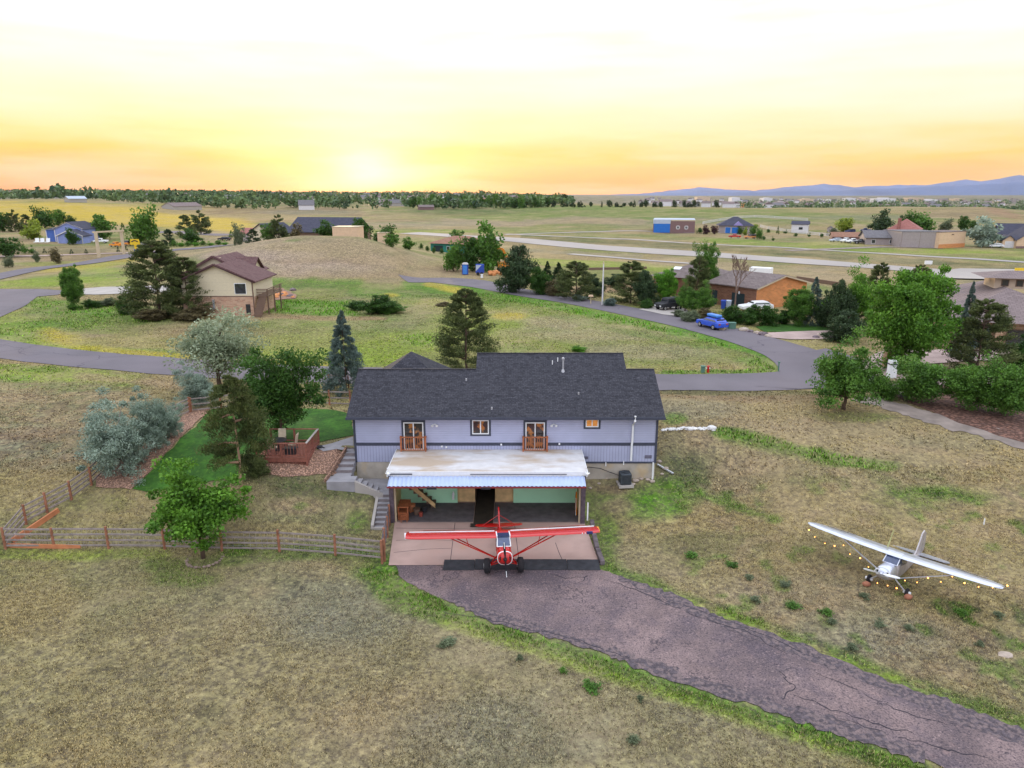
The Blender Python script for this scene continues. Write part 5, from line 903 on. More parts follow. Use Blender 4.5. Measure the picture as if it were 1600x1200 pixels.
# raised bifold door
dr = hb(); n = 92; y1, z1, y0, z0 = AF-.15, 3.24, AF-1.0, 2.93; pts = []
vs = []; fs = []
for k in range(n+1):
    x = AL+.1+(AR-AL-.2)*k/n; o = .055 if (k % 2) else 0
    vs += [(x, y1-o*.45, z1+o), (x, y0-o*.45, z0+o)]
for k in range(n): fs.append((2*k, 2*k+1, 2*k+3, 2*k+2))
dr._add(vs, fs); dl = dr.build('bifold_door', M['corr'], hs)
b = hb(); b.box(AL+.08, AF-1.08, 2.85, AR-.08, AF-1.0, 2.93); b.build('door_edge_beam', M['hred'], dl)
b = hb(); b._add([(AL+.1, AF-1.0, 2.88), (AR-.1, AF-1.0, 2.88), (AR-.1, AF-.12, 2.62), (AL+.1, AF-.12, 2.62), (AL+.1, AF-1.0, 2.84), (AR-.1, AF-1.0, 2.84), (AR-.1, AF-.12, 2.58), (AL+.1, AF-.12, 2.58)], [(0, 1, 2, 3), (7, 6, 5, 4), (0, 4, 5, 1), (2, 6, 7, 3), (0, 3, 7, 4), (1, 5, 6, 2)]); b.build('lower_leaf', M['hred'], dl)
b = hb(); b.box(AL+.1, AF-.16, 3.36, -6.2, AF-.125, 3.43); b.box(-2.6, AF-.16, 3.365, 3.4, AF-.125, 3.40); b.build('door_seal', M['trim'], dl)
for xa in (AL+.0, AR-.0):
    b = hb(); b.tube([(xa, AF-.2, 3.5), (xa+.1, AF-.3, 3.42)], .09, 8); b.tube([(xa-.12, AF-.25, 3.5), (xa+.2, AF-.25, 3.5)], .04, 6); b.tube([(xa, AF-.2, 3.4), (xa, AF-.2, 3.85)], .025, 6); b.build('hinge_motor', M['white'], dl)
for xa in (-4.9, -1.6): b = hb(); b.box(xa-.3, AF-1.13, 2.8, xa+.3, AF-1.08, 2.92); b.build('door_latch', M['blk'], dl)
# things inside the hangar
def part(name, m, par, fn, **k): b = MB(); fn(b); return b.build(name, m, par, **k)
wk = empty('work_bench', (-6.95, 42.2, 0.03), 0, 'orange wooden work bench with drawers inside the hangar left side', 'workbench')
part('top', M['cedar'], wk, lambda b: b.box(-.35, -.6, .86, .35, .6, .92)); part('shelf', M['cedar'], wk, lambda b: (b.box(-.3, -.55, .4, .3, .55, .44), b.box(-.3, -.58, .0, .3, -.5, .5)))
for x, y in ((-.3, -.55), (.3, -.55), (-.3, .55), (.3, .55)): part('leg', M['cedar'], wk, lambda b, x=x, y=y: b.box(x-.04, y-.04, 0, x+.04, y+.04, .86))
st = empty('stool', (-6.9, 41.5, .03), .2, 'small orange wooden stool in front of the work bench', 'stool'); part('seat', M['cedar'], st, lambda b: b.box(-.2, -.2, .42, .2, .2, .46))
for x, y in ((-.16, -.16), (.16, -.16), (-.16, .16), (.16, .16)): part('leg', M['cedar'], st, lambda b, x=x, y=y: b.tube([(x*1.2, y*1.2, 0), (x, y, .42)], .022, 6))
ins = empty('indoor_stairs', (-6.2, 43.3, .03), 0, 'dark brown stairs rising along the hangar back wall at left', 'stairs')
for k in range(6): part('step', M['brown'], ins, lambda b, k=k: b.box(.8-k*.28, .2, k*.25, 1.08-k*.28, .95, (k+1)*.25))
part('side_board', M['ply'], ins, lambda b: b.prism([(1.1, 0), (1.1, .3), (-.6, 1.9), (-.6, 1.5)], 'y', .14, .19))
for i, (x, y, z, r_, m_) in enumerate([(-6.2, 42.5, 0, .22, 'brown'), (-5.75, 42.9, 0, .2, 'blk'), (-6.6, 43.0, 0, .25, 'orangewood'), (-5.9, 42.2, 0, .13, 'reddoor')]):
    b = MB(); b.tube([(x, y, .03), (x, y, .03+r_*1.8)], [r_*.85, r_], 10); b.tube([(x, y, .03+r_*1.8), (x, y, .06+r_*1.8)], r_*1.08, 10); o = b.build('bucket', M[m_])
    tag(o, ('brown bucket', 'black bucket', 'orange bucket, farthest back', 'small red bucket')[i]+' on the floor by the hangar work bench', 'bucket')
b = MB(); x, y = -3.95, 44.12; b.tube([(x, y, .35), (x, y, .75), (x, y, .82)], [.08, .08, .03], 8); b.tube([(x, y, .82), (x, y, .92)], .03, 6); b.tube([(x+.02, y-.02, .9), (x+.12, y-.05, .7)], .015, 5); tag(b.build('fire_extinguisher', M['white']), 'pale extinguisher hung at the edge of the left green wall', 'extinguisher')
sg = empty('orange_board', (4.15, 42.7, .03), 0, 'orange red board leaning against the right inner hangar wall', 'board'); part('panel', M['orangepaint'], sg, lambda b: b.prism([(-.35, 0), (.35, 0), (.3, 1.1), (.0, 1.5), (-.3, 1.2)], 'x', .0, .07)); part('frame', M['white'], sg, lambda b: b.box(-.03, -.4, 0, -.005, -.3, 1.2))
# concrete stairs down the left side
us = empty('concrete_steps', (-10.9, 44, 0), 0, 'upper flight of broad grey steps along the left house corner', 'steps', 'grey concrete steps down to the hangar')
uw = [(497, 553)]
n = 5; ya, yb = 46.1, 43.5; za, zb = 3.32, 2.3
def quadblock(b, x0, x1, y0, y1, z, zlow): b.box(x0, y0, zlow, x1, y1, z)
for k in range(n):
    y1 = ya-(ya-yb)*k/n; y0 = ya-(ya-yb)*(k+1)/n; z = za-(za-zb)*(k+1)/(n)
    b = MB(Matrix.Translation((10.9, -44, 0))); quadblock(b, -11.35-.10*k, XL-.02, y0, y1, z, z-.6); b.build('step', M['conc'], us)
    b = MB(Matrix.Translation((10.9, -44, 0))); b.box(-11.34-.10*k, y1-.012, z+.002, XL-.03, y1-.002, z+.19); b.build('riser', M['stepface'], us)
b = MB(Matrix.Translation((10.9, -44, 0))); b.box(-11.95, 42.5, 1.6, -10.15, 43.49, 2.3); b.build('landing', M['conc'], us)
b = MB(Matrix.Translation((10.9, -44, 0))); b.bar((-11.4, 46.1, 3.3), (-12.05, 42.6, 2.32), .12, .25); b.build('edging', M['gravel'], us)
ms = empty('concrete_steps', (-9.3, 43, 0), 0, 'short narrow middle flight of grey steps below the landing', 'steps', 'grey concrete steps down to the hangar')
for k in range(5):
    x0 = -10.14+k*.34; b = MB(Matrix.Translation((9.3, -43, 0))); b.box(x0, 42.72, .9, x0+.34, 43.5, 2.3-.18*(k+1)); b.build('step', M['conc'], ms)
b = MB(Matrix.Translation((9.3, -43, 0))); b.prism([(-10.14, 1.2), (-8.35, .6), (-8.35, 1.42), (-10.14, 2.32)], 'y', 42.5, 42.71); b.build('side_curb', M['pave'], ms)
ls = empty('concrete_steps', (-8.2, 42, 0), 0, 'lower flight of grey steps beside the open hangar', 'steps', 'grey concrete steps down to the hangar')
b = MB(Matrix.Translation((8.2, -42, 0))); b.box(-8.43, 42.56, .6, AL-.02, 45.2, 1.4); b.box(-10.6, 43.51, .6, -8.431, 45.2, 1.4); b.build('landing', M['conc'], ls)
for k in range(7):
    y1 = 42.55-k*.29; z = 1.4-.19*(k+1); b = MB(Matrix.Translation((8.2, -42, 0))); b.box(-8.62, y1-.29, z-.5, AL-.03, y1, z); b.build('step', M['conc'], ls)
    b = MB(Matrix.Translation((8.2, -42, 0))); b.box(-8.61, y1-.012, z+.002, AL-.04, y1-.002, z+.17); b.build('riser', M['stepface'], ls)
b = MB(Matrix.Translation((8.2, -42, 0))); b.prism([(40.5, -.3), (43.0, -.3), (43.0, 1.5), (40.5, .22)], 'x', -8.82, -8.64); b.box(-8.82, 40.42, -.3, AL-.05, 40.57, .08); b.build('side_curb', M['pave'], ls)
# front edge of apron: rubber ramp and timbers
rp = empty('rubber_ramp', (.5, 36, .03), 0, 'long black rubber ramp across the front of the pink slab', 'ramp')
for i, (a, c, yo) in enumerate(((-4.35, -2.6, 0), (-2.6, .0, .06), (.0, 2.6, .05), (2.6, 4.42, .02))): part('ramp_section', M['rubber'], rp, lambda b, a=a, c=c, yo=yo: b.prism([(-.62+yo, 0), (.36+yo, 0), (.36+yo, .11)], 'x', a+.01, c-.01))
for i, (a, c) in enumerate((((5.02, 40.9), (4.98, 39.4)), ((4.98, 39.2), (4.98, 37.6)), ((5.0, 37.5), (5.1, 36.0)))):
    b = MB(); z = (.32, .22, .16)[i]; b.bar((*a, z), (*c, z-.04), .26, .26); tag(b.build('timber_beam', M['timber'], bevel=.02), ('weathered timber beam nearest the right hangar post', 'middle one of the three weathered timber beams edging the slab', 'front weathered timber beam at the end of the rubber ramp')[i], 'beam', 'timber beams edging the slab')
b = MB(); b.box(4.72, 41.0, .3, 4.8, 41.08, 1.5); tag(b.build('white_post', M['white']), 'short white post beside the right hangar corner', 'post')
# air conditioner and loose things by the right wall
p = P(975, 753); ac = empty('air_conditioner', (p[0], 44.55, p[2]), .1, 'dark grey round cornered air conditioner on a pad by the foundation', 'air conditioner')
part('pad', M['pave'], ac, lambda b: b.box(-.5, -.5, -.1, .5, .5, .06)); part('housing', M['acunit'], ac, lambda b: b.box(-.38, -.38, .06, .38, .38, .86), bevel=.09)
part('louvre', M['blk'], ac, lambda b: [b.box(-.30, -.395, .14+k*.085, .30, -.38, .17+k*.085) for k in range(8)]); part('fan_grille', M['blk'], ac, lambda b: [b.tube([(r*math.cos(t), r*math.sin(t), .875) for t in np.linspace(0, 2*PI, 17)], .012, 4) for r in (.1, .2, .3)])
cb = MB(); cb.tube([(4.75, 45.1, 2.2), (5.2, 45.1, 2.28), (6.0, 45.05, 2.2), (6.6, 45.05, 1.95), (p[0]-.35, 44.9, 1.75)], .025, 6); tag(cb.build('power_cable', M['blk']), 'dark cable sagging along the foundation to the air conditioner', 'cable')
for i, (x, y, s) in enumerate(((993, 752, .24), (1001, 749, .18), (1012, 750, .16), (1019, 753, .2), (990, 757, .14), (936, 756, .12), (922, 763, .12), (1030, 722, .2), (1040, 733, .22), (1034, 741, .13), (948, 748, .1))):
    q = P(x, y); b = MB(); b.blob((q[0], q[1], q[2]+s*.25), (s, s*.8, s*.55), i); tag(b.build('rock', M['stone'], smooth=False), 'pale rock scattered by the right foundation corner', 'rock', 'rocks by the right foundation corner')
q = P(1027, 728); q2 = P(1052, 742); b = MB(); b.bar((q[0], q[1], q[2]+.12), (q2[0], q2[1], q2[2]+.1), .14, .08); tag(b.build('drain_trough', M['metal']), 'grey drain trough lying on the slope right of the house', 'trough')
bm_ = MB(); rr = random.Random(2)
for i in range(130):
    t = i/129; x = 1035+t*82; q = P(x, 671.5-1.5*math.sin(t*3)+rr.uniform(-1.8, 1.8)); s = rr.uniform(.05, .13); bm_.blob((q[0], q[1], q[2]+s*.3), s, i, sub=1, flat=.7)
tag(bm_.build('white_stone_line', M['whitestone']), 'line of small white stones running right from the house corner', 'stones', kind='stuff')
for x, y, s, lb in ((1078, 672, .28, 'smaller'), (1112, 671, .36, 'larger')): q = P(x, y); b = MB(); b.blob((q[0], q[1], q[2]+s*.3), (s, s*.7, s*.6), 3); tag(b.build('boulder', M['whitestone'], smooth=True), lb+' white boulder on the line of white stones', 'boulder')
# ---------------------------------------------------------------- fences
def fence(label, pts, hgt=1.25, nr=4, name='rail_fence', posts=None, pm='post', rm='rail', pr=.075, wire=False, group=None, rw=.04, rh=.10, spans=None, cat='fence'):
    c = [np.array(P(*q)) if len(q) == 2 else np.array(q, float) for q in pts]; o = empty(name, c[0], 0, label, cat, group); T = MB
    base = c[0]; off = Matrix.Translation(tuple(-base)); r = random.Random(int(c[0][0]*7) & 255)
    for i, q in enumerate(c):
        b = MB(off); z0 = float(H(q[0], q[1])) if len(pts[i]) == 2 else q[2]; b.tube([(q[0], q[1], z0-.3), (q[0]+r.uniform(-.03, .03), q[1], z0+hgt+r.uniform(0, .1))], [pr*1.1, pr], 7); b.build('post', M[pm], o)
    for k in range(nr):
        for i in range(len(c)-1):
            a, d = c[i], c[i+1]; h = .2+(hgt-.28)*k/max(nr-1, 1); b = MB(off); b.bar((a[0], a[1], a[2]+h+r.uniform(-.03, .03)), (d[0], d[1], d[2]+h+r.uniform(-.03, .03)), rw, rh); b.build('rail', M[rm], o)
    if wire:
        b = MB(off)
        for i in range(len(c)-1):
            a, d = c[i], c[i+1]; L = np.linalg.norm(d-a); n = int(L/.30)
            for k in range(n): q = a+(d-a)*k/n; b.tube([q+(0, .03, .1), q+(0, .03, hgt-.1)], .0045, 3, cap=False)
            for k in range(5): b.tube([a+(0, .03, .15+k*.2), d+(0, .03, .15+k*.2)], .0045, 3, cap=False)
        b.build('wire_mesh', M['metal'], o)
    return o
fence('long weathered four rail fence with wire across the front of the yard', [(9, 857), (85, 857), (170, 857), (258, 858), (347, 861), (437, 862), (524, 868), (601, 877)], 1.3, 4, wire=True)
fence('diagonal four rail fence climbing the slope at the left yard edge', [(9, 857), (41, 819), (74, 801), (112, 781), (143, 758), (180, 722), (222, 690), (262, 662), (297, 645)], 1.25, 4, wire=True)
fence('short rail fence at the top left corner behind the silver bushes', [(299, 644), (346, 640), (385, 634), (420, 630), (470, 630), (515, 633), (548, 634)], 1.2, 3)
fence('short leaning dark fence panel along the left edge of the slab', [(-7.35, 36.2, 0), (-7.5, 37.8, 0), (-7.6, 39.4, 0), (-7.75, 41.0, 0)], 1.35, 5, name='fence_panel', rm='timber', pr=.07)
q0, q1 = P(20, 849), P(92, 800); b = MB(); b.bar((q0[0], q0[1], q0[2]+.16), (q1[0], q1[1], q1[2]+.12), .12, .34); tag(b.build('wooden_board', M['orangewood']), 'orange board lying along the foot of the diagonal fence', 'board')
q0, q1 = P(10, 856), P(125, 858); b = MB(); b.bar((q0[0], q0[1]+.1, q0[2]+.1), (q1[0], q1[1]+.1, q1[2]+.08), .06, .26); tag(b.build('wooden_board', M['orangewood']), 'dark orange board along the bottom of the long front fence at left', 'board')
fence('roadside rail fence left of the house', [(395, 598), (440, 600), (480, 602), (515, 604), (545, 606)], 1.1, 2, pr=.06)
q = P(320, 873); b = MB()
for k in range(26): t = k/26*2*PI; r_ = .07+.05*((k*7) % 5)/5; b.blob((q[0]+math.cos(t)*.95, q[1]+math.sin(t)*.95, q[2]+.0), (r_*1.4, r_, r_*.8), k, sub=1)
tag(b.build('rock_ring', mat('dull edge rock', (.26, .19, .15), .95, var=.35)), 'ring of pinkish rocks round the foot of the bright green yard tree', 'rock ring')
# ---------------------------------------------------------------- deck
dk0 = P(420, 731); dk1 = P(492, 727); DX0, DX1 = dk0[0], dk1[0]; DY0 = 43.9; DY1 = 46.9; DZ0 = 2.4; DT = 3.42
dk = empty('wooden_deck', ((DX0+DX1)/2, DY0, 2.6), 0, 'red stained raised deck with railings and lattice skirt', 'deck')
dm = Matrix.Translation((-(DX0+DX1)/2, -DY0, -2.6)); D_ = lambda: MB(dm)
DX0 -= .9; DX1 -= .45
def board_run(b):
    n = 20
    for k in range(n): y = DY0+(DY1-DY0)*k/n; b.box(DX0, y, DT-.05, DX1, y+(DY1-DY0)/n-.012, DT)
b = D_(); board_run(b); b.build('floor_boards', M['deckwood'], dk)
b = D_(); b.box(DX0-.02, DY0-.05, DT-.28, DX1+.02, DY0-.002, DT-.0); b.box(DX1+.002, DY0-.05, DT-.28, DX1+.05, DY1, DT); b.build('fascia', M['deckwood'], dk)
b = D_(); s = .16; z0, z1 = 2.35, DT-.28; n = int((DX1-DX0)/s)
for k in range(-6, n+1):
    for sg_ in (1, -1):
        xa = DX0+k*s+(0 if sg_ > 0 else (z1-z0)); xb = xa+sg_*(z1-z0); za_, zb_ = z0, z1
        if xa < DX0: za_ += (DX0-xa); xa = DX0
        if xb < DX0: zb_ -= (DX0-xb); xb = DX0
        if xb > DX1: zb_ -= (xb-DX1); xb = DX1
        if xa > DX1: za_ += (xa-DX1); xa = DX1
        if zb_-za_ > .05: b.bar((xa, DY0-.02, za_), (xb, DY0-.02, zb_), .012, .035)
b.build('lattice', M['deckwood'], dk); b = D_(); b.box(DX1+.01, DY0, 2.5, DX1+.03, DY1, DT-.28); b.build('side_skirt', M['deckwood'], dk)
RP = set()
def rail(x0, y0, x1, y1, bal=True, m='deckwood', tm='deckwood'):
    L = math.hypot(x1-x0, y1-y0); g = D_(); g.bar((x0, y0, DT+.98), (x1, y1, DT+.98), .13, .05); r_ = g.build('railing', M[tm], dk); g = D_(); g.bar((x0, y0, DT+.15), (x1, y1, DT+.15), .05, .08); g.build('bottom_rail', M[m], r_)
    n = int(L/.2) if bal else 0; g = D_()
    for k in range(1, n): t = k/n; x = x0+(x1-x0)*t; y = y0+(y1-y0)*t; g.box(x-.016, y-.016, DT+.12, x+.016, y+.016, DT+.97)
    if n: g.build('baluster_row', M[m], r_)
    for t in (0, .5, 1):
        x = x0+(x1-x0)*t; y = y0+(y1-y0)*t
        if (round(x, 2), round(y, 2)) in RP: continue
        RP.add((round(x, 2), round(y, 2))); g = D_(); g.box(x-.06, y-.06, 2.4 if y == DY0 else DT, x+.06, y+.06, DT+1.0); g.build('rail_post', M[m], r_)
rail(DX0, DY0, DX1, DY0); rail(DX1, DY0, DX1, DY1, True, 'deckwood', 'pave'); rail(DX0, DY1, DX1, DY1, False)
def chair(x, y, rz, lb):
    o = empty('patio_chair', (x, y, DT), rz, lb, 'chair', 'beige patio chairs on the deck'); part('seat', M['beige'], o, lambda b: b.box(-.26, -.25, .4, .26, .25, .45)); part('backrest', M['beige'], o, lambda b: b.prism([(.22, .45), (.27, .45), (.40, 1.15), (.35, 1.15)], 'x', -.26, .26))
    for sx_ in (-.28, .28): part('leg', M['blk'], o, lambda b: b.tube([(sx_, -.25, 0), (sx_, -.22, .62), (sx_, .25, .62), (sx_, .22, 0)], .02, 5))
mx_ = (DX0+DX1)/2-.7
chair(mx_-.0, DY1-.75, 0, 'beige sling chair at the back of the deck'); chair(mx_+1.0, DY1-1.5, -PI/2, 'beige sling chair turned sideways right of the patio table'); chair(mx_-.1, DY0+.75, PI, 'beige sling chair at the front rail of the deck'); 
tb = empty('patio_table', (mx_+.05, DY1-1.5, DT), 0, 'round dark patio table on the deck between the beige chairs', 'table'); part('table_top', M['blk'], tb, lambda b: b.tube([(0, 0, .68), (0, 0, .72)], .55, 20)); part('leg', M['blk'], tb, lambda b: (b.tube([(0, 0, 0), (0, 0, .68)], .05, 8), b.tube([(0, 0, 0), (0, 0, .03)], .28, 12)))
g = MB(); g.box(DX1-1.6, DY0+.5, DT, DX1-.9, DY0+.9, DT+.4); g.box(DX1-1.7, DY0+.45, DT+.4, DX1-.8, DY0+.95, DT+.46); tag(g.build('storage_bench', M['blk'], bevel=.02), 'low black bench behind the front rail of the deck', 'bench')
q = P(500, 701); g = MB(); g.tube([(q[0]-.15, q[1], q[2]+.1), (q[0]+.15, q[1], q[2]+.1)], [.14, .16], 9); g.tube([(q[0]+.1, q[1], q[2]+.15), (q[0]+.35, q[1]-.1, q[2]+.08)], .05, 6); tag(g.build('hose_reel', M['blk']), 'small black hose reel on the path at the deck corner', 'hose reel')
# ---------------------------------------------------------------- aircraft
def superring(y, w, h, zc, n=16, e=2.6, xc=0):
    out = []
    for k in range(n):
        t = 2*PI*k/n; c, s = math.cos(t), math.sin(t); out.append((xc+w/2*math.copysign(abs(c)**(2/e), c), y, zc+h/2*math.copysign(abs(s)**(2/e), s)))
    return out
def airfoil(x, y0, ch, z, th, tw=0):
    pts = [(0, 0), (.03, .45), (.12, .8), (.3, 1.0), (.6, .72), (1, .05), (.6, -.12), (.3, -.22), (.08, -.28)]; return [(x, y0+a*ch, z+b_*th) for a, b_ in pts]
def plane(name, label, loc, rz, kind, pitch=10.5):
    o = empty(name, loc, rz, label, 'airplane'); red = kind == 'red'; R = Matrix.Translation((0, 0, .36)) @ Matrix.Rotation(math.radians(-pitch), 4, 'X') @ Matrix.Translation((0, 0, -.36))
    body = M['red'] if red else M['silver']; A = lambda: MB(R)
    def pp(nm, m, fn, par=o, **k): b = A(); fn(b); return b.build(nm, m, par, **k)
    ny_ = -1.32
    st_ = [(ny_, .62, .60, 1.22), (ny_+.12, .78, .72, 1.20), (-.75, .84, .86, 1.17), (-.35, .82, .95, 1.16), (-.3, .80, 1.0, 1.17)]
    fus = [(-.3, .80, 1.0, 1.17), (.2, .80, 1.28, 1.28), (.9, .80, 1.30, 1.29), (1.5, .72, 1.15, 1.26), (2.3, .56, .86, 1.22), (3.4, .38, .55, 1.20), (4.6, .2, .32, 1.20), (5.2, .07, .24, 1.22)]
    fu = pp('fuselage', body if red else M['silverdull'], lambda b: b.loft([superring(y, w, h, z, e=3.2) for y, w, h, z in fus]), smooth=True)
    cw = pp('cowling', body, lambda b: b.loft([superring(y, w, h, z, e=2.6) for y, w, h, z in st_]), smooth=True)
    pp('nose_bowl', M['red'] if red else M['silver'], lambda b: b.loft([superring(ny_, .62, .60, 1.22), superring(ny_-.1, .42, .40, 1.22)]), cw, smooth=True)
    for s in (-1, 1): pp('air_inlet', M['acblack'], lambda b: b.tube([(s*.2, ny_-.08, 1.24), (s*.2, ny_-.02, 1.24)], .11 if red else .10, 12), cw)
    if not red:
        for s in (-1, 1): pp('inlet_ring', M['white'], lambda b: b.tube([(s*.25+.13*math.cos(t), ny_-.09, 1.24+.13*math.sin(t)) for t in np.linspace(0, 2*PI, 13)], .022, 5), cw)
    if red:
        pp('white_stripe', M['white'], lambda b: b.loft([superring(ny_+.10, .80, .74, 1.20, e=2.6), superring(ny_+.17, .83, .77, 1.195, e=2.6)]), cw, smooth=True)
    # windscreen and cabin glass
    pp('windscreen', M['perspex'], lambda b: b.loft([[(-.36, -.42, 1.60), (.36, -.42, 1.60), (.40, .02, 1.62), (-.40, .02, 1.62)], [(-.33, -.02, 1.96), (.33, -.02, 1.96), (.36, .12, 1.96), (-.36, .12, 1.96)]]), fu)
    pp('side_window', M['perspex'], lambda b: (b.box(-.412, .1, 1.5, -.398, 1.1, 1.88), b.box(.398, .1, 1.5, .412, 1.1, 1.88)), fu)
    pp('window_frame', M['white'] if red else M['silver'], lambda b: (b.tube([(-.37, -.44, 1.6), (-.345, -.03, 1.97)], .03, 5), b.tube([(.37, -.44, 1.6), (.345, -.03, 1.97)], .03, 5), b.tube([(-.37, -.44, 1.6), (0, -.5, 1.62), (.37, -.44, 1.6)], .025, 5)), fu)
    hsp = 5.35 if red else 5.05; ch = 1.6; yl = -.15; z0 = 1.98; WS = []
    for s in (-1, 1):
        def wing(b):
            xs = [.38, 1.5, hsp*.55, hsp*.86, hsp*.96, hsp]; cc_ = [1, 1, 1, 1 if red else .78, .93 if red else .6, .75 if red else .35]
            rg_ = []
            for x, c_ in zip(xs, cc_): rg_.append(airfoil(s*x, yl+ch*(1-c_)*.45, ch*c_, z0+.018*x, (.11 if red else .15)*min(1, c_+.1)))
            b.loft(rg_)
        w = pp('wing', body, wing, smooth=False)
        pp('aileron', body if red else M['silverdull'], lambda b: b._add([(s*hsp*.5, yl+ch-.33, z0+.1+.018*hsp*.5), (s*hsp*.83, yl+(ch-.33), z0+.1+.018*hsp*.83), (s*hsp*.83, yl+ch-.02, z0+.035+.018*hsp*.83), (s*hsp*.5, yl+ch-.02, z0+.035+.018*hsp*.5)], [(0, 1, 2, 3)]), w)
        if red:
            pp('white_edge', M['white'], lambda b: (b.bar((s*.45, yl+ch*.66, z0+.105), (s*hsp*.97, yl+ch*.66, z0+.10+.018*hsp), .12, .02),), w)
            pp('tip_cap', M['white'] if s < 0 else M['orangepaint'], lambda b: b.bar((s*(hsp-.02), yl+.25, z0+.10), (s*(hsp+.06), yl+1.1, z0+.09), .10, .12), w)
        if red and s > 0:
            pp('number_marking', M['navy'], lambda b: b.box(hsp-.75, yl-.012, z0+.06, hsp-.42, yl+.14, z0+.13+.05), w)
            pp('star_marking', M['white'], lambda b: [b._add([(hsp-1.0+.16*k+.055*math.cos(t)*(1 if j % 2 else .4), yl-.02, z0+.12+.055*math.sin(t)*(1 if j % 2 else .4)) for j, t in enumerate(np.linspace(0, 2*PI, 11)[:-1])], [tuple(range(10))]) for k in (0, 1)], w)
        sm = body if red else M['silver']
        pp('wing_strut', sm, lambda b: b.bar((s*.38, -.05, .82), (s*3.0, .12, z0+.05), .09, .04)); 
        if red: pp('wing_strut', sm, lambda b: b.bar((s*.38, .0, .82), (s*3.15, 1.0, z0+.04), .07, .04)); pp('jury_strut', sm, lambda b: b.bar((s*1.9, .1, 1.48), (s*2.05, .15, z0+.02), .03, .03))
        wx = .92 if red else 1.0; wr = .42 if red else .24
        if red:
            pp('gear_leg', body, lambda b: (b.bar((s*.38, -.25, .78), (s*(wx-.12), -.02, wr), .09, .05), b.bar((s*.38, .45, .78), (s*(wx-.12), .02, wr), .07, .05), b.bar((s*.05, .05, .62), (s*(wx-.15), .0, wr), .05, .04)))
        else: pp('gear_leg', M['silver'], lambda b: b.bar((s*.36, -.2, .80), (s*(wx-.08), -.02, wr+.02), .16, .045))
        wh = MB(); wh.loft([[(s*wx+dx_, r_*math.cos(t), wr+r_*math.sin(t)) for t in np.linspace(0, 2*PI, 19)[:-1]] for dx_, r_ in ((-.18 if red else -.08, wr*.7), (-.14 if red else -.06, wr*.95), (0, wr), (.14 if red else .06, wr*.95), (.18 if red else .08, wr*.7))]); wo = wh.build('wheel', M['tyre'], o, smooth=True)
        wh = MB(); wh.tube([(s*wx-.19, 0, wr), (s*wx+.19, 0, wr)], wr*.36, 14); wh.build('rim', M['white'] if not red else M['chrome'], wo)
    # cabin roof between the wings
    rp_ = pp('cabin_roof', body, lambda b: b.loft([airfoil(-.40, yl+(.55 if red else 0), ch-(.55 if red else 0), z0, .12 if red else .19), airfoil(.40, yl+(.55 if red else 0), ch-(.55 if red else 0), z0, .12 if red else .19)]))
    if red: pp('skylight', M['perspex'], lambda b: b.box(-.34, -.02, z0-.02, .34, .75, z0+.10), rp_); pp('white_frame', M['white'], lambda b: (b.box(-.39, -.06, z0-.04, -.33, .8, z0+.12), b.box(.33, -.06, z0-.04, .39, .8, z0+.12)), rp_)
    # tail
    def fin(b):
        if red: prof = [(3.9, 1.3), (4.35, 1.75), (4.62, 2.25), (4.85, 2.42), (5.1, 2.40), (5.35, 2.1), (5.5, 1.6), (5.45, 1.12), (5.2, 1.08), (4.6, 1.25)]
        else: prof = [(3.4, 1.3), (4.0, 1.5), (4.35, 2.15), (4.52, 2.62), (4.85, 2.78), (5.2, 2.6), (5.45, 2.0), (5.45, 1.4), (5.25, 1.15), (4.6, 1.25)]
        b.prism(prof, 'x', -.035, .035)
    f_ = pp('tail_fin', body if red else M['silverdull'], fin)
    pp('rudder_line', M['acblack'] if not red else M['white'], lambda b: b.bar((0, 4.92, 1.3), (0, 4.88, 2.38), .076, .015), f_)
    for s in (-1, 1):
        hs_ = 1.45 if red else 1.65
        pp('stabilizer', body if red else M['silver'], lambda b: b.prism([(s*.03, 4.45), (s*.5, 4.5), (s*(hs_-.2), 4.62), (s*hs_, 4.8), (s*(hs_-.1), 5.0), (s*.4, 5.1), (s*.06, 5.05)], 'z', 1.30, 1.36))
        if red: pp('tail_brace', body, lambda b: (b.tube([(s*.03, 4.6, 2.0), (s*1.0, 4.65, 1.36)], .015, 5), b.tube([(s*.05, 4.6, 1.12), (s*1.0, 4.65, 1.3)], .015, 5)))
    tw = MB(); tw.tube([(-.03, 5.05, .12), (.03, 5.05, .12)], .11, 10); two = tw.build('tail_wheel', M['tyre'], o); b = A(); b.bar((0, 4.7, 1.05), (0, 5.1, 1.04), .05, .03); b.build('tail_spring', M['metal'], o); b = MB(); b.tube([(0, 5.05, .12), (0, 4.95, .32)], .03, 6); b.build('fork', M['metal'], two)
    # propeller
    hub = (0, ny_-.2, 1.22)
    pr_ = pp('propeller', M['acblack'] if red else M['silver'], lambda b: b.tube([(0, ny_-.1, 1.22), (0, ny_-.26, 1.22)], .09, 10))
    ang = -PI/2+.06 if red else PI+.1
    for k, aa in enumerate((ang, ang+PI)):
        c_, s_ = math.cos(aa), math.sin(aa)
        def blade(b, c_=c_, s_=s_):
            rr_ = []
            for r_, w_, tw_ in ((.08, .08, 1.0), (.35, .15, .7), (.7, .14, .45), (.92, .08, .3)):
                u = (-s_, c_); rr_.append([(hub[0]+c_*r_+u[0]*w_/2*q_*math.cos(tw_), hub[1]+w_/2*q_*math.sin(tw_)+d_, hub[2]+s_*r_+u[1]*w_/2*q_*math.cos(tw_)) for q_, d_ in ((-1, 0), (0, -.02), (1, 0), (0, .02))])
            b.loft(rr_)
        bl = pp('blade', M['acblack'] if red else M['white'], blade, pr_)
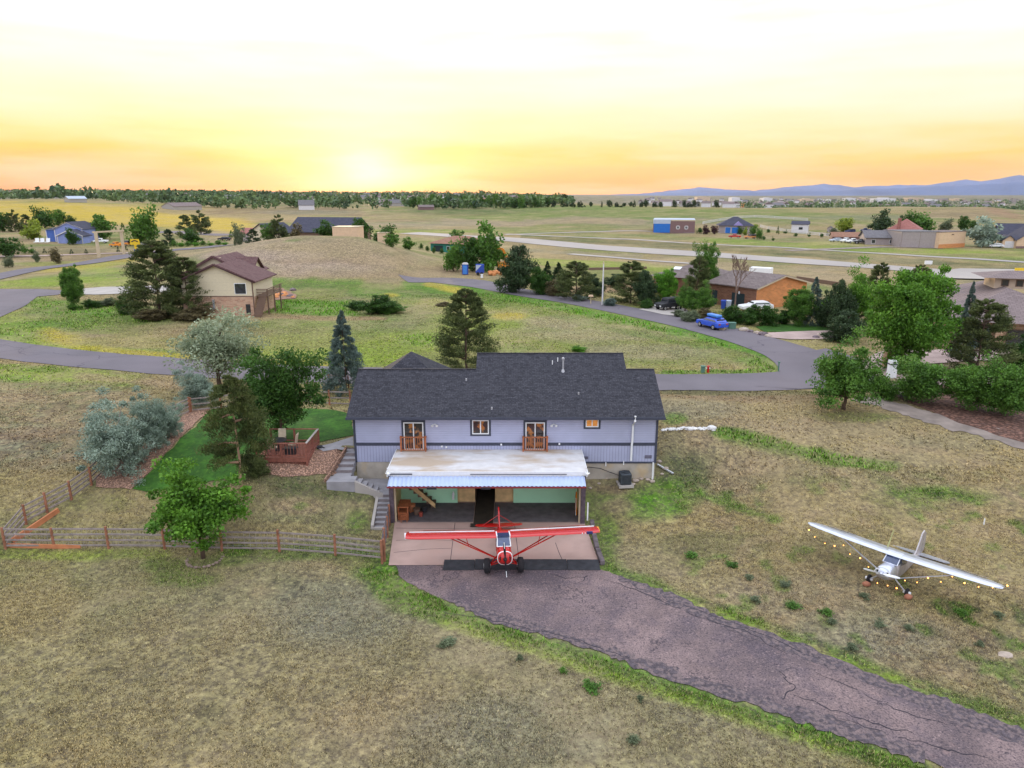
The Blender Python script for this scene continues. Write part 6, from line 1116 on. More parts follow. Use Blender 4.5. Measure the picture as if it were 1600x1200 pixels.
        if red: pp('blade_tip', M['white'], lambda b: b.bar((c_*.62, hub[1]-.03, hub[2]+s_*.62), (c_*.93, hub[1]-.03, hub[2]+s_*.93), .07, .035), bl)
    pp('spinner', M['acblack'] if red else M['silver'], lambda b: b.loft([superring(ny_-.12, .22, .22, 1.22, 12, 2), superring(ny_-.24, .18, .18, 1.22, 12, 2), superring(ny_-.34, .06, .06, 1.22, 12, 2)]), pr_, smooth=True)
    return o, R
pl, _ = plane('bush_plane', 'red high wing tail wheel plane with big tyres parked nose out before the hangar', (-.45, 35.15, .05), math.radians(4.2), 'red')
# silver plane
c0 = P(1386, 921); ang = math.atan2(-.68, -.73)+PI/2
sp_, R2 = plane('silver_plane', 'bare aluminium high wing plane hung with glowing lights on the grass slope', (c0[0], c0[1], c0[2]+.02), ang, 'silver', 11)
sp_.scale = (.95,)*3
for i, (x, y) in enumerate(((1352, 914), (1417, 934))):
    q = P(x, y); b = MB(); b.blob((q[0], q[1]-.1, q[2]+.12), (.22, .16, .15), i+3, sub=2, rough=.15); tag(b.build('wheel_chock', mat('faded orange sack', (.36, .15, .09), .9) if i == 0 else bpy.data.materials['faded orange sack'], smooth=True), ('left', 'right')[i]+' faded orange sandbag chock against a wheel of the silver plane', 'chock')
b = MB(); q = P(1386, 858); cm_ = Matrix.Translation(c0) @ Matrix.Rotation(ang, 4, 'Z')
a_ = cm_ @ R2 @ Vector((-.5, .4, 2.12)); tag(MB().tube([a_, a_+Vector((.25, .1, .95))], [.035, .02], 6).build('pole_marker', M['ygrnp'] if 'ygrnp' in M else mat('pale yellow pole', (.45, .45, .2))), 'short pale yellow pole standing up behind the silver plane wing root', 'pole')
# string of lights: wire with bulbs below the wing edges
sl_o = empty('string_lights', (c0[0], c0[1], c0[2]), 0, 'string of glowing amber bulbs hung under the silver plane wings', 'string lights'); om = Matrix.Translation((-c0[0], -c0[1], -c0[2]))
BL = [(1264, 828), (1273, 839), (1289, 849), (1304, 853), (1318, 852), (1328, 866), (1344, 872), (1357, 886), (1374, 899), (1380, 896), (1371, 911), (1387, 915), (1401, 919), (1414, 907), (1433, 910), (1450, 903), (1470, 909), (1488, 901), (1507, 911), (1529, 917), (1551, 918), (1574, 915)]
pts = []
for i, (x, y) in enumerate(BL):
    t = i/(len(BL)-1); tip = (-4.85+9.7*t); loc_ = cm_ @ R2 @ Vector((tip*.97, -.3, 0)); Yd = loc_.y; q = PD(x, y, Yd); zg = float(H(q[0], q[1])); 
    if q[2] < zg+.06: q = np.array(P(x, y))+(0, 0, .08)
    pts.append(q); b = MB(om); r_ = .028 if i % 3 else .042; b.blob(tuple(q), r_, i, sub=1, rough=0); b.build('bulb', M['bulb'], sl_o)
b = MB(om)
for a, c in zip(pts[:-1], pts[1:]): m_ = (np.array(a)+c)/2; m_[2] -= .05; b.tube([a, m_, c], .008, 3, cap=False)
b.build('wire', M['blk'], sl_o)
q = P(1537, 820); b = MB(); b.tube([(q[0], q[1], q[2]-.1), (q[0], q[1], q[2]+.4)], .035, 6); tag(b.build('survey_stake', M['white']), 'thin white stake in the grass right of the silver plane tail', 'stake')
q = P(1571, 1023); b = MB(); b.blob((q[0], q[1], q[2]), (.35, .25, .1), 8); tag(b.build('flat_rock', M['stone']), 'flat pinkish rock in the grass at the right edge', 'rock')
# ---------------------------------------------------------------- other buildings
def bld(name, label, a, b, depth, h, walls, roofm_, roof='gable', axis_='x', rise=1.5, oh=.4, sink=.6, cat='house', openings=(), extra=None, zbase=None, group=None):
    """a, b: survey points of the left and right foot of the face that looks at the camera"""
    A = np.array(PG(a[1], a[2])) if a[0] == 'g' else np.array(P(*a)) if len(a) == 2 else np.array(a, float); B = np.array(PG(b[1], b[2])) if b[0] == 'g' else np.array(P(*b)) if len(b) == 2 else np.array(b, float)
    w = float(np.hypot(*(B-A)[:2])); rz = math.atan2(B[1]-A[1], B[0]-A[0]); z = min(A[2], B[2]) if zbase is None else zbase
    o = empty(name, (A[0], A[1], z), rz, label, cat, group); wl_ = walls if isinstance(walls, (list, tuple)) else [walls]*2
    def pp(nm, m, fn, par=o, **k): q = MB(); fn(q); return q.build(nm, m if not isinstance(m, str) else M[m], par, **k)
    pp('wall', wl_[0], lambda q: q.box(0, 0, -sink, w, depth, h))
    def rf(q):
        t = .14
        if roof == 'flat': q.box(-.1, -.1, h+.004, w+.1, depth+.1, h+.2)
        elif roof == 'gable' and axis_ == 'x':   # ridge along x
            zz_ = lambda d: h+rise*(1-abs(d-depth/2)/(depth/2)); e = -oh*rise/(depth/2)
            q.prism([(-oh, h+e), (depth/2, h+rise), (depth+oh, h+e), (depth+oh, h+e+t), (depth/2, h+rise+t), (-oh, h+e+t)], 'x', -oh, w+oh)
        elif roof == 'gable':
            e = -oh*rise/(w/2); q.prism([(-oh, h+e), (w/2, h+rise), (w+oh, h+e), (w+oh, h+e+t), (w/2, h+rise+t), (-oh, h+e+t)], 'y', -oh, depth+oh)
        elif roof == 'shed':
            q.prism([(-oh, h), (depth+oh, h+rise), (depth+oh, h+rise+t), (-oh, h+t)], 'x', -oh, w+oh)
        else:
            m_ = min(w, depth)/2; x0, x1, y0, y1 = -oh, w+oh, -oh, depth+oh; hz_ = h+.0
            if w >= depth: r0, r1 = (m_, depth/2), (w-m_, depth/2)
            else: r0, r1 = (w/2, m_), (w/2, depth-m_)
            if w >= depth: q._add([(x0, y0, hz_), (x1, y0, hz_), (x1, y1, hz_), (x0, y1, hz_), (*r0, h+rise), (*r1, h+rise)], [(0, 1, 5, 4), (1, 2, 5), (2, 3, 4, 5), (3, 0, 4), (3, 2, 1, 0)])
            else: q._add([(x0, y0, hz_), (x1, y0, hz_), (x1, y1, hz_), (x0, y1, hz_), (*r0, h+rise), (*r1, h+rise)], [(0, 1, 4), (1, 2, 5, 4), (2, 3, 5), (3, 0, 4, 5), (3, 2, 1, 0)])
    R_ = pp('roof', roofm_, rf)
    if roof == 'gable':
        for e0 in (0, 1):
            if axis_ == 'x': pp('gable_wall', wl_[1], lambda q: q.prism([(0, h), (depth, h), (depth/2, h+rise-.02)], 'x', (w-.15)*e0, .15+(w-.15)*e0))
            else: pp('gable_wall', wl_[1], lambda q: q.prism([(0, h), (w, h), (w/2, h+rise-.02)], 'y', (depth-.15)*e0, .15+(depth-.15)*e0))
    for op in openings:   # (kind, face, u0, u1, z0, z1, material, [label])
        kd, fc, u0, u1, z0_, z1_, m_ = op[:7]; dlt = .05
        def bx(q, g, d0, d1):
            if fc == 'f': q.box(u0-g, -d1, z0_-g, u1+g, -d0, z1_+g)
            elif fc == 'r': q.box(w+d0, u0-g, z0_-g, w+d1, u1+g, z1_+g)
            else: q.box(-d1, u0-g, z0_-g, -d0, u1+g, z1_+g)
        fr = pp(kd, op[7] if len(op) > 7 else 'white', lambda q: bx(q, .09, .0, .04)); pp('pane' if 'window' in kd else 'door_panel', m_, lambda q: bx(q, 0, .041, .07), fr)
    if extra: extra(o, pp, w, R_)
    return o, w, rz, z
# cream and brick house on the left (gable end towards the camera)
def cream_extra(o, pp, w, R_):
    pp('brick_base', 'brickred', lambda q: q.box(-.03, -.05, -.8, w+.03, -.002, 2.75)); pp('brick_base', 'brickred', lambda q: q.box(w+.002, -.05, -.8, w+.05, 8.9, 2.75))
    pp('belt_trim', 'brown', lambda q: q.box(-.04, -.07, 2.75, w+.06, -.002, 2.88))
    pp('corner_post', 'brown', lambda q: q.box(w-.12, -.075, -.5, w+.07, -.052, 5.1)); pp('barge_board', 'roofmaroon', lambda q: (q.bar((-.5, -.42, 4.85), (w/2, -.42, 7.3), .1, .35), q.bar((w/2, -.42, 7.3), (w+.5, -.42, 4.85), .1, .35)))
    pp('chimney', 'tan', lambda q: q.box(w*.2, 7.5, 5, w*.2+.8, 8.3, 7.6), R_)
    pp('electric_meter', 'metal', lambda q: (q.box(2.9+1.3, -.2, 1.0, 3.15+1.3, -.051, 2.4), q.box(2.5+1.3, -.2, .7, 2.8+1.3, -.051, 1.1)))
    dk_ = pp('side_deck', 'brown', lambda q: (q.box(w+.1, 1.0, 2.6, w+1.7, 8, 2.8)))
    for k in range(3): pp('deck_post', 'brown', lambda q: (q.box(w+1.5, 1.2+k*3, -.6, w+1.65, 1.4+k*3, 3.7)), dk_)
    pp('deck_railing', 'brown', lambda q: ([q.box(w+1.62, 1.0, 2.95+.22*k, w+1.68, 8, 3.07+.22*k) for k in range(4)], [q.box(w+.1, 1.0, 2.95+.22*k, w+1.62, 1.06, 3.07+.22*k) for k in range(4)]), dk_)
    pp('outer_stair', 'brown', lambda q: [q.box(w+.4, 1.0-.28*(k+1), 2.6-.24*(k+1), w+1.5, 1.0-.28*k, 2.72-.24*k) for k in range(10)], dk_)
bld('brick_house', 'cream gabled house over a brick lower storey behind two dark pines', (289, 494), (399, 493), 9, 5.05, ['cream', 'cream'], 'roofmaroon', 'gable', 'y', 2.1, .6, extra=cream_extra, openings=[('window', 'f', 7.5, 9.0, 3.2, 4.6, M['glass']), ('window', 'f', 8.8, 9.45, .2, 1.7, M['glass'], 'tan')])
A = P(289, 494)
bld('brick_house_wing', 'second stepped gable of the cream house with maroon roof', (A[0]-2.4, A[1]+7, A[2]+.4), (A[0]+6.6, A[1]+7.1, A[2]+.4), 9, 4.9, ['cream', 'cream'], 'roofmaroon', 'gable', 'y', 2.4, .5, extra=lambda o, pp, w, R_: pp('barge_board', 'roofmaroon', lambda q: (q.bar((-.5, -.42, 4.7), (w/2, -.42, 7.45), .1, .35), q.bar((w/2, -.42, 7.45), (w+.5, -.42, 4.7), .1, .35))))
bld('brick_house_wing', 'cross wing of the cream house, maroon roof slope only', (A[0]+1, A[1]+9.6, A[2]+.4), (A[0]+6.3, A[1]+9.6, A[2]+.4), 6, 4.4, 'cream', 'roofmaroon', 'gable', 'x', 2.4, .5)
# green house
bld('green_house', 'green house with rust tile roof behind the culdesac', (673, 392), (746, 397), 11, 2.9, 'greenwall', 'roofrust', 'hip', rise=2.2, oh=.8, openings=[('garage_door', 'f', 1.2, 4.5, 0, 2.2, M['darkdoor'], 'greenwall'), ('window', 'f', 6, 7, 1, 2, M['glass'])])
# brick houses above the road
bld('brick_house', 'low brick house with brown shake roof and skylight, behind the lime green tree', (1020, 458), (1112, 466), 11, 3.2, 'darkbrick', 'roofbrown', 'hip', rise=2.2, oh=.7, openings=[('window', 'f', .8, 1.5, .9, 2.4, M['glass'])], extra=lambda o, pp, w, R_: (pp('skylight', 'white', lambda q: q._add([(2.6, 2.2, 4.32), (4.0, 2.2, 4.32), (4.0, 3.2, 4.72), (2.6, 3.2, 4.72)], [(0, 1, 2, 3)]), R_), pp('chimney', 'tan', lambda q: q.box(8.5, 6, 4, 9.2, 6.8, 6.4), R_)))
def bb_extra(o, pp, w, R_):
    pp('front_wall', 'darkbrick', lambda q: q.box(-.02, -.05, -.6, w+.0, -.002, 3.35)); pp('white_lamp', 'white', lambda q: q.box(w-3.2, -.16, 2.2, w-3.0, -.051, 2.6)); pp('fascia_board', 'tan', lambda q: (q.bar((w+.48, -.5, 3.3), (w+.48, 6.5, 4.85), .08, .22), q.bar((w+.48, 6.5, 4.85), (w+.48, 13.5, 3.3), .08, .22)))
bld('brick_building', 'brown roofed building with glowing orange brick gable end', (1106, 474), (1180, 484), 13, 3.4, 'orangebrick', 'roofbrown', 'gable', 'x', 1.5, .5, cat='building', extra=bb_extra, openings=[('garage_door', 'f', 4.6, 7.0, 0, 2.3, M['darkdoor'], 'brown'), ('door', 'f', .8, 1.8, 0, 2.3, M['darkdoor'], 'brown')])  # gable glow and front wall shade are put into two brick colours
# big house on the right
def big_extra(o, pp, w, R_):
    pp('clerestory', 'tanwall', lambda q: q.box(5.6, 8.6, 6.0, 20, 13, 7.3)); cr_ = pp('clerestory_roof', 'roofmauve', lambda q: (q._add([(4.2, 7.6, 7.32), (21, 7.6, 7.32), (21, 14, 7.32), (4.2, 14, 7.32), (7.5, 10.8, 8.0), (18, 10.8, 8.0)], [(0, 1, 5, 4), (1, 2, 5), (2, 3, 4, 5), (3, 0, 4), (3, 2, 1, 0)])))
    for k in range(7): wq = pp('window', 'brown', lambda q: q.box(6.3+1.5*k, 8.54, 6.3, 7.1+1.5*k, 8.598, 7.1)); pp('pane', M['glass'], lambda q: q.box(6.4+1.5*k, 8.51, 6.38, 7.0+1.5*k, 8.539, 7.02), wq)
    pp('hip_cap', 'roofslate', lambda q: q.bar((12.3, -.7, 3.26), (12.3, 8.5, 6.15), .25, .05), R_)
    for x in (.6, 4.0, 9.6, 13.5): pp('porch_column', 'tanbrick', lambda q: q.box(x, -1.0, -.3, x+.7, -.4, 3.2))
    pp('shadowed_door', 'darkdoor', lambda q: q.box(1.6, -.06, 0, 3.8, -.002, 2.8))
bld('stone_house', 'large tan stone house with low mauve tile roof and raised clerestory', (1484, 540), (1700, 556), 22, 3.3, 'tanbrick', 'roofmauve', 'hip', rise=3.0, oh=1.3, extra=big_extra, openings=[('window', 'f', 11.0, 12.2, .8, 2.4, M['glass'], 'brown'), ('window', 'f', 5.4, 8.8, .6, 2.4, M['glass'], 'brown')])
# across the runway
bld('blue_hangar', 'flat roofed hangar with big blue door and brown brick half', (1020, 363), (1085, 364), 22, 6.0, 'brownbrick', 'palegrey', 'flat', cat='hangar', extra=lambda o, pp, w, R_: (pp('hangar_door', 'hblue', lambda q: q.box(.3, -.12, 0, w*.41, -.002, 4.2)), pp('upper_panel', 'palegrey', lambda q: q.box(.0, -.12, 4.22, w*.42, -.002, 6.0)), pp('parapet_band', 'tan', lambda q: q.box(w*.43, -.1, 5.5, w+.02, -.002, 6.05)), [pp('round_window', 'white', lambda q: q.tube([(w*c, -.1, 2.5), (w*c, -.0, 2.5)], .9, 14)) for c in (.6, .8)], [pp('pane', M['glass'], lambda q: q.tube([(w*c, -.13, 2.5), (w*c, -.101, 2.5)], .6, 14)) for c in (.6, .8)]))
bld('blue_door_house', 'grey house with slate hip roof and blue garage doors', (1122, 364), (1176, 365), 14, 3.6, 'greywall', 'roofslate', 'hip', rise=4.0, oh=.8, extra=lambda o, pp, w, R_: pp('front_gable', 'lavender', lambda q: q.prism([(w*.42, 3.6), (w*.72, 3.6), (w*.57, 5.6)], 'y', -.6, 1.5)), openings=[('garage_door', 'f', 3.2, 5.6, 0, 2.8, M['hblue']), ('garage_door', 'f', 6.2, 9.4, 0, 2.8, M['hblue']), ('window', 'f', 12, 13.5, 1, 2.3, M['glass'])])
bld('white_shed', 'white metal shed with dark gable roof across the runway', (1236, 363), (1262, 364), 10, 4.0, 'farwhite', 'roofslate', 'gable', 'x', 1.4, .4, cat='shed', openings=[('window', 'f', 3.4, 5, 1.6, 2.6, M['glass'], 'trim'), ('door', 'r', 3, 6, 0, 3.0, M['brownbrick'], 'white')])
bld('small_shed', 'tiny pale shed right of the white metal shed', (1292, 363), (1300, 363), 2.5, 2, 'greywall', 'roofgrey', 'gable', 'y', .8, .2, cat='shed')
bld('grey_hangar', 'grey hangar with tall plain door across the runway', (1406, 386), (1465, 388), 14, 5.6, 'greywall', 'roofgrey', 'flat', cat='hangar', extra=lambda o, pp, w, R_: pp('door_seam', 'brown', lambda q: [q.box(w*k-.03, -.03, 0, w*k+.03, -.001, 5.5) for k in (.02, .5, .95)]))
cc0 = P(1466, 388.5); cc1 = P(1506, 386)
bld('peach_hangar', 'peach walled end of the hangar with brick footing', (cc0[0]+.1, cc0[1]+.3, cc0[2]), (cc1[0], cc1[1], cc0[2]), 8, 5.5, 'peachwall', 'roofbrown', 'flat', cat='hangar', extra=lambda o, pp, w, R_: (pp('brick_footing', 'orangebrick', lambda q: q.box(-.03, -.1, -.3, w+.1, -.001, 1.4)), pp('wall_lamp', 'brown', lambda q: q.box(w*.45, -.12, 4.5, w*.52, -.001, 4.8))))
bld('red_roof_house', 'house with reddish hip roof left behind the grey hangar', (1386, 376), (1434, 377), 12, 4.5, 'greywall', 'roofred', 'hip', rise=4.2, oh=.6, extra=lambda o, pp, w, R_: pp('chimney', 'roofred', lambda q: q.box(3.0, -.5, 3, 4.2, .6, 9.0)))
bld('grey_roof_house', 'low house with grey gable roof left of the grey hangar', (1352, 382), (1404, 384), 9, 2.9, 'greywall', 'roofgrey', 'gable', 'x', 2.2, .6, openings=[('window', 'f', 2, 3.2, .8, 2, M['glass']), ('window', 'f', 8, 9.5, .8, 2, M['glass'])])
bld('brown_barn', 'long low brown roofed barn in the junk yard', (1300, 376), (1352, 377), 7, 1.6, 'brownbrick', 'roofrust', 'gable', 'x', 1.6, .3, cat='barn')
bld('garage', 'small peach garage with white door at the right edge', (1565, 387), (1585, 387.5), 8, 2.6, 'peachwall', 'roofslate', 'gable', 'y', 1.6, .4, cat='garage', openings=[('garage_door', 'f', .9, 4.1, 0, 2.2, M['farwhite'])])
bld('slate_roof_house', 'dark slate roofed house behind the small peach garage', (1558, 380), (1640, 382), 12, 3.6, 'greywall', 'roofslate', 'gable', 'x', 3.6, .6)
bld('peach_barn', 'peach wall barn cut by the right edge of the picture', (1587, 388), (1660, 389), 10, 3.0, 'peachwall', 'roofslate', 'gable', 'y', 5.0, .4, cat='barn', extra=lambda o, pp, w, R_: pp('brick_footing', 'brownbrick', lambda q: q.box(-.03, -.1, -.3, w+.1, -.001, .8)))
# left far
def blue_extra(o, pp, w, R_):
    pp('garage_wing', 'palebluewall', lambda q: q.box(3.8, -5, -.5, w+2.6, 0, 2.6)); gw = pp('wing_roof', 'roofslate', lambda q: q.prism([(3.3, 2.5), ((w+6.4)/2, 4.7), (w+3.1, 2.5), (w+3.1, 2.75), ((w+6.4)/2, 4.95), (3.3, 2.75)], 'y', -5.4, 1)); pp('wing_gable', 'palebluewall', lambda q: q.prism([(3.8, 2.6), (w+2.6, 2.6), ((w+6.4)/2, 4.6)], 'y', -5, -4.9))
    pp('white_barge', 'farwhite', lambda q: (q.bar((-.4, -.35, 4.9), (w/2, -.35, 7.3), .1, .3), q.bar((w/2, -.35, 7.3), (w+.4, -.35, 4.9), .1, .3)))
    pp('white_barge', 'farwhite', lambda q: (q.bar((3.2, -5.45, 2.55), ((w+6.4)/2, -5.45, 4.75), .1, .3), q.bar(((w+6.4)/2, -5.45, 4.75), (w+3.2, -5.45, 2.55), .1, .3)))
    pp('blue_end', 'bluewall', lambda q: (q.box(-3.6, .5, -.5, -.01, 9, 4.6),)); pp('end_roof', 'roofslate', lambda q: q._add([(-4, 0, 4.6), (0.2, 0, 4.9), (4, 10, 7.6), (-1, 10, 6.4)], [(0, 1, 2, 3)]))
    pp('corner_boards', 'farwhite', lambda q: [q.box(x-.12, y-.1, -.4, x+.12, y-.0, z) for x, y, z in ((3.8, -5, 2.6), (w+2.6, -5, 2.6), (w+.0, -.02, 4.9), (-3.5, .48, 4.6), (0, -.02, 4.8), (9.0, -5, 2.6))])
bld('blue_house', 'two storey blue house with white trim on the far left', (88, 378), (131, 379), 11, 5.0, ['palebluewall', 'palebluewall'], 'roofslate', 'gable', 'y', 2.4, .5, extra=blue_extra, openings=[('window', 'f', 8.2, 9.2, 2.9, 4.2, M['glass']), ('window', 'l', 2, 3, 3, 4.2, M['glass'])])
bld('cream_building', 'cream gabled building with dark solar roof behind the mound', ('g', 390, 235), ('g', 428, 232), 12, 3.6, 'cream', 'roofslate', 'gable', 'y', 3.0, .5, cat='building')
bld('red_roof_building', 'low building with faded red roof left of the cream one', ('g', 376, 262), ('g', 394, 262), 8, 3, 'greywall', 'roofred', 'gable', 'x', 1.8, .3, cat='building')
bld('long_dark_building', 'very long dark roofed building behind the mound crest', ('g', 450, 255), ('g', 548, 250), 18, 3.4, 'brown', 'roofslate', 'gable', 'x', 4.6, .5, cat='building')
bld('adobe_building', 'low tan flat building showing over the mound crest', ('g', 520, 205), ('g', 560, 205), 8, 3.6, 'peachwall', 'tan', 'flat', cat='building')
bld('adobe_building', 'small tan flat building right of the low one, beyond the mound', ('g', 590, 186), ('g', 606, 186), 5, 2.8, 'peachwall', 'tan', 'flat', cat='building')
for a, b_, d, h, w_, r_, rs, lb in [((272, 328), (316, 328), 12, 4, 'farwall', 'roofmauve', 3, 'long pale roofed building at the edge of the golden field'), ((467, 328), (491, 328), 14, 5, 'farwhite', 'roofgrey', 5, 'white gabled house at the front of the left wood'), ((108, 316.5), (136, 316.5), 9, 3.5, 'farwall', 'palegrey', 2, 'pale greenhouse like building above the golden field'), ((612, 322), (636, 322), 12, 4, 'farwall', 'roofgrey', 4, 'grey roofed house in the centre wood'), ((592, 322), (605, 322), 12, 4, 'farwall', 'roofmauve', 4, 'small mauve roofed house left of the grey roofed one in the centre wood'), ((655, 328), (678, 328), 10, 3, 'brownbrick', 'roofbrown', 2, 'low red brown barn below the centre wood'), ((696, 321), (712, 321), 12, 5, 'farwall', 'roofgrey', 4, 'grey house in the wood right of the red brown barn'), ((822, 319), (852, 319), 14, 4, 'farwall', 'roofgrey', 5, 'grey roofed house at the right end of the centre wood'), ((750, 317), (772, 317), 14, 4, 'brownbrick', 'roofrust', 3, 'rust roofed house on the skyline of the centre wood')]:
    bld('far_house', lb, a, b_, d, h, w_, r_, 'gable', 'x', rs, .5)
q = P(1161, 324); b = MB(); b.box(q[0]-4, q[1], q[2]-2, q[0]+4, q[1]+8, q[2]+11); b.box(q[0]-2.5, q[1]+1.5, q[2]+11, q[0]+2.5, q[1]+6.5, q[2]+13); tag(b.build('brick_tower', M['orangebrick']), 'small orange brick tower on the far ridge', 'tower')
# tiny houses of the suburb and the town
def mini(seed):
    r = random.Random(seed); b = MB(); w, d, h = r.uniform(12, 20), r.uniform(9, 13), r.uniform(4, 7); b.box(-w/2, -d/2, -3, w/2, d/2, h); b.cur = 1; b.prism([(-d/2-.5, h), (d/2+.5, h), (0, h+3.2)], 'x', -w/2-.5, w/2+.5); o = b.build('suburb_house', [M['farwhite'] if seed % 2 else M['farwall'], M[('roofgrey', 'roofbrown', 'roofmauve')[seed % 3]]]); return o
pr3 = [mini(i) for i in range(6)]; rr = random.Random(77); cnt = 0
for i in range(230):
    if i < 120: D = 1150+2200*rr.random()**1.2; a = -.78+.86*rr.random(); grp = 'houses of the suburb on the left horizon'; lb = 'tiny pale house among the trees of the left horizon'
    else: D = 1500+3600*rr.random()**1.1; a = .17+.62*rr.random(); grp = 'houses of the town in the right valley'; lb = 'tiny pale house of the town in the right hand valley'
    o = pr3[i] if i < 6 else pr3[i % 6].copy()
    if i >= 6: COL.objects.link(o)
    x = a*D; o.location = (x, D, float(H(x, D))); o.rotation_euler = (0, 0, rr.uniform(0, PI)); s = 1.0 if i < 120 else 1.5; o.scale = (s, s, s*1.1); tag(o, lb, 'house', grp)
ORD = ('first', 'third', 'fourth', 'fifth', 'seventh', 'eighth', 'ninth', 'eleventh', 'twelfth', 'sixth', 'last', 'second', 'tenth')
for i, (px, py, w, h) in enumerate(((1100, 307, 26, 2), (1200, 310, 18, 3), (1262, 314, 26, 5), (1300, 315, 22, 4), (1352, 315, 30, 6), (1384, 313, 40, 6), (1410, 316, 20, 4), (1455, 314, 26, 4), (1500, 312, 20, 3), (1330, 311, 20, 3), (1570, 318, 22, 3), (1150, 309, 16, 3), (1432, 309, 30, 2))):
    D = 3600+200*(i % 5); q = PD(px, py, D); s = D/F; z = float(H(q[0], D)); b = MB(); w *= .75; h *= .7; b.box(-w*s/2, 0, -8, w*s/2, 60, h*s*.8+max(q[2]-z, 0)*.8); b.box(-w*s/4, 5, 0, w*s/6, 40, h*s*1.05+max(q[2]-z, 0)*.8); o = b.build('town_building', M['farwhite'] if i % 2 else M['tanwall']); o.location = (q[0], D, z); tag(o, ('white' if i % 2 else 'tan')+' wide block of the far town, '+ORD[i]+' from the left below the mountains', 'building', 'large blocks of the far town')
# ---------------------------------------------------------------- mountains
def ridge(name, prof, Y, back, m, front=.35, seed=0):
    r = np.random.default_rng(seed); xs = np.linspace(prof[0][0], prof[-1][0], 420); py = np.interp(xs, [p[0] for p in prof], [p[1] for p in prof]); py = py+(fbm(xs/22+seed, xs*0+3.3, 5)-.5)*4.5
    rows = []
    top = np.array([PD(a, b, Y) for a, b in zip(xs, py)])
    for k, (f_, dy) in enumerate([(0, -.18), (.12, -.15), (.35, -.10), (.62, -.05), (.85, -.02), (1, 0), (.7, .04), (0, .12)]):
        q = top.copy(); q[:, 1] = Y*(1+dy); q[:, 0] = top[:, 0]*(1+dy); nzv = (fbm(xs/9+k*7.7, xs*0+k*1.3, 4)-.5); base = -60; q[:, 2] = base+(top[:, 2]-base)*np.clip(f_*(1+nzv*.7*(1-f_)*2), 0, 1.02) if f_ < 1 else top[:, 2]; rows.append(q)
    n = len(xs); V_ = np.concatenate(rows); fs = [(k*n+i, k*n+i+1, (k+1)*n+i+1, (k+1)*n+i) for k in range(len(rows)-1) for i in range(n-1)]
    me = np_mesh(name, V_, np.array(fs)); me.materials.append(m); o = bpy.data.objects.new(name, me); COL.objects.link(o); o['kind'] = 'structure'
mm = mat('haze tinted forest mountain', (.075, .12, .23), .95, var=.3, scale=.0006)  # part of the distance haze is put into the slopes' blue colour
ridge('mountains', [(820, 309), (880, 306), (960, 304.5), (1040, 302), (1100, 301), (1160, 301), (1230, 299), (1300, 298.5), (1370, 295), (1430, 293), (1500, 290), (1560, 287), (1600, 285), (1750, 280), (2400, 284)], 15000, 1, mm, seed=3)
ridge('mountains', [(820, 310), (900, 305), (960, 304), (1020, 301.5), (1060, 297), (1092, 292.5), (1130, 296), (1180, 297.5), (1240, 292), (1288, 287), (1315, 289.5), (1335, 293.5), (1370, 290), (1400, 288.5), (1440, 290), (1480, 285.5), (1510, 280.5), (1530, 283), (1560, 279), (1592, 273.5), (1620, 276), (1800, 270), (2400, 275)], 21500, 1, mm, seed=8)
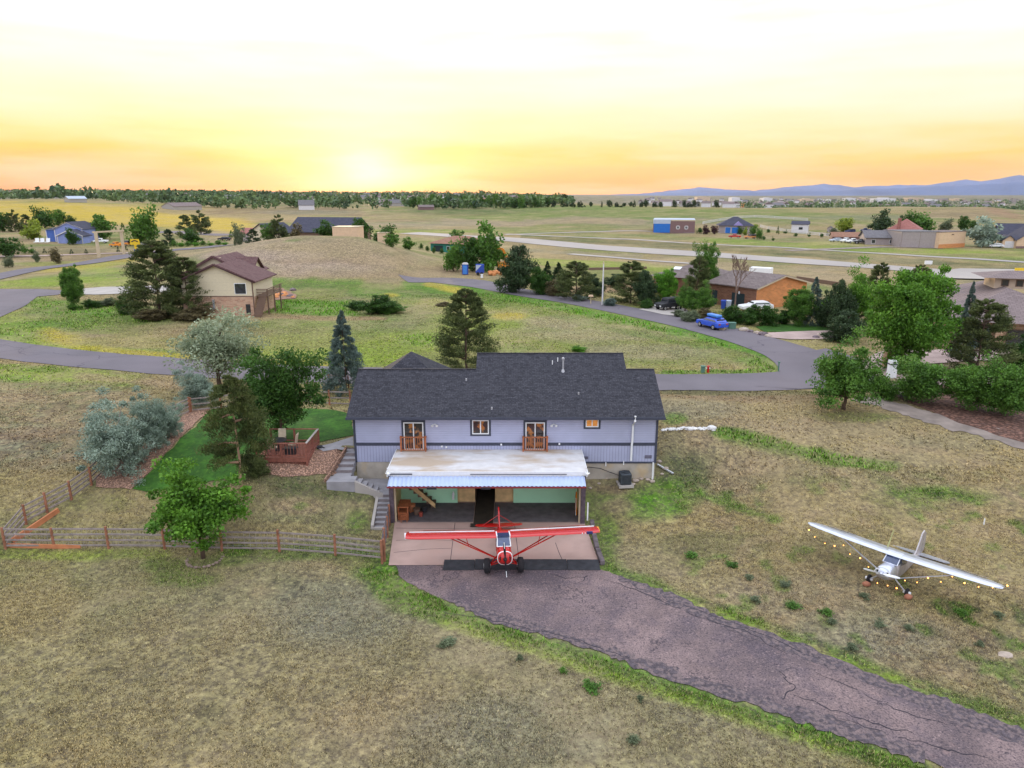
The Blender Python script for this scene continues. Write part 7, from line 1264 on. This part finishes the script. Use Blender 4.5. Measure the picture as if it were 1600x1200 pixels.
# ---------------------------------------------------------------- vehicles and roadside things
def obj_at(px, py, name, label, cat, rz=0, group=None): p = P(px, py); return empty(name, (p[0], p[1], p[2]+.08), rz, label, cat, group)
def road_dir(px0, py0, px1, py1): a, b = P(px0, py0), P(px1, py1); return math.atan2(b[1]-a[1], b[0]-a[0])
def car(o, bodym, kind='wagon', L=4.4, glass='glass', rack=None, detail=True):
    W_ = 1.8
    if kind == 'wagon': prof = [(-L/2, .35), (-L/2, .75), (-L/2+.15, .88), (-L*.2, 1.0), (L*.32, 1.02), (L/2-.05, .95), (L/2, .7), (L/2, .35)]; cab = [(-L*.22, .98), (-L*.06, 1.42), (L*.30, 1.44), (L*.44, 1.0)]
    elif kind == 'jeep': prof = [(-L/2, .45), (-L/2, 1.0), (-L*.18, 1.12), (L/2, 1.12), (L/2, .45)]; cab = [(-L*.2, 1.1), (-L*.13, 1.75), (L*.48, 1.78), (L*.5, 1.1)]
    else: prof = [(-L/2, .45), (-L/2, .95), (-L*.2, 1.05), (L*.08, 1.1), (L/2, 1.05), (L/2, .45)]; cab = [(-L*.22, 1.04), (-L*.12, 1.7), (L*.1, 1.7), (L*.14, 1.06)]
    def pp(nm, m, fn, par=o, **k): q = MB(); fn(q); return q.build(nm, m, par, **k)
    pp('body', bodym, lambda q: q.prism(prof, 'y', -W_/2, W_/2), bevel=.08); c2 = [(x*.97, z-.04) for x, z in cab]
    pp('cabin', bodym if kind != 'jeep' else M['blk'], lambda q: q.loft([[(x, s*(W_/2-.05-(.16 if z > 1.2 else 0)), z) for x, z in cab] for s in (-1, 1)]), bevel=.04)
    xm = [x for x, z in cab]; zt = cab[1][1]
    for s in (-1, 1): pp('side_window', M[glass], lambda q: q._add([(cab[0][0]+.18, s*(W_/2-.03), 1.06), (cab[3][0]-.22, s*(W_/2-.03), 1.06), (cab[2][0]-.1, s*(W_/2-.19), zt-.1), (cab[1][0]+.06, s*(W_/2-.19), zt-.1), (cab[0][0]+.18, s*(W_/2-.06), 1.06), (cab[3][0]-.22, s*(W_/2-.06), 1.06), (cab[2][0]-.1, s*(W_/2-.22), zt-.1), (cab[1][0]+.06, s*(W_/2-.22), zt-.1)], [(0, 1, 2, 3), (7, 6, 5, 4), (0, 4, 5, 1), (1, 5, 6, 2), (2, 6, 7, 3), (3, 7, 4, 0)]))
    pp('rear_window', M[glass], lambda q: q.bar(((cab[3][0]+cab[2][0])/2+.03, -.6, (zt+1)/2), ((cab[3][0]+cab[2][0])/2+.03, .6, (zt+1)/2), .05, .3)); pp('windscreen', M[glass], lambda q: q.bar(((cab[0][0]+cab[1][0])/2-.04, -.65, (zt+1)/2), ((cab[0][0]+cab[1][0])/2-.04, .65, (zt+1)/2), .06, .32))
    for sx_ in (-L*.31, L*.3):
        for s in (-1, 1):
            w = pp('wheel', M['tyre'], lambda q: q.tube([(sx_, s*(W_/2-.2), .34), (sx_, s*(W_/2+.02), .34)], .34, 14)); pp('rim', M['chrome'], lambda q: q.tube([(sx_, s*(W_/2+.0), .34), (sx_, s*(W_/2+.035), .34)], .2, 10), w)
    for s in (-.6, .6): pp('tail_light', M['reddoor'], lambda q: q.box(L/2-.02, s-.15, .7, L/2+.03, s+.15, .9)); pp('headlight', M['white'], lambda q: q.box(-L/2-.02, s-.16, .62, -L/2+.03, s+.16, .76))
    if rack: pp('roof_box', M[rack], lambda q: q.box(-.6, -.5, 1.52, 1.5, .35, 1.86), bevel=.12); pp('roof_bar', M['blk'], lambda q: (q.box(-.4, -.75, 1.44, -.34, .75, 1.52), q.box(1.0, -.75, 1.44, 1.06, .75, 1.52)))
    return o
car(obj_at(1112, 513, 'parked_car', 'blue car with a light blue roof box parked on the road edge', 'car', road_dir(1095, 507, 1140, 518)), M['bluecar'], rack='bluebox')
car(obj_at(1043, 484, 'parked_jeep', 'black open jeep with brown top on the pale driveway', 'jeep', .5), M['blk'], 'jeep', 3.9)
for i, (x, y, lb, c_) in enumerate(((1066, 483, 'grey blue', 'palegrey'), (1076, 484, 'white', 'white'))):
    o = obj_at(x, y, 'motorcycle', lb+' motorcycle half hidden behind the bushes beside the jeep', 'motorcycle', 1+i)
    for s in (-.7, .7): part('wheel', M['tyre'], o, lambda q, s=s: q.tube([(s, -.06, .32), (s, .06, .32)], .32, 12))
    part('fuel_tank', M[c_], o, lambda q: q.blob((-.1, 0, .85), (.4, .2, .22), 1, rough=.1)); part('seat', M['blk'], o, lambda q: q.blob((.45, 0, .8), (.4, .16, .1), 2, rough=.1)); part('windshield', M[c_], o, lambda q: q.prism([(-.75, .6), (-.5, .6), (-.45, 1.25), (-.6, 1.3)], 'y', -.25, .25)); part('handlebar', M['chrome'], o, lambda q: q.tube([(-.4, -.4, 1.1), (-.55, 0, 1.05), (-.4, .4, 1.1)], .03, 5))
for i, (x, y, lb, c_) in enumerate(((1130, 483, 'blue wheeled bin against the dark brick wall', 'bluepl'), (1138, 483, 'grey wheeled bin right of the blue one', 'palegrey'))):
    o = obj_at(x, y, 'wheeled_bin', lb, 'bin', -.5); part('bin_body', M[c_], o, lambda q: q.loft([[(-.26, -.3, 0), (.26, -.3, 0), (.26, .3, 0), (-.26, .3, 0)], [(-.34, -.38, 1.2), (.34, -.38, 1.2), (.34, .38, 1.2), (-.34, .38, 1.2)]])); part('lid', M[c_], o, lambda q: q.prism([(-.42, 1.2), (.42, 1.2), (.4, 1.3), (-.2, 1.34)], 'x', -.37, .37)); [part('wheel', M['tyre'], o, lambda q, s=s: q.tube([(s, .34, .1), (s+.05, .34, .1)], .12, 10)) for s in (-.3, .25)]
def box_thing(px, py, name, label, cat, m, w, d, h, rz=0, cap=None, bevel=.04, capm=None):
    o = obj_at(px, py, name, label, cat, rz); part('cabinet', M[m], o, lambda q: q.box(-w/2, -d/2, -.1, w/2, d/2, h), bevel=bevel); part('lid' if cap is None else cap, M[capm or m], o, lambda q: q.box(-w/2-.04, -d/2-.04, h+.003, w/2+.04, d/2+.04, h+.08)); return o
box_thing(1143, 514, 'utility_box', 'green utility box behind the blue car', 'utility box', 'greenbox', .9, .7, .7)
box_thing(1406, 574, 'utility_box', 'green utility box behind the white cabinet', 'utility box', 'greenbox', 1.0, .8, 1.1)
box_thing(1098, 582, 'utility_box', 'low green utility stub beside the red hydrant', 'utility box', 'greenbox', .35, .3, .5); box_thing(1216, 580, 'marker_post', 'slim green marker on the bright verge at the right loop tip', 'marker', 'greenbox', .12, .12, .8)
box_thing(753, 434, 'cable_box', 'tiny pale box at the culdesac edge', 'utility box', 'white', .5, .4, .6)
o = box_thing(1392, 590, 'white_cabinet', 'white upright cabinet with grey top at the right road junction', 'cabinet', 'white', .68, .62, 1.2, 0, 'top_section', capm='trim'); part('head_unit', M['white'], o, lambda q: q.box(-.33, -.3, 1.29, .33, .3, 1.6), bevel=.03); part('display', M['blk'], o, lambda q: q.box(-.1, -.32, 1.4, .05, -.302, 1.5))
o = obj_at(1386, 574, 'stone_pillar', 'tan stone gate pillar behind the white cabinet', 'pillar'); part('shaft', M['tanbrick'], o, lambda q: q.box(-.35, -.35, -.2, .35, .35, 1.6)); part('cap_stone', M['stone'], o, lambda q: q.prism([(-.45, 1.603), (.45, 1.603), (.3, 1.8), (-.3, 1.8)], 'y', -.45, .45))
o = obj_at(1106, 582, 'fire_hydrant', 'red fire hydrant on the green verge of the loop road', 'hydrant'); part('barrel', M['red'], o, lambda q: q.tube([(0, 0, -.1), (0, 0, .45), (0, 0, .52), (0, 0, .64)], [.13, .11, .15, .05], 10)); part('outlet', M['white'], o, lambda q: (q.tube([(-.2, 0, .34), (.2, 0, .34)], .06, 8)))
q = P(1128, 516); b = MB(); b.tube([(q[0]-.1, q[1]-.12, q[2]+.35), (q[0]+.12, q[1]+.1, q[2]+.35)], [.42, .42], 14); tag(b.build('log_slice', M['tan']), 'round tan log end standing behind the blue car rear wheel', 'log')
o = obj_at(805, 452, 'white_marker', 'small white marker stone at the inside road bend', 'marker'); part('stone', M['farwhite'], o, lambda q: q.blob((0, 0, .4), (.22, .2, .5), 1, rough=.1))
o = obj_at(941, 477, 'light_pole', 'tall pale pole at the edge of the upper road', 'pole'); h = 6.4; part('shaft', M['farwhite'], o, lambda q: q.tube([(0, 0, -.2), (0, 0, h)], [.13, .09], 8)); part('top_cap', M['tan'], o, lambda q: q.tube([(0, 0, h), (0, 0, h+.4)], [.13, .05], 8))
o = obj_at(923, 475, 'bird_table', 'small wooden bird table left of the tall pale pole', 'bird table'); part('post', M['tan'], o, lambda q: q.tube([(0, 0, -.1), (0, 0, 1.1)], .08, 6)); part('tray', M['peachwall'], o, lambda q: q.prism([(-.4, 1.1), (.4, 1.1), (.3, 1.35), (-.3, 1.35)], 'y', -.3, .3))
o = obj_at(727, 429, 'portable_toilet', 'blue portable toilet with white roof at the culdesac', 'portable toilet'); part('cabin', M['bluepl'], o, lambda q: q.box(-.65, -.65, 0, .65, .65, 2.2)); part('door', M['bluebox'], o, lambda q: q.box(-.45, -.69, .1, .45, -.652, 2.0)); part('roof', M['farwhite'], o, lambda q: q.prism([(-.7, 2.203), (.7, 2.203), (.45, 2.5), (-.45, 2.5)], 'y', -.7, .7))
o = obj_at(750, 430, 'trailer', 'small blue and white trailer right of the blue portable toilet', 'trailer'); part('box_body', M['bluepl'], o, lambda q: q.box(-.9, -.8, .5, .9, .8, 2.3)); part('end_panel', M['palegrey'], o, lambda q: q._add([(-.85, -.82, .9), (.4, -.82, 2.2), (-.85, -.82, 2.2)], [(0, 1, 2)])); [part('wheel', M['tyre'], o, lambda q, s=s: q.tube([(s, -.85, .35), (s, -.65, .35)], .35, 12)) for s in (-.4, .4)]
# excavator
o = obj_at(790, 424, 'excavator', 'orange excavator with raised folded boom behind the dark junipers', 'excavator', .2)
part('track', M['blk'], o, lambda q: q.prism([(-1.8, .15), (-1.4, 0), (1.4, 0), (1.8, .15), (1.8, .7), (1.4, .85), (-1.4, .85), (-1.8, .7)], 'y', -1.4, -.8)); part('track', M['blk'], o, lambda q: q.prism([(-1.8, .15), (-1.4, 0), (1.4, 0), (1.8, .15), (1.8, .7), (1.4, .85), (-1.4, .85), (-1.8, .7)], 'y', .8, 1.4))
part('engine_body', M['orangepaint'], o, lambda q: q.box(-2.0, -1.3, .95, 1.2, 1.3, 2.1), bevel=.12); part('cab', M['orangepaint'], o, lambda q: q.box(-.4, -1.2, 2.1, 1.1, -.1, 3.4), bevel=.08); part('cab_glass', M['glass'], o, lambda q: q.box(-.25, -1.24, 2.3, .95, -1.202, 3.2))
part('boom', M['orangepaint'], o, lambda q: (q.bar((1.0, .3, 1.8), (-.6, .3, 5.0), .4, .5), q.bar((-.6, .3, 5.0), (-3.6, .3, 5.6), .35, .45))); part('arm', M['orangepaint'], o, lambda q: q.bar((-3.6, .3, 5.6), (-4.4, .3, 3.2), .3, .35)); part('bucket', M['brown'], o, lambda q: q.prism([(-4.9, 2.4), (-4.0, 2.3), (-4.0, 3.2), (-4.6, 3.3)], 'y', -.3, .9))
b = MB(); q = P(772, 431)
for i in range(14): rr_ = random.Random(i); b.blob((q[0]+rr_.uniform(-1.6, 1.6), q[1]+rr_.uniform(0, 1.6), q[2]+rr_.uniform(.2, .8)), rr_.uniform(.3, .6), i, sub=1)
tag(b.build('rubble_pile', M['orangebrick']), 'pile of orange earth and blocks at the end of the culdesac', 'rubble', kind='stuff')
# left far bits
A1, A2 = P(155, 402), P(194, 397); o = empty('timber_gateway', A1, 0, 'tall timber gateway over the dirt lane at far left', 'gateway'); o_ = MB(Matrix.Translation(tuple(-A1)))
hg = PD(155, 364, A1[1])[2]-A1[2]
for A_ in (A1, A2): g = MB(Matrix.Translation(tuple(-A1))); g.box(A_[0]-.35, A_[1]-.3, A_[2]-.3, A_[0]+.35, A_[1]+.3, A_[2]+hg); g.build('gate_post', M['tan'], o)
o_.bar((A1[0]-.8, A1[1], A1[2]+hg+.2), (A2[0]+.8, A2[1], A2[2]+hg+.2), .4, .45); o_.build('cross_beam', M['tan'], o)
o = obj_at(213, 396, 'yellow_sign', 'yellow chevron sign over a blue barrel on the far road', 'sign'); part('board', M['yellowpaint'], o, lambda q: q.prism([(-1.6, 2.6), (1.6, 2.6), (1.3, 4.3), (-1.3, 4.3)], 'y', -.06, .06)); part('arrow_marking', M['blk'], o, lambda q: (q.bar((-1.0, -.08, 3.5), (0, -.08, 3.9), .04, .3), q.bar((0, -.08, 3.9), (1.0, -.08, 3.5), .04, .3))); part('barrel', M['bluepl'], o, lambda q: q.tube([(0, 0, 0), (0, 0, 1.2)], .55, 12)); part('post', M['yellowpaint'], o, lambda q: q.tube([(0, .1, 1.2), (0, .1, 2.6)], .35, 8))
for x, y, lb, c_, kd in ((158, 380, 'white pickup parked right of the blue house', 'white', 'pickup'), (182, 386, 'orange red truck behind the timber gateway', 'orangepaint', 'pickup'), (196, 384, 'second orange vehicle right of the gateway post', 'orangepaint', 'jeep'), (232, 384, 'white van left of the tall tree by the yellow sign', 'white', 'jeep'), (351, 376, 'dark car parked on the far left road', 'blk', 'wagon'), (1148, 372, 'red and grey tractor like vehicle before the blue door house', 'red', 'pickup'), (1172, 373, 'orange brown machine before the young trees', 'orangebrick', 'jeep'), (1322, 379, 'white truck, left of three in the junk yard', 'white', 'pickup'), (1333, 380, 'white truck, middle of three in the junk yard', 'white', 'pickup'), (1345, 381, 'dark truck, right of three in the junk yard', 'blk', 'pickup'), (1306, 378, 'pale car at the left end of the junk yard', 'palegrey', 'wagon'), (1555, 387, 'white car beside the small peach garage', 'white', 'wagon'), (1180, 486, 'white car showing just above the hedge of the orange brick building', 'white', 'wagon'), (1328, 364, 'dark trailer behind the junk yard barn', 'navy', 'jeep'), (1352, 362, 'purple blue truck left of the big dark conifer', 'navy', 'pickup')):
    o = car(obj_at(x, y, 'parked_vehicle', lb, 'vehicle', (x % 7)*.15-.4), M[c_], kd, 5.0)
for k, x in enumerate((57, 65, 74)):
    o = obj_at(x, 381, 'lawn_chair', ('left', 'middle', 'right')[k]+' one of three white lawn chairs beside the blue house', 'chair', 0, 'white lawn chairs by the blue house'); part('seat', M['white'], o, lambda q: q.box(-.7, -.6, .5, .7, .6, .65)); part('backrest', M['white'], o, lambda q: q.prism([(.5, .6), (.65, .6), (1.0, 1.9), (.85, 1.9)], 'x', -.7, .7))
for x, y, lb in ((1200, 416, 'small white runway marker board'), (1595, 427, 'yellow runway marker board at the right edge')):
    o = obj_at(x if x > 1500 else 1450, y if x > 1500 else 415, 'runway_marker', lb, 'marker'); part('board', M['yellowpaint'] if x > 1500 else M['white'], o, lambda q: q.box(-1.0 if x < 1500 else -1.6, -.1, .3, 1.0 if x < 1500 else 1.6, .1, 1.2)); part('leg', M['metal'], o, lambda q: (q.box(-.6, -.03, -.1, -.5, .03, .3), q.box(.5, -.03, -.1, .6, .03, .3)))
A1, A2 = P(1172, 432), P(1205, 434); b = MB(); b.bar((A1[0], A1[1], A1[2]+1.2), (A2[0], A2[1], A2[2]+1.2), 2.2, 2.0); tag(b.build('white_trailer', M['white'], bevel=.15), 'long white trailer behind the orange brick building ridge', 'trailer')
fence('white rail fence curving in front of the white shed', [(1188, 355), (1200, 358), (1220, 361), (1240, 364), (1260, 366), (1280, 368), (1300, 370), (1320, 372), (1340, 375)], 1.3, 3, 'white_fence', pm='farwhite', rm='farwhite', pr=.12, rw=.06, rh=.2)
fence('white rail fence looping over the hill behind the blue door house', [(1098, 350), (1125, 345), (1150, 341), (1180, 339.5), (1210, 341), (1240, 343), (1262, 345)], 1.3, 3, 'white_fence', pm='farwhite', rm='farwhite', pr=.12, rw=.06, rh=.2)
A1 = P(1245, 437); A2 = P(1320, 448); b = MB(); b.bar((A1[0], A1[1], A1[2]+.3), (A2[0], A2[1], A2[2]+.3), .3, .9); tag(b.build('dark_pipe_wall', M['brown']), 'long low dark retaining wall beyond the brick buildings', 'wall')
A1 = P(920, 422); A2 = P(1010, 420); b = MB(); b.bar((A1[0], A1[1], A1[2]+.2), (A2[0], A2[1], A2[2]+.2), .3, .7); tag(b.build('dark_retaining_edge', M['brown']), 'low dark edge above the bare dirt behind the roadside junipers', 'wall')
for k, (x, y) in enumerate(((1285, 526), (1290, 528), (1296, 529), (1303, 531), (1310, 532), (1275, 528), (1162, 517), (1172, 519), (1182, 521), (1192, 524), (1200, 526), (1390, 607), (1396, 612), (1384, 612), (1402, 604), (1372, 610), (1404, 616), (1412, 620))):
    q = P(x, y); s = .45 if k % 3 else .65; b = MB(); b.blob((q[0], q[1], q[2]+s*.2), (s, s*.8, s*.55), k); tag(b.build('landscape_rock', M['darkstone'] if k % 2 else M['stone']), 'rough landscape rock among others edging the right hand driveways', 'rock', 'landscape rocks by the right hand driveways')
# rocks of the red rock garden by the cream house
for k in range(16):
    rr_ = random.Random(k); q = P(425+rr_.uniform(0, 34), 454+rr_.uniform(0, 12)); b = MB(); b.blob((q[0], q[1], q[2]+.15), rr_.uniform(.3, .7), k, flat=.6); tag(b.build('garden_rock', M['orangebrick'] if k % 3 else M['darkstone']), 'reddish rock in the rock garden right of the cream house', 'rock', 'rocks of the rock garden by the cream house')
# ---------------------------------------------------------------- haze: thin even air over the whole site
b = MB(); b.box(-17000, -250, -75, 17000, 27000, 950); hzo = b.build('haze', M['white']); hzo.data.materials.clear()
hm = bpy.data.materials.new('evening haze'); hm.use_nodes = True; hn = hm.node_tree.nodes; hn.remove(hn['Principled BSDF']); pv = hn.new('ShaderNodeVolumePrincipled'); pv.inputs['Color'].default_value = (.72, .72, .90, 1); pv.inputs['Density'].default_value = 1.25e-5; pv.inputs['Anisotropy'].default_value = .45
hm.node_tree.links.new(pv.outputs[0], hn['Material Output'].inputs['Volume']); hzo.data.materials.append(hm); hzo['kind'] = 'stuff'; hzo['label'] = 'thin bluish evening haze'; hzo.display_type = 'WIRE'
